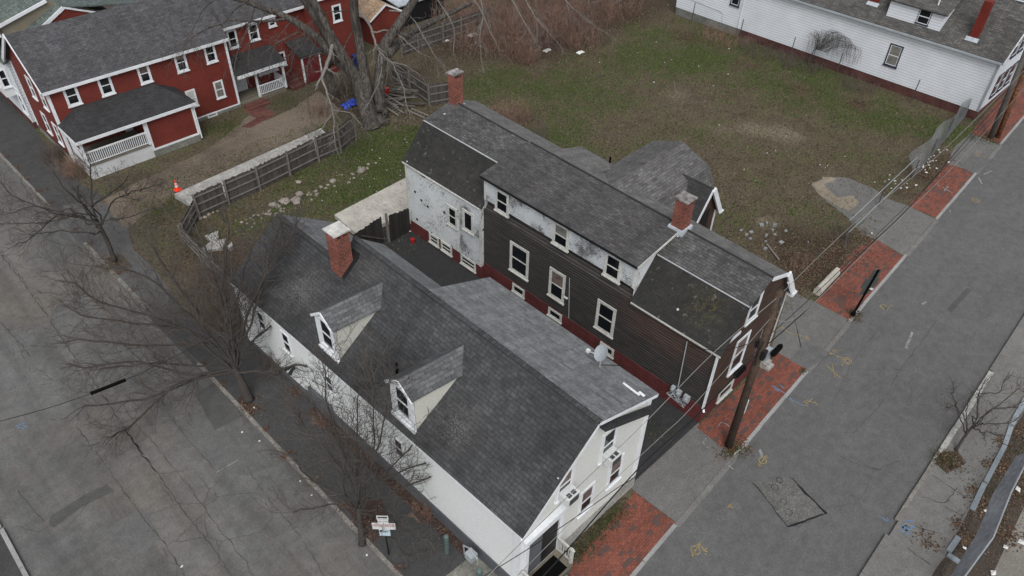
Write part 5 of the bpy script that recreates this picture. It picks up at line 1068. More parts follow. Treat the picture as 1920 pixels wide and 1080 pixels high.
street_tree('bare street tree rising beside the long wall near the parking signs', (7.73,15.93,0), [(7.73,15.93,0),(7.95, 16.18, 0.90),(8.16, 16.48, 1.70)], .15, 1,
  [(1,(8.44, 16.76, 3.00),(8.81, 16.88, 4.30),(9.43, 17.37, 6.60)),(1,(8.32, 17.03, 3.20),(8.37, 17.70, 4.60),(8.25, 18.59, 6.20)),(1,(8.87, 16.51, 3.20),(9.82, 16.47, 4.80),(10.53, 16.72, 7.20)),(1,(8.97, 16.35, 2.90),(10.36, 15.92, 3.80),(12.28, 15.77, 5.00)),
   (1,(7.90, 17.14, 2.40),(7.29, 18.05, 2.80),(7.02, 18.95, 3.60)),(1,(8.87, 15.95, 2.30),(10.17, 15.13, 2.60),(12.16, 14.08, 3.20)),(.9,(7.75, 17.04, 1.90),(6.85, 17.65, 1.80),(6.13, 18.17, 1.60)),(.9,(8.74, 15.50, 1.80),(9.20, 14.39, 1.40),(9.43, 13.67, 1.20)),
   (1,(8.41, 17.26, 3.60),(8.62, 18.20, 5.60),(9.00, 18.67, 7.40)),(1,(8.97, 16.48, 4.20),(9.73, 16.82, 6.20),(10.15, 17.45, 7.80)),(1,(8.09, 17.61, 3.20),(7.75, 19.02, 4.60),(7.86, 19.28, 5.60)),(1,(9.25, 15.99, 3.00),(10.90, 15.24, 3.60),(12.72, 14.03, 3.80)),(.8,(8.19, 15.52, 1.60),(8.52, 14.95, 1.10),(8.49, 13.91, 0.80))], 33, dens=1.1, lvl=2, tl=(.8,1.5), lr=.30)
street_tree('small bare tree in a grassy pit across the narrow street', (30.9,.42,0), [(30.9,.42,0),(31.34, 0.44, 0.60),(31.76, 0.40, 1.20)], .075, 1,
  [(1,(32.30, 0.18, 1.60),(33.04, 0.13, 2.00),(34.07, -0.29, 2.60)),(1,(32.20, 0.06, 1.40),(32.47, -0.53, 1.50),(32.92, -0.88, 1.70)),(1,(31.90, 0.55, 1.80),(32.06, 0.80, 2.60),(32.36, 1.01, 3.30)),(.6,(31.50, 0.72, 1.40),(31.71, 0.94, 2.20),(31.86, 1.19, 2.80)),
   (.6,(31.32, 1.00, 1.70),(31.09, 1.51, 2.40),(30.74, 1.64, 2.20)),(.6,(31.13, 1.16, 2.10),(30.95, 1.62, 2.80),(31.05, 1.83, 3.10)),(.9,(31.84, -0.04, 1.20),(31.91, -0.42, 1.10),(32.06, -0.80, 1.20)),(1,(32.38, 0.10, 1.80),(32.99, -0.49, 2.00),(33.27, -0.55, 2.20)),(1,(32.17, 0.50, 2.20),(32.91, 0.42, 2.80),(33.31, 0.37, 3.20))],
  44, dens=1.5, lvl=1, tl=(.35,.7), lr=.5)
# the great old tree behind the gambrel house
bt = thing('old_tree', (29.3,46.2,0), 'huge old leafless tree with several grey trunks between red house and gambrel house', 'tree')
rng = random.Random(5)
def trunkpart(P, R):
    b = MB(); p = catmull(P, 5); n = len(p); K = len(R)-1
    R = [q*.86 for q in R]; b.tube(p, [R[min(int(i/(n-1)*K),K-1)]+(R[min(int(i/(n-1)*K)+1,K)]-R[min(int(i/(n-1)*K),K-1)])*(i/(n-1)*K-min(int(i/(n-1)*K),K-1)) for i in range(n)], 12)
    for v in range(len(b.v)):
        x, y, z = b.v[v]; q = noise.noise(Vector((x*1.6,y*1.6,z*.5)))*.09; b.v[v] = (x+q, y+q*.6, z)
    return b.build('trunk', M['bark_big'], bt, smooth=True)
trunkpart([(29.18, 44.17, -0.10),(29.20, 44.52, 0.80),(29.51, 46.03, 3.00),(28.97, 46.82, 4.80),(28.71, 48.20, 6.60),(27.85, 49.00, 9.00),(27.06, 49.06, 11.00)], [1.0,.75,.62,.58,.50,.42,.3])
trunkpart([(29.49, 46.78, 3.60),(28.59, 47.13, 4.60),(27.87, 48.15, 6.20),(26.76, 49.37, 7.40),(24.94, 50.63, 8.50),(23.10, 51.33, 9.50)], [.45,.42,.36,.30,.22,.14])
trunkpart([(28.84, 46.66, 4.60),(28.46, 47.04, 5.90),(28.33, 47.44, 7.40),(27.77, 47.97, 9.30)], [.40,.38,.34,.28])
trunkpart([(29.31, 44.24, 0.10),(29.59, 44.93, 1.40),(30.13, 45.83, 3.60),(30.35, 46.32, 5.80),(30.26, 46.38, 7.60),(30.24, 45.95, 10.00)], [.75,.55,.48,.42,.38,.3])
trunkpart([(29.74, 43.89, -0.10),(30.42, 44.63, 1.00),(31.05, 45.19, 2.80),(32.19, 45.85, 4.80),(33.30, 45.68, 6.00),(34.55, 45.63, 7.20),(35.56, 45.16, 8.60)], [.70,.50,.50,.50,.44,.38,.30])
trunkpart([(32.24, 45.43, 4.50),(35.69, 47.59, 4.20),(38.27, 48.16, 4.30),(40.90, 48.16, 4.60),(43.06, 47.87, 5.00)], [.46,.32,.30,.24,.17])
trunkpart([(29.31, 48.33, 3.90),(29.60, 50.22, 2.60),(29.59, 49.86, 1.60),(29.47, 49.56, 0.60)], [.3,.34,.32,.3])
trunkpart([(30.14, 43.75, -0.10),(30.48, 44.11, 0.50),(30.79, 44.95, 1.20)], [.42,.3,.25])
lb = MB(); tw = MB(); pal = MB(); paltw = MB()
def L_(P, r0, r1, lvl=2, dens=1.5, m=None, t=None, tl=(.6,1.2), droop=.0, start=.3): limb(m or lb, t or tw, P, r0, r1, lvl, rng, dens, n=6, tl=tl, droop=droop, up=.0, start=start)
L_([(28.92, 47.61, 6.40),(28.13, 46.64, 5.60),(27.08, 45.96, 4.80),(26.11, 45.46, 4.30)], .17,.12,1,.35,pal,paltw)
L_([(26.11, 45.13, 4.50),(25.61, 43.87, 3.90),(25.13, 42.68, 3.00),(23.89, 40.92, 1.90)], .10,.03,2,.6,pal,paltw,droop=.12)
L_([(25.25, 43.12, 3.20),(26.20, 42.28, 2.90),(26.51, 41.29, 2.00)], .05,.02,1,.6,pal,paltw,droop=.1)
L_([(24.96, 42.59, 3.10),(23.72, 42.37, 2.40),(23.18, 42.32, 2.00)], .05,.02,1,.6,pal,paltw,droop=.1)
L_([(31.64, 47.91, 7.20),(31.83, 46.74, 6.20),(31.38, 45.75, 5.40),(31.32, 44.84, 4.80),(31.47, 44.10, 4.50),(31.16, 42.62, 3.60),(30.40, 40.99, 2.20)], .12,.03,2,.7,pal,paltw,droop=.12)
L_([(31.15, 44.74, 4.80),(30.40, 44.13, 3.60),(28.88, 43.54, 2.40)], .06,.025,1,.5,pal,paltw,droop=.1)
L_([(31.47, 44.10, 4.50),(32.29, 43.14, 4.20),(32.98, 42.37, 3.40)], .05,.02,1,.7,pal,paltw,droop=.1)
L_([(31.74, 46.40, 6.00),(33.22, 45.73, 5.80),(33.84, 44.37, 4.80),(34.79, 43.36, 4.00)], .07,.02,2,.7,pal,paltw,droop=.12)
L_([(33.98, 47.24, 6.80),(35.16, 46.16, 6.40),(34.94, 44.09, 5.00),(34.94, 42.59, 4.00)], .07,.02,2,.7,pal,paltw,droop=.12)
L_([(26.62, 49.49, 7.40),(25.04, 49.69, 7.60),(22.65, 50.46, 8.00),(19.84, 50.58, 7.60),(18.06, 48.87, 7.00)], .12,.02,2,.55,droop=.08)
L_([(28.20, 50.10, 9.00),(25.82, 50.31, 9.50),(22.31, 48.50, 9.40),(19.93, 47.31, 8.60)], .10,.02,2,.55,droop=.1)
L_([(28.12, 48.64, 6.30),(26.51, 48.46, 5.60),(25.31, 48.89, 5.00)], .08,.02,2,.7,droop=.1)
L_([(26.65, 48.33, 6.80),(24.75, 48.16, 6.60),(22.89, 48.08, 6.00)], .07,.02,2,.7,droop=.1)
L_([(25.20, 51.07, 8.50),(22.75, 48.55, 7.80),(20.81, 47.03, 6.60)], .07,.02,2,.6,droop=.12)
L_([(23.22, 51.59, 9.40),(20.95, 50.39, 9.20),(18.45, 48.14, 8.40)], .06,.02,2,.6,droop=.1)
L_([(20.54, 54.71, 11.00),(19.60, 52.56, 10.00),(18.73, 50.58, 9.00),(18.08, 49.21, 7.80)], .05,.015,2,.45,droop=.08)
L_([(29.24, 47.20, 4.80),(27.84, 47.86, 5.00),(26.12, 47.51, 4.40)], .07,.02,2,.6,droop=.1)
L_([(28.30, 46.37, 2.40),(26.41, 42.43, 2.00),(23.77, 40.19, 1.00)], .04,.015,1,.6,droop=.05)
for P in ([(38.09, 44.42, 9.00),(38.91, 42.95, 7.60),(38.53, 41.06, 6.20),(38.05, 39.37, 5.20)],[(41.96, 42.61, 9.00),(41.83, 40.39, 7.60),(41.43, 38.53, 6.60),(41.87, 36.61, 5.20)],[(42.18, 44.03, 9.00),(41.83, 41.84, 7.20),(41.03, 39.53, 6.20),(41.08, 38.68, 5.40)],[(44.46, 40.44, 9.00),(44.15, 38.36, 7.60),(44.67, 37.07, 6.60),(46.48, 35.14, 5.00)],[(39.79, 44.49, 9.00),(39.36, 42.54, 7.20),(37.70, 41.06, 5.60),(36.75, 39.75, 4.20)],[(36.71, 47.17, 9.00),(37.47, 45.67, 7.20),(37.21, 43.55, 5.80),(36.06, 42.31, 4.40)]):
    L_(P, .06,.015,2,.5,pal,paltw,droop=.1)
for P in ([(28.16, 47.96, 6.50),(26.08, 46.41, 5.60),(24.59, 44.86, 4.20),(23.58, 43.04, 2.80)],[(27.38, 49.27, 7.50),(25.02, 48.52, 6.80),(23.27, 47.18, 5.40)],[(25.35, 49.99, 8.20),(22.74, 48.07, 7.20),(21.38, 46.62, 5.80)],[(30.03, 46.62, 6.40),(28.23, 45.67, 5.20),(26.83, 43.35, 3.60),(25.63, 41.62, 2.20)],[(31.16, 46.46, 4.90),(30.68, 43.35, 4.00),(31.45, 41.90, 3.00)],[(34.50, 46.01, 6.20),(34.30, 43.97, 4.80),(33.25, 42.17, 3.60)],[(30.14, 47.15, 7.80),(28.40, 48.03, 7.60),(25.87, 47.16, 6.60),(24.37, 46.19, 5.40)],[(30.13, 46.41, 4.80),(28.42, 45.44, 4.40),(26.13, 44.46, 3.00)],[(33.22, 45.73, 5.80),(34.38, 44.65, 5.40),(37.17, 44.82, 5.00),(37.93, 43.19, 4.00)]):
    L_(P, .05,.015,2,.85,droop=.1)
lb.build('limb', M['bark_big'], bt, smooth=True); tw.build('crown', M['twig'], bt); pal.build('dead_branch', M['bark_pale'], bt, smooth=True); paltw.build('dead_twig', M['bark_pale'], bt)
# ================================================================== SHRUBS AND BRUSH
def stems(mb, c, n, spread, h, rng, r=.010, lean=.35, kids=4, lvl=1):
    for i in range(n):
        a = rng.uniform(0,6.283); q = spread*math.sqrt(rng.random()); p = Vector((c[0]+math.cos(a)*q, c[1]+math.sin(a)*q, 0))
        d = Vector((rng.gauss(0,lean), rng.gauss(0,lean), 1)).normalized(); L = h*rng.uniform(.55,1.15)
        nn = 4; path = [p]
        for k in range(nn): d = (d+Vector((rng.gauss(0,.15),rng.gauss(0,.15),0))).normalized(); path.append(path[-1]+d*(L/nn))
        mb.tube(path, [r,r*.85,r*.7,r*.55,r*.4], 3, False)
        for k in range(kids):
            i2 = rng.randint(1,nn-1); dd = rotd((path[i2+1]-path[i2]).normalized(), rng.uniform(.35,.9), rng)
            e = path[i2]+dd*L*rng.uniform(.18,.4); mb.tube([path[i2], path[i2].lerp(e,.5)+Vector((rng.gauss(0,.03),rng.gauss(0,.03),.03)), e], [r*.6,r*.5,r*.35], 3, False)
def shrub(label, c, n, spread, h, seed, mat='brush', cat='shrub', name='bare_shrub', r=.010, kids=4, group=None):
    mb = MB(); stems(mb, c, n, spread, h, random.Random(seed), r, kids=kids)
    return tag(mb.build(name, M[mat]), label, cat, group)
mb = MB(); rg = random.Random(9)
for (px, n, s, h) in (((45.09, 49.12),90,2.6,2.0),((47.93, 48.17),120,2.8,2.3),((50.85, 47.20),130,3.0,2.4),((53.68, 46.36),120,3.0,2.4),((52.51, 43.28),60,1.8,1.7),((57.99, 46.03),80,3,2.2),((46.39, 44.89),80,1.6,1.7),((49.65, 52.53),110,3.5,2.4),((54.72, 51.66),130,4,2.6),((59.01, 49.76),110,4,2.4),((48.15, 54.74),80,3,2.2),((61.90, 47.22),60,3,2.0),((57.80, 57.85),120,5,2.6),((62.71, 54.61),100,5,2.6)):
    stems(mb, px, int(n*1.9), s, h*1.1, rg, .012, kids=6)
stuff(mb.build('brush', M['brush']), 'dense thicket of bare red-brown brush at the top edge of the empty lot', 'brush')
mb = MB()
for (px, n, s, h) in (((48.59, 49.21),50,3,2.2),((53.85, 47.93),60,3.4,2.3),((54.26, 44.16),40,2.4,1.8),((48.64, 44.39),30,2,1.6),((47.19, 52.13),50,3,2.2),((54.41, 52.87),60,4,2.6)): stems(mb, px, int(n*1.8), s, h*1.15, rg, .012, kids=7)
stuff(mb.build('brush', M['brush_grey']), 'grey tangled twigs among the red-brown thicket at the top edge', 'brush')
shrub('bare rust-brown shrub standing alone in front of the thicket', (45.81, 43.65), 45, .5, 1.5, 1, kids=5)
shrub('dark weeds at the far white house between vine and block foundation', (64.2,31.2), 330, 2.4, .8, 19, 'brush_grey', kids=4)
shrub('bare brown shrub behind the rear roof edge of the gambrel house', (37.39, 37.11), 130, 1.4, 1.9, 2, kids=5)
shrub('second bare shrub further along the gambrel house back roof', (37.16, 34.01), 40, .8, 1.4, 3, 'brush_grey', kids=5)
shrub('tangled bush against the fence by the wide street sidewalk', (11.2,35.2), 110, 1.3, 1.5, 4, 'brush_grey', kids=5)
shrub('dense bare bush at the rear corner of the white corner house', (10.6,31.8), 130, 1.2, 1.8, 5, 'brush_grey', kids=5)
shrub('bare purple-brown bush inside the fence among pale slabs', (14.2,35.5), 110, 1.7, 1.3, 6, 'brush_grey', kids=5)
shrub('low bare bush between the pale slabs and corner house roof', (13.5,32.9), 90, 1.2, 1.2, 7, 'brush', kids=4)
shrub('bare hedge in front of the red house gable at the sidewalk', (9.9,55.2), 120, .9, 1.2, 8, 'brush_grey', kids=5)
shrub('bare red-brown bush beside the red house porch corner', (10.2,52.4), 110, .9, 1.4, 9, 'brush', kids=5)
shrub('bare bush along the corner house long wall by the cellar hatch', (10.35,22.3), 60, .55, .9, 10, 'brush', kids=5)
shrub('bare bush under the small windows on the corner house long wall', (10.3,27.0), 70, .7, 1.4, 11, 'brush_grey', kids=5)
shrub('low bush at the corner house foundation near the green posts', (10.5,15.2), 60, .5, .9, 12, 'brush', kids=5)
shrub('bare shrub at the end of the dirt driveway beside the old tree', (27.27, 48.30), 60, .9, 1.2, 13, 'brush', kids=5)
shrub('bare weeds at the lot driveway edge next to the fence rail post', (42.60, 12.36), 60, .9, .9, 14, 'brush_grey', kids=5)
shrub('weeds along the street verge beside the graffitied block', (37.99, 12.62), 50, 1.0, .7, 15, 'brush', kids=4)
shrub('dark weeds at the far white house brick foundation', (64.3,27.2), 330, 2.2, .8, 16, 'brush_grey', kids=4)
shrub('brown weeds along the far white house block foundation', (64.2,35.2), 330, 2.6, .85, 17, 'brush', kids=4)
shrub('weeds at the far white house foundation near the vine', (64.4,21.8), 220, 2.0, .6, 18, 'brush_grey', kids=4)
vt = MB(); rg = random.Random(12); vr = thing('hanging_vine', (64.6,26.3,0), 'leafless drooping vine climbing against the far white clapboard wall', 'vine')
vt.tube([(64.5,26.6,0),(64.45,26.7,1.0),(64.5,26.4,1.9)], [.05,.04,.03], 5)
for i in range(95):
    k = rg.random(); y = 27.6-4.8*k+rg.gauss(0,.2); z = 2.6+1.0*math.sin(k*3.1)*rg.uniform(.5,1.1); x = 64.6+rg.uniform(-.25,.3)
    p = [Vector((64.5,26.5-1.2*k*rg.random(),1.6)), Vector((x,26.3+(y-26.3)*.5,z*.9)), Vector((x-.1,y,z)), Vector((x-.15,y-rg.uniform(.1,.5),z-.3)), Vector((x-.15,y-rg.uniform(.0,.7),z-rg.uniform(.8,2.0)))]
    vt.tube(catmull(p,3), .009, 3, False)
vt.tube([(64.5,26.5,.9),(64.5,26.4,1.7)], .03, 5)
vt.build('stem', M['twig'], vr)
# ================================================================== UTILITY POLES, SIGNS, CABLES
up_ = thing('utility_pole', (23.25,8.1,0), 'tall brown wooden utility pole on the brick pavement beside the gambrel house', 'utility pole')
ptop = Vector((23.48, 8.21, 9.60)); pbase = Vector((23.25,8.1,0))
b = MB(); b.tube([pbase+(ptop-pbase)*t for t in (0,.5,1)], [.19,.17,.14], 12); b.build('post', M['pole'], up_, smooth=True)
def onpole(z): return pbase+(ptop-pbase)*(z/ptop.z)
q = onpole(6.3); 
for o, s, m, nm in (((.32,-.22,-.25),(.14,.2,.65),'plastic_grey','equipment_box'),((-.1,-.25,0),(.12,.12,.5),'black_metal','cable_clamp'),((-.05,.2,.35),(.10,.12,.4),'black_metal','cable_clamp')):
    b = MB(); c = q+Vector(o); b.box(c.x-s[0],c.y-s[1]/2,c.z-s[2]/2,c.x+s[0],c.y+s[1]/2,c.z+s[2]/2); b.build(nm, M[m], up_)
b = MB(); b.tube(catmull([onpole(7.0)+Vector((-.2,-.1,0)),onpole(6.5)+Vector((-.45,-.1,0)),onpole(5.8)+Vector((-.35,-.1,0)),onpole(5.5)]), .03, 5); b.build('cable_loop', M['cable'], up_)
b = MB(); c = onpole(9.3); b.tube([c+Vector((-.05,-.16,-.25)),c+Vector((-.05,-.16,.1))], .04, 6); b.tube([c+Vector((.16,-.12,-.5)),c+Vector((.3,-.12,-.45))], .03, 6); b.tube([c+Vector((.16,-.12,-.9)),c+Vector((.3,-.12,-.85))], .03, 6); b.build('insulator', M['dull_metal'], up_)
b = MB(); c = onpole(2.8); b.box(c.x+.12,c.y-.18,c.z-.45,c.x+.17,c.y-.13,c.z+.45); b.build('pole_plate', M['plastic_white'], up_)
u2 = thing('utility_pole', (63.7,10.15,0), 'rust streaked wooden utility pole doubled with a grey one at the right edge', 'utility pole')
b = MB(); d2 = Vector((64.05, 10.51, 5.60))-Vector((63.75,10.1,0)); p0 = Vector((63.75,10.1,0)); b.tube([p0, p0+d2*1.6], [.20,.16], 10); b.build('post', M['pole_rust'], u2, smooth=True)
b = MB(); p0 = Vector((63.3,10.45,0)); b.tube([p0, p0+d2*1.6], [.20,.16], 10); b.build('post', M['pole_grey'], u2, smooth=True)
def cable(label, P, r, mat='cable', name='overhead_cable', k=6):
    b = MB(); b.tube(catmull(P, k), r, 5); return tag(b.build(name, M[mat]), label, 'cable', 'overhead cables')
q = onpole(6.3)
cable('thick dark overhead cable from the brown pole up along the brick pavement', [tuple(q),(27.39, 8.15, 6.20),(32.96, 8.44, 6.00),(39.18, 8.53, 6.00),(49.45, 9.23, 6.10),(60.73, 9.74, 6.30)], .024)
cable('thick dark overhead cable from the brown pole toward the bottom edge', [tuple(q),(18.77, 8.04, 6.20),(15.21, 8.11, 6.10),(10.70, 7.69, 6.20),(8.52, 7.51, 6.40)], .024)
cable('thin overhead line just above the thick cable along the brick pavement', [tuple(onpole(6.9)),(28.41, 8.21, 6.80),(35.45, 8.39, 6.60),(45.84, 8.68, 6.60),(58.68, 9.34, 6.90)], .014)
cable('pale overhead line passing the gambrel house right corner to the right edge', [tuple(onpole(9.3)),(31.08, 8.67, 8.80),(40.62, 8.58, 8.60),(54.77, 8.95, 8.90)], .012, 'cable_pale')
cable('pale overhead line crossing above the corner house gable', [tuple(onpole(9.3)),(19.50, 8.43, 8.80),(15.05, 8.24, 8.60),(10.34, 8.03, 8.70),(6.99, 7.78, 8.90)], .012, 'cable_pale')
cable('thin pale line parallel to the fence rails toward the right pole', [tuple(onpole(8.2)),(24.79, 7.58, 7.90),(32.26, 7.79, 7.60),(42.13, 7.94, 7.60),(54.78, 8.51, 7.90)], .010, 'cable_pale')
cable('thin pale line running low past the corner house front door', [tuple(onpole(8.2)),(17.50, 7.79, 7.90),(15.78, 7.86, 7.60),(12.39, 7.91, 7.40),(8.27, 7.75, 7.40)], .010, 'cable_pale')
cable('service drop from the brown pole to the gambrel house meters', [tuple(onpole(7.0)),(22.9,9.6,5.6),(23.25,11.3,4.4)], .014)
cable('thin dark line across the lower front of the corner house', [tuple(onpole(6.6)),(15.78, 7.86, 6.30),(13.78, 8.17, 6.00),(10.63, 8.58, 6.00),(8.05, 8.95, 6.20)], .014)
for (a, bb_, lab) in (((23.46, 7.68, 6.30),(24.40, 7.73, 6.30),'black splice case on the thick cable just right of the brown pole'),((21.37, 8.13, 6.20),(22.29, 8.16, 6.20),'black splice case on the thick cable just left of the brown pole')):
    b = MB(); a = Vector(a); c = Vector(bb_); b.tube([a, a.lerp(c,.15), a.lerp(c,.85), c], [.04,.12,.12,.04], 8); b.tube([a.lerp(c,.35)+Vector((0,0,.10)), a.lerp(c,.6)+Vector((0,0,.10))], .04, 5); tag(b.build('splice_case', M['black']), lab, 'splice case')
cable('thin dark cable crossing above the wide street to the large tree', [(-1.39, 26.93, 5.60),(-0.71, 26.82, 5.50),(0.87, 26.46, 5.30),(2.39, 26.17, 5.20),(3.74, 25.93, 5.20),(5.16, 25.83, 5.20),(7.05, 25.62, 5.40),(8.92, 25.60, 5.80)], .014)
b = MB(); b.tube([(2.39, 26.17, 5.20),(3.74, 25.93, 5.20)], .075, 8); tag(b.build('cable_sleeve', M['black']), 'thick black sleeve on the cable above the wide street', 'cable sleeve')
# parking sign post
sp = thing('parking_sign', (8.24,14.78,0), 'black post with white parking signs by the wide street kerb', 'sign')
b = MB(); b.tube([(8.24,14.78,0),(8.24,14.78,3.0)], .035, 8); b.build('post', M['black_metal'], sp)
SU = Vector((.70,-.71,0)); SN = Vector((-.71,-.70,0)); SO = Vector((8.24,14.78,0))+SN*.05
def plate(root, O, U, N, u0, u1, z0, z1, mat, th=.012, name='sign_plate'):
    b = MB(); b.frame(((O[0],O[1]),(U[0],U[1]),(N[0],N[1])),u0,u1,z0,z1,0,th); return b.build(name, M[mat], root)
def text3(root, body, size, O, U, N, u, z, mat, th=.004, n=.016, lean=None, align='CENTER'):
    cu = bpy.data.curves.new('text', 'FONT'); cu.body = body; cu.size = size; cu.align_x = align; cu.align_y = 'CENTER'; cu.extrude = th/2; cu.space_line = .8
    tmp = bpy.data.objects.new('text', cu); COL.objects.link(tmp); dg = bpy.context.evaluated_depsgraph_get(); dg.update()
    me = bpy.data.meshes.new_from_object(tmp.evaluated_get(dg)); bpy.data.objects.remove(tmp)
    U = Vector((*U[:2],0)).normalized(); N = Vector(N).normalized(); V = lean.normalized() if lean else Vector((0,0,1))
    P0 = Vector((O[0],O[1],O[2] if len(O) > 2 else 0))+U*u+V*z+N*n
    me.transform(Matrix(((U.x,V.x,N.x,P0.x),(U.y,V.y,N.y,P0.y),(U.z,V.z,N.z,P0.z),(0,0,0,1))))
    off = OFF.get(root, Vector((0,0,0))); me.transform(Matrix.Translation(-off))
    me.materials.clear(); me.materials.append(M[mat]); o = bpy.data.objects.new('lettering', me); COL.objects.link(o); o.parent = root; return o
p1 = plate(sp, SO, SU, SN, -.23,.23,2.72,2.98,'sign_white'); p2 = plate(sp, SO, SU, SN, -.21,.21,2.48,2.70,'sign_white')
p3 = plate(sp, SO, SU, SN, -.46,-.01,2.02,2.46,'sign_white'); p4 = plate(sp, SO, SU, SN, .01,.46,2.02,2.46,'sign_white'); p5 = plate(sp, SO, SU, SN, -.22,.22,1.55,2.0,'sign_blue')
for pp in (p1,p2,p3,p4,p5): OFF[pp] = Vector((8.24,14.78,0))
b = MB(); b.frame(((SO[0],SO[1]),(SU[0],SU[1]),(SN[0],SN[1])),-.19,.19,2.84,2.93,.012,.016); b.build('sign_band', M['ink'], p1)
text3(p1,'TOW ZONE',.07,SO,SU,SN,0,2.775,'ink'); text3(p2,'NO  STOP',.085,SO,SU,SN,0,2.59,'ink')
text3(p3,'NO\nPARKING\n7AM-4PM',.10,SO,SU,SN,-.235,2.33,'ink_red'); text3(p4,'2 HOUR\nPARKING\n8AM-6PM',.10,SO,SU,SN,.235,2.33,'ink_red'); text3(p5,'P  PERMIT\nONLY',.09,SO,SU,SN,0,1.86,'ink')
b = MB(); b.frame(((SO[0],SO[1]),(SU[0],SU[1]),(SN[0],SN[1])),-.19,-.09,1.85,1.96,.012,.017); b.build('sign_band', M['ink'], p5)
# dark sign post by the narrow street kerb
ds = thing('street_sign', (36.18,8.31,0), 'black post with dark sign backs on the brick pavement', 'sign')
dtop = Vector((36.58, 8.08, 3.30)); dbs = Vector((36.18,8.31,0))
b = MB(); b.tube([dbs, dbs.lerp(dtop,.08), dbs.lerp(dtop,.1), dtop], [.13,.11,.065,.055], 8); b.build('post', M['black'], ds)
ax = (dtop-dbs).normalized(); U2 = Vector((.80,-.60,0)); 
for t0,t1,w,m in ((.80,.99,.24,'sign_back'),(.60,.80,.42,'sign_back'),(.46,.60,.24,'sign_back')):
    a = dbs.lerp(dtop,t0); c = dbs.lerp(dtop,t1); b = MB(); nn = ax.cross(U2).normalized()*.012; o = -U2.cross(ax).normalized()*.0
    k = Vector((.04,.06,0)); vs = [a-U2*w+k, a+U2*w+k, c+U2*w+k, c-U2*w+k]; b.add([v-nn for v in vs]+[v+nn for v in vs], [(3,2,1,0),(4,5,6,7),(0,1,5,4),(1,2,6,5),(2,3,7,6),(3,0,4,7)]); b.build('sign_plate', M[m], ds)
b = MB(); a = dbs.lerp(dtop,.62)+U2*.2; b.box(a.x-.09,a.y-.09,a.z-.1,a.x+.09,a.y+.09,a.z-.08); b.build('sticker', M['sign_white'], ds)
# graffitied concrete block
gb = thing('concrete_block', (32.0,9.95,0), 'pale concrete barrier block with black graffiti on the grass verge', 'barrier')
a = Vector((36.33, 10.61)); c = Vector((38.64, 10.70)); U3 = (c-a).normalized() if False else (Vector((*c,0))-Vector((*a,0))).normalized(); N3 = Vector((U3.y,-U3.x,0)); O3 = Vector((*a,0))
b = MB(); Lb = (Vector((*c,0))-O3).length+.15
def q3(u, n, z): p = O3+U3*u+N3*n; return (p.x,p.y,z)
b.loft([q3(0,.22,0),q3(0,.22,.3),q3(0,.10,.62),q3(0,-.10,.62),q3(0,-.25,.3),q3(0,-.25,0)], [q3(Lb,.22,0),q3(Lb,.22,.3),q3(Lb,.10,.62),q3(Lb,-.10,.62),q3(Lb,-.25,.3),q3(Lb,-.25,0)]); b.build('block', M['block_pale'], gb)
text3(gb, 'GSKTEZ', .42, tuple(O3+N3*.225), U3, Vector((N3.x,N3.y,.45)).normalized(), Lb*.60, .36, 'ink', lean=Vector((-N3.x*.4,-N3.y*.4,1)), n=.02)
# ================================================================== OBJECTS
# traffic cone on the ledge corner
tc = thing('traffic_cone', (*(14.18, 45.36, 0.34)[:2], .34), 'orange traffic cone with white bands on the end of the concrete ledge', 'traffic cone')
cx, cy = (14.18, 45.36, 0.34)[:2]
b = MB(); b.box(cx-.21,cy-.21,.342,cx+.21,cy+.21,.38); b.build('base', M['orange'], tc)
def cone_seg(z0,z1,m,nm):
    b = MB(); r = lambda z: .15-(z-.38)/.72*.12; b.tube([(cx,cy,z0),(cx,cy,z1)], [r(z0),r(z1)], 14); b.build(nm, M[m], tc, smooth=False)
cone_seg(.38,.60,'orange','cone'); cone_seg(.60,.74,'sign_white','reflective_band'); cone_seg(.74,.80,'orange','cone'); cone_seg(.80,.90,'sign_white','reflective_band'); cone_seg(.90,1.10,'orange','cone')
# satellite dish
sx, sy, sz = 17.55, 12.1, 6.62
dish = thing('satellite_dish', (sx,sy,sz), 'pale satellite dish on the corner house back roof', 'satellite dish')
b = MB(); D = Vector((-.75,.35,.55)).normalized(); t = D.orthogonal().normalized(); u = D.cross(t); C0 = Vector((sx,sy,sz+.75)); vs = [C0-D*.06]; fs = []
for k in range(1,4):
    for i in range(16): a = 6.2832*i/16; rr_ = .44*k/3; vs.append(C0+t*(rr_*.8*math.cos(a))+u*(rr_*.9*math.sin(a))+D*(.10*(k/3)**2-.06))
fs = [(0,1+i,1+(i+1)%16) for i in range(16)]+[(1+k*16+i,1+(k+1)*16+i,1+(k+1)*16+(i+1)%16,1+k*16+(i+1)%16) for k in range(2) for i in range(16)]
b.add(vs, fs); b.build('dish', M['plastic_grey'], dish, smooth=True)
b = MB(); b.tube([(sx,sy,sz-.05),(sx,sy,sz+.6)], .035, 7); b.tube([(sx,sy,sz+.6),C0-D*.05], .04, 6); b.build('mast', M['plastic_grey'], dish)
b = MB(); b.tube([C0-u*.35, C0+D*.55-u*.2], .02, 5); f0 = C0+D*.55-u*.2; b.box(f0.x-.07,f0.y-.07,f0.z-.05,f0.x+.07,f0.y+.07,f0.z+.07); b.build('feed_arm', M['plastic_white'], dish)
cable('thin black lead from the satellite dish over the back roof', [(sx,sy,sz+.05),(17.9,12.0,6.50),(18.4,11.7,6.32),(18.6,11.6,6.0)], .016, name='dish_cable')
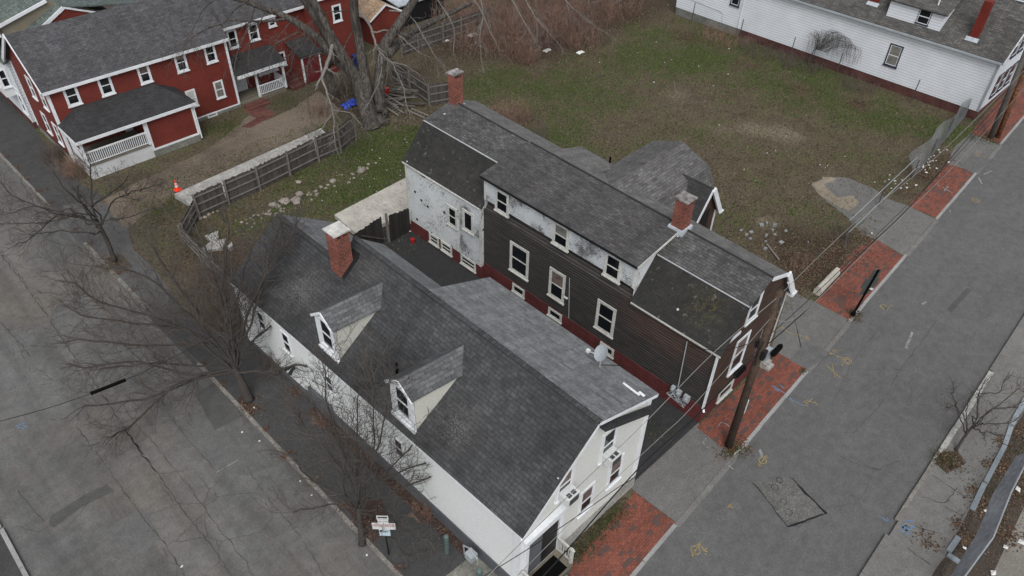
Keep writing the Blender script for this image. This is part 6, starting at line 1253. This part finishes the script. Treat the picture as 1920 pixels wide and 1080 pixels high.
# window air conditioners on the corner house front
for x, z, lab in ((15.28,4.62,'white window air conditioner in the right upper window of the corner house'),(12.82,4.58,'white window air conditioner in the upper window above the corner house door')):
    ac = thing('air_conditioner', (x+.32,9.6,z), lab, 'air conditioner', 'window air conditioners')
    b = MB(); b.box(x,9.36,z,x+.66,9.86,z+.42); b.build('case', M['plastic_white'], ac)
    b = MB(); b.box(x+.08,9.342,z+.05,x+.58,9.358,z+.37); b.box(x+.12,9.42,z+.421,x+.30,9.60,z+.426); b.box(x+.36,9.42,z+.421,x+.54,9.60,z+.426); b.build('grille', M['dull_metal'], ac)
# security lights on the long wall
sl = thing('security_light', (10.5,25.1,1.6), 'black twin security light on the corner house long wall', 'security light')
b = MB(); b.box(10.45,25.0,1.5,10.56,25.2,1.7); b.build('bracket', M['black_metal'], sl)
for dy in (-.22,.22):
    b = MB(); b.tube([(10.45,25.1+dy*.4,1.62),(10.15,25.1+dy,1.52)], [.06,.11], 8); b.build('lamp_head', M['black_metal'], sl)
s2 = thing('security_camera', (23.28,18.1,3.2), 'white security camera and conduit on the dark clapboard wall', 'camera')
b = MB(); p = TB((-.03,8.55,1.2)); q_ = TB((-.03,8.75,3.9)); b.tube([p, q_], .02, 5); b.build('conduit', M['plastic_grey'], s2)
for k in (0,1): b = MB(); p = TB((-.12,8.75+.14*k,2.55)); b.rock(p, .08, flat=1); b.build('camera_head', M['plastic_white'], s2)
# electric meters low on the gambrel house corner
em = thing('electric_meters', TB((-.1,1.4,1.0)), 'cluster of grey electric meters on the gambrel house front corner', 'electric meter')
for y, z, s in ((.85,1.15,.15),(1.30,1.2,.12),(1.65,1.25,.10)):
    b = BB(); b.box(-.2,y-s,z-s*1.3,-.02,y+s,z+s*1.3); b.tube([(-.2,y,z+.03),(-.30,y,z+.03)], s*.65, 10); b.build('meter_box', M['plastic_grey'], em)
b = BB(); b.tube([(-.06,1.45,1.45),(-.06,1.5,3.0),(-.06,1.55,4.5)], .028, 6); b.build('conduit', M['plastic_grey'], em)
b = BB(); rg = random.Random(3)
for i in range(16): b.tube([(-.1,1.2+rg.uniform(-.4,.6),1.0),(-.25,1.2+rg.uniform(-.5,.7),.8+rg.uniform(-.2,.1)),(-.12,1.2+rg.uniform(-.6,.8),.6)], .012, 4, False)
b.build('loose_wires', M['plastic_grey'], em)
# green bollards guarding the gas meter
for x, y, h, lab in ((10.0,11.15,1.35,'green painted steel guard post nearer the bottom edge by the concrete slab'),(10.05,13.2,1.25,'green painted steel guard post further up the corner house wall')):
    b = MB(); b.tube([(x,y,0),(x,y,h-.04),(x,y,h)], [.11,.11,.07], 14); tag(b.build('bollard', M['green_metal']), lab, 'bollard', 'green guard posts')
gm = thing('gas_meter', (10.45,12.1,.2), 'grey gas meter with bent pipes behind the green posts', 'gas meter')
b = MB(); b.tube([(10.5,12.6,0),(10.45,12.6,.8),(10.45,12.2,1.05),(10.4,11.7,.95),(10.4,11.7,.5)], .035, 6); b.build('pipe', M['plastic_grey'], gm)
b = MB(); b.box(10.25,11.9,.45,10.6,12.3,.85); b.build('meter_body', M['plastic_grey'], gm)
# red bucket, blue tarp, blue bin, ladders, timber
x, y = (22.25, 30.57); rb = MB(); rb.tube([(x,y,0.012),(x,y,.30)], [.11,.14], 14); r_ = tag(rb.build('bucket', M['red_plastic']), 'small red bucket in the alley beside the gate', 'bucket')
b = MB(); b.tube([(x-.14,y,.28),(x-.09,y,.40),(x+.09,y,.40),(x+.14,y,.28)], .008, 4); b.build('handle', M['dull_metal'], r_)
def crumple(name, label, cat, c, rx, ry, h, mat, seed):
    rg = random.Random(seed); b = MB(); n = 14; vs = []
    for j in range(n+1):
        for i in range(n+1):
            u, v = i/n*2-1, j/n*2-1; e = max(0, 1-(u*u+v*v)*.6); z = h*e*(.35+.65*rg.random()) ; vs.append((c[0]+u*rx*(1+.12*rg.gauss(0,1)), c[1]+v*ry*(1+.12*rg.gauss(0,1)), c[2]+max(.01,z)))
    b.add(vs, [(j*(n+1)+i,j*(n+1)+i+1,(j+1)*(n+1)+i+1,(j+1)*(n+1)+i) for j in range(n) for i in range(n)]); return tag(b.build(name, M[mat]), label, cat)
crumple('tarp', 'crumpled bright blue tarp beside the old tree trunk', 'tarp', (30.0,48.0,0), .75,.5,.5,'tarp',4)
bb2 = thing('wheelie_bin', (34.6,53.2,0), 'dark blue bin beside the red house far corner', 'bin')
b = MB(); b.loft([(34.3,52.9,0),(34.9,52.9,0),(34.9,53.5,0),(34.3,53.5,0)], [(34.2,52.8,1.0),(35.0,52.8,1.0),(35.0,53.6,1.0),(34.2,53.6,1.0)]); b.build('body', M['blue_plastic'], bb2)
b = MB(); b.box(34.15,52.75,1.0,35.05,53.65,1.08); b.build('lid', M['blue_plastic'], bb2)
def ladder(a, c, w, label):
    a = Vector(a); c = Vector(c); d = (c-a).normalized(); t = Vector((-d.y,d.x,0)).normalized()*w/2; root = thing('ladder', tuple(a), label, 'ladder', 'ladders on the junk pile')
    for s in (1,-1):
        b = MB(); b.beam(a+t*s, c+t*s, .05, .09); b.build('side_rail', M['lad'], root)
    b = MB(); L = (c-a).length; n = int(L/.32)
    for i in range(n): p = a+d*(.2+i*.32); b.tube([p-t, p+t], .022, 5)
    b.build('rungs', M['rail'], root)
ladder((31.67, 46.36, 0.45), (31.67, 43.65, 0.30), .55, 'wooden ladder lying nearest the lawn on the junk pile')
ladder((32.06, 46.69, 0.75), (32.09, 44.15, 0.60), .5, 'wooden ladder lying on top behind the other ladder')
ladder((32.65, 43.82, 0.30), (32.98, 42.13, 0.20), .45, 'short ladder end sticking out by the gambrel house roof')
rg = random.Random(8)
for i in range(14):
    a = (32.76, 45.52, 0.30); ang = rg.uniform(-.5,.5)+2.4; L = rg.uniform(1.2,2.8); c = Vector((a[0]+rg.uniform(-.3,1.8), a[1]+rg.uniform(-1.2,1.8), .12+.06*i)); d = Vector((math.cos(ang),math.sin(ang),rg.uniform(-.06,.06)))*L/2
    b = MB(); b.beam(c-d, c+d, rg.uniform(.06,.2), .05)
    tag(b.build('timber', M['rail'] if i%3 else M['fence']), 'old weathered timber thrown on the junk pile behind the gambrel house', 'timber', 'timbers on the junk pile')
b = MB(); rr0 = (32.77, 46.92, 0.80); b.tube([(rr0[0],rr0[1],.5),(rr0[0],rr0[1],.95)], [.2,.25], 12); tag(b.build('bucket', M['red_plastic']), 'dull red tub on top of the junk pile', 'bucket')
# loading slab heap, rubble stones
rg = random.Random(21)
def stone(c, r, lab, grp, mat='stone', flat=.5, cat='rock', name='rock', z=None):
    b = MB(); b.rock((c[0],c[1],r*flat*.5 if z is None else z), r, rg, flat); return tag(b.build(name, M[mat]), lab, cat, grp)
for c, r, lab in (((18.08, 39.88),.34,'orange-tan squarish rock leftmost of the big rocks below the fence'),((18.79, 39.72),.48,'largest pale rock below the board fence'),((19.40, 39.33),.45,'pale blocky rock right of the largest rock'),((20.03, 39.86),.28,'narrow upright rock behind the pale blocky rock'),((22.54, 39.66),.34,'rounded pale rock further right in the rock row'),((24.76, 39.38),.34,'flat pale stone near the lawn at the right end of the rock row'),((20.79, 41.19),.2,'small pale rock close under the fence')):
    stone(c, r, lab, None)
for i in range(70):
    t = rg.random(); a = along([(*(14.90, 39.31),0),(*(17.22, 39.36),0),(*(19.73, 39.53),0),(*(22.28, 39.54),0),(*(25.87, 39.50),0)], t)
    stone((a.x+rg.gauss(0,.35),a.y+rg.gauss(0,.35)), rg.uniform(.05,.16), 'small rubble stone in the rough row across the fenced yard', 'rubble stones across the fenced yard')
for k in ((13.89, 41.82),(14.17, 41.79),(14.48, 41.82),(14.80, 41.85),(15.09, 41.83)): stone(k, rg.uniform(.1,.2), 'stone at the foot of the fence corner', 'stones at the fence foot')
def slabp(pts, z0, z1, lab, mat='concrete', name='stone_slab', cat='slab', tilt=0):
    b = MB(); b.prism(pts, z0, z1)
    return tag(b.build(name, M[mat]), lab, cat)
slabp([(13.11, 39.69),(13.95, 39.58),(13.62, 38.84),(13.13, 38.85)], 0,.22,'upper of the pale broken slabs in the fenced yard')
slabp([(11.99, 38.48),(13.21, 39.00),(13.93, 38.55),(13.29, 37.83),(12.70, 38.24),(12.10, 38.09)], 0,.18,'large pale broken slab in the fenced yard')
slabp([(13.58, 37.71),(14.01, 37.96),(13.87, 37.58),(13.57, 37.43)], 0,.25,'small rounded pale slab right of the large slab')
b = MB(); b.beam((*(11.83, 37.64),.12),(*(12.21, 37.78),.2),.12,.1); tag(b.build('timber', M['white_brd']), 'short white timber below the large pale slab', 'timber')
cx0 = Vector((*(39.53, 15.84),0))
for i in range(14):
    p = cx0+Vector((rg.gauss(0,.75), rg.gauss(0,.75), 0)); s = rg.uniform(.10,.22); a = rg.uniform(0,3); pts = [(p.x+s*math.cos(a+k*1.57)*rg.uniform(.8,1.2), p.y+s*math.sin(a+k*1.57)*rg.uniform(.6,1)) for k in range(4)]
    b = MB(); b.prism(pts, 0, rg.uniform(.06,.14)); tag(b.build('paving_stone', M['paver']), 'loose grey paving stone in the cluster on the empty lot', 'paving stone', 'loose paving stones on the empty lot')
b = MB(); b.beam((*(38.45, 15.23),.05),(*(37.49, 13.79),.12),.12,.04); tag(b.build('timber', M['rail']), 'long grey plank lying behind the gambrel house on the lot', 'timber')
b = MB(); b.tube([(*(51.10, 31.45),0),(*(51.10, 31.86, 1.00)[:2],.95)], .03, 5); tag(b.build('stake', M['rail']), 'thin pale stake standing in the middle of the empty lot', 'stake')
# litter
def litter(c, s, lab, grp, mat='litter', z=.02):
    a = rg.uniform(0,3); b = MB(); pts = []
    b.add([(c[0]+s*math.cos(a+k*1.57)*rg.uniform(.6,1.2), c[1]+s*math.sin(a+k*1.57)*rg.uniform(.5,1.1), z+rg.uniform(0,.05)) for k in range(4)]+[(c[0],c[1],z+.07)], [(0,1,4),(1,2,4),(2,3,4),(3,0,4)]); return tag(b.build('paper_scrap', M[mat]), lab, 'litter', grp)
G1 = 'paper litter scattered on the empty lot'
for c in ((55.24, 35.76),(54.58, 30.15),(53.94, 30.19),(62.19, 33.52),(51.71, 28.99),(51.60, 21.45),(48.26, 21.11),(52.17, 16.90),(49.95, 17.14),(49.63, 17.14),(55.79, 22.09),(49.68, 17.59),(49.08, 20.88),(45.00, 21.02),(44.30, 19.67),(45.00, 16.31),(50.87, 39.68),(55.62, 44.46),(57.99, 46.03),(52.69, 42.33),(58.23, 38.98),(56.17, 35.67),(57.49, 30.56),(61.94, 27.11),(61.87, 25.62),(47.70, 38.54),(55.02, 38.68),(56.90, 33.24),(40.56, 13.50),(35.61, 11.80),(49.22, 25.98),(51.37, 34.00),(59.84, 46.21),(66.73, 43.93)): litter(c, rg.uniform(.04,.09), 'small scrap of white paper litter on the empty lot grass', G1)
for c, s, lab in (((46.53, 51.71),.5,'large crumpled white litter sheet left of the thicket'),((48.49, 47.68),.3,'white litter bundle in the left part of the thicket edge'),((49.28, 44.59),.42,'white bent litter piece at the foot of the thicket'),((51.20, 42.26),.4,'white litter clump right of the bent piece at the thicket edge'),((43.85, 52.30),.2,'pale litter beside the grey fence')): crumple('paper_scrap', lab, 'litter', (*c,0), s, s*.6, .2, 'litter', 3)
def lots(pts, n, sp, grp, lab, s=(.06,.14), mat='litter'):
    for i in range(n):
        t = rg.random(); a = along([(*p,0) for p in pts], t); litter((a.x+rg.gauss(0,sp),a.y+rg.gauss(0,sp)), rg.uniform(*s), lab, grp, mat)
lots([(51.98, 12.11),(54.60, 12.27),(56.52, 12.29),(58.68, 12.38)], 26, .35, 'litter heaped along the sagging chain-link fence', 'white scrap of litter heaped along the sagging chain-link fence', (.05,.14))
lots([(50.85, 13.16),(52.73, 12.83)], 10, .5, 'litter under the bare fence rails', 'scrap of litter under the bare fence rails', (.05,.12))
lots([(24.62, 41.63),(29.29, 41.44),(24.83, 38.10),(22.41, 37.23)], 18, 1.2, 'litter on the lawn beside the gambrel house', 'tiny pale scrap on the lawn beside the gambrel house', (.03,.07))
lots([(22.23, 31.18),(24.33, 31.72)], 8, .25, 'litter by the gate pole in the alley', 'pale scrap of litter by the gate pole in the alley', (.07,.15))
for c, lab in (((8.26, 25.54),'white cup in the red tree pit of the large tree'),((1.88, 20.24),'white scrap on the wide street at the bottom left'),((7.44, 23.65),'pale paper scrap near the wide street kerb'),((7.11, 24.70),'pink scrap near the wide street kerb'),((7.53, 19.38),'white scrap close to the kerb left of the parking sign'),((44.49, 11.14),'white scrap on the lot driveway'),((51.02, 8.66),'white scrap on the narrow street near the right brick pavement'),((6.42, 30.84),'white speck on the wide street under the large tree'),((7.60, 20.42),'small white scrap in the wide street gutter'),((7.61, 15.44),'white scrap in the gutter below the parking sign')):
    o = litter(c, .065, lab, None, z=-.10 if ('street' in lab or 'gutter' in lab) and 'driveway' not in lab and 'pit' not in lab else .02)
for c, s, lab in (((28.52, -1.82),.16,'white square litter in the planting strip by the screened fence'),((30.74, -2.42),.2,'white litter on the rail side of the screened fence'),((27.27, -3.09),.16,'white litter on the gravel right of the screened fence'),((25.68, -3.15),.18,'round pale litter at the bottom right corner'),((25.95, -1.85),.12,'small white litter inside the planting strip corner'),((28.03, -3.50),.2,'white litter at the right edge on the gravel')): litter(c, s, lab, None)
# ================================================================== LEAVES, GRASS BLADES (stuff)
def scatter_leaves(name, label, areas, seed, size=(.03,.07), cols=None, zmax=.05):
    rg = random.Random(seed); b = MB(); C = []
    cols = cols or [(.105,.060,.038),(.075,.045,.030),(.125,.088,.058),(.045,.030,.022),(.16,.12,.085)]
    for (c, r, n) in areas:
        for i in range(n):
            x = c[0]+r*.62*rg.gauss(0,1); y = c[1]+r*.62*rg.gauss(0,1); s = rg.uniform(*size); t = rg.uniform(0,6.28); z = rg.uniform(.018,zmax); n1 = rg.uniform(-.5,.5)
            dx, dy = math.cos(t)*s, math.sin(t)*s
            b.add([(x-dx,y-dy,z),(x+dy*.6,y-dx*.6,z+n1*s),(x+dx,y+dy,z+.01),(x-dy*.6,y+dx*.6,z-n1*s*.2+.01)], [(0,1,2,3)]); k = rg.choice(cols); f = rg.uniform(.7,1.3); C.append((k[0]*f,k[1]*f,k[2]*f))
    return stuff(b.build(name, M['leaf'], colors=C), label, 'leaves')
scatter_leaves('leaf_litter', 'brown fallen leaves under the thicket and bushes', [((48.75, 45.85),6,2600),((52.06, 42.89),3.5,900),((45.89, 49.99),3,700),((12.26, 32.78),3,900),((12.15, 38.19),2.2,800),((14.05, 37.13),2.4,600),((61.40, 36.98),1.5,350),((59.64, 24.78),1.5,500),((60.42, 30.51),1.3,400),((60.31, 20.05),1.2,300),((38.43, 36.97),1.6,300),((31.13, 46.56),3,400)], 1)
scatter_leaves('leaf_litter', 'brown leaves heaped on the verge along the brick pavement', [((41.17, 11.44),1.4,900),((43.49, 11.53),.9,500),((37.91, 11.86),1.3,700),((36.39, 12.07),1.0,350),((38.69, 14.12),1.6,400),((54.53, 11.66),1.2,500),((57.27, 11.81),1.0,350),((51.31, 11.82),1.0,350),((23.68, 7.60),.5,130),((22.72, 7.92),.4,60),((36.42, 8.20),.5,130)], 2)
scatter_leaves('leaf_litter', 'brown leaves in the planting strip across the narrow street', [((31.5,-1.8),.6,500),((28.6,-1.85),.55,450),((26.4,-1.9),.45,350),((34.5,-1.7),.6,500),((37.5,-1.6),.7,400),((30.05, 0.38),.45,260),((28,-3.0),.6,250),((30.5,-2.9),.6,250),((25.2,-.6),.5,120),((33,-.95),.35,100),((29.2,-1.05),.3,90),((31.2,-1.0),.3,90),((27,-1.2),.3,90)], 3)
scatter_leaves('leaf_litter', 'leaves and debris gathered along the wide street kerb and tree pits', [((7.75,22),.12,60),((7.67, 40.99),.6,160),((8.43, 16.48),.5,100),((8.14, 25.65),.5,120),((10.6,17),.3,70),((10.6,14),.3,70),((10.5,20),.3,70),((10.3,25),.5,150),((9.3,48),1.0,150)]+[((XL(y)+.3,y),.2,30) for y in range(10,60,2)], 4, cols=[(.10,.05,.035),(.06,.035,.028),(.12,.085,.06)])
def scatter_grass(name, label, x0, x1, y0, y1, n, seed):
    rg = random.Random(seed); b = MB(); C = []
    for i in range(n):
        x = rg.uniform(x0,x1); y = rg.uniform(max(y0,YR(x)+2.6),y1)
        g, s, m = mask(x, y); nz = noise.fractal(Vector((x*1.1,y*1.1,7)),1,2,3)
        if rg.random() > .25+.9*g+nz*.4 or m > .8 and rg.random() < .6: continue
        h = rg.uniform(.05,.16); w = rg.uniform(.02,.05); a = rg.uniform(0,6.28); lx, ly = rg.gauss(0,.05), rg.gauss(0,.05)
        dx, dy = math.cos(a)*w, math.sin(a)*w
        b.add([(x-dx,y-dy,.002),(x+dx,y+dy,.002),(x+lx,y+ly,h)], [(0,1,2)])
        gr = g+nz*.8+rg.gauss(0,.25) > .42; k = (.060,.088,.022) if gr else (.150,.118,.072); f = rg.uniform(.6,1.35); C.append((k[0]*f,k[1]*f,k[2]*f))
    return stuff(b.build(name, M['grass'], colors=C), label, 'grass')
scatter_grass('grass', 'short patchy winter grass on the empty lot', 30.5, 65, 11, 50, 62000, 1)
scatter_grass('grass', 'short grass and weeds in the fenced yard beside the gambrel house', 11.5, 32, 29.8, 48, 26000, 2)
def pit(name, label, spots, seed):
    rg = random.Random(seed); b = MB(); C = []
    for (c, r, n) in spots:
        for i in range(n):
            x = c[0]+r*.6*rg.gauss(0,1); y = c[1]+r*.6*rg.gauss(0,1); h = rg.uniform(.05,.16); t = rg.uniform(0,6.28); w = .02
            b.add([(x-math.cos(t)*w,y-math.sin(t)*w,.01),(x+math.cos(t)*w,y+math.sin(t)*w,.01),(x+rg.gauss(0,.05),y+rg.gauss(0,.05),h)], [(0,1,2)]); k = rg.choice([(.05,.07,.02),(.10,.085,.05),(.035,.05,.015)]); C.append(k)
    return stuff(b.build(name, M['grass'], colors=C), label, 'grass')
pit('grass', 'tufts of grass in tree pits and along pavement edges', [((29.99, 0.56),.5,500),((23.44, 7.74),.45,260),((22.99, 7.92),.3,140),((62.95, 10.40),.7,350),((62.35, 11.39),.6,200),((15.69, 9.51),.45,300),((16.80, 9.53),.4,250),((14.35, 9.40),.45,300),((15.01, 9.46),.4,250),((16.24, 9.52),.4,250),((13.80, 9.36),.4,200),((29.5,-1.9),1.2,500),((33,-1.8),1.2,400),((7.67, 40.99),.6,260),((30.22, 8.03),.15,50),((21.5,11.0),.8,200),((36.31, 8.31),.4,160),((12.54, 44.69),1.6,900),((20.91, 51.27),1.2,500),((26.78, 51.73),1.3,500)], 6)
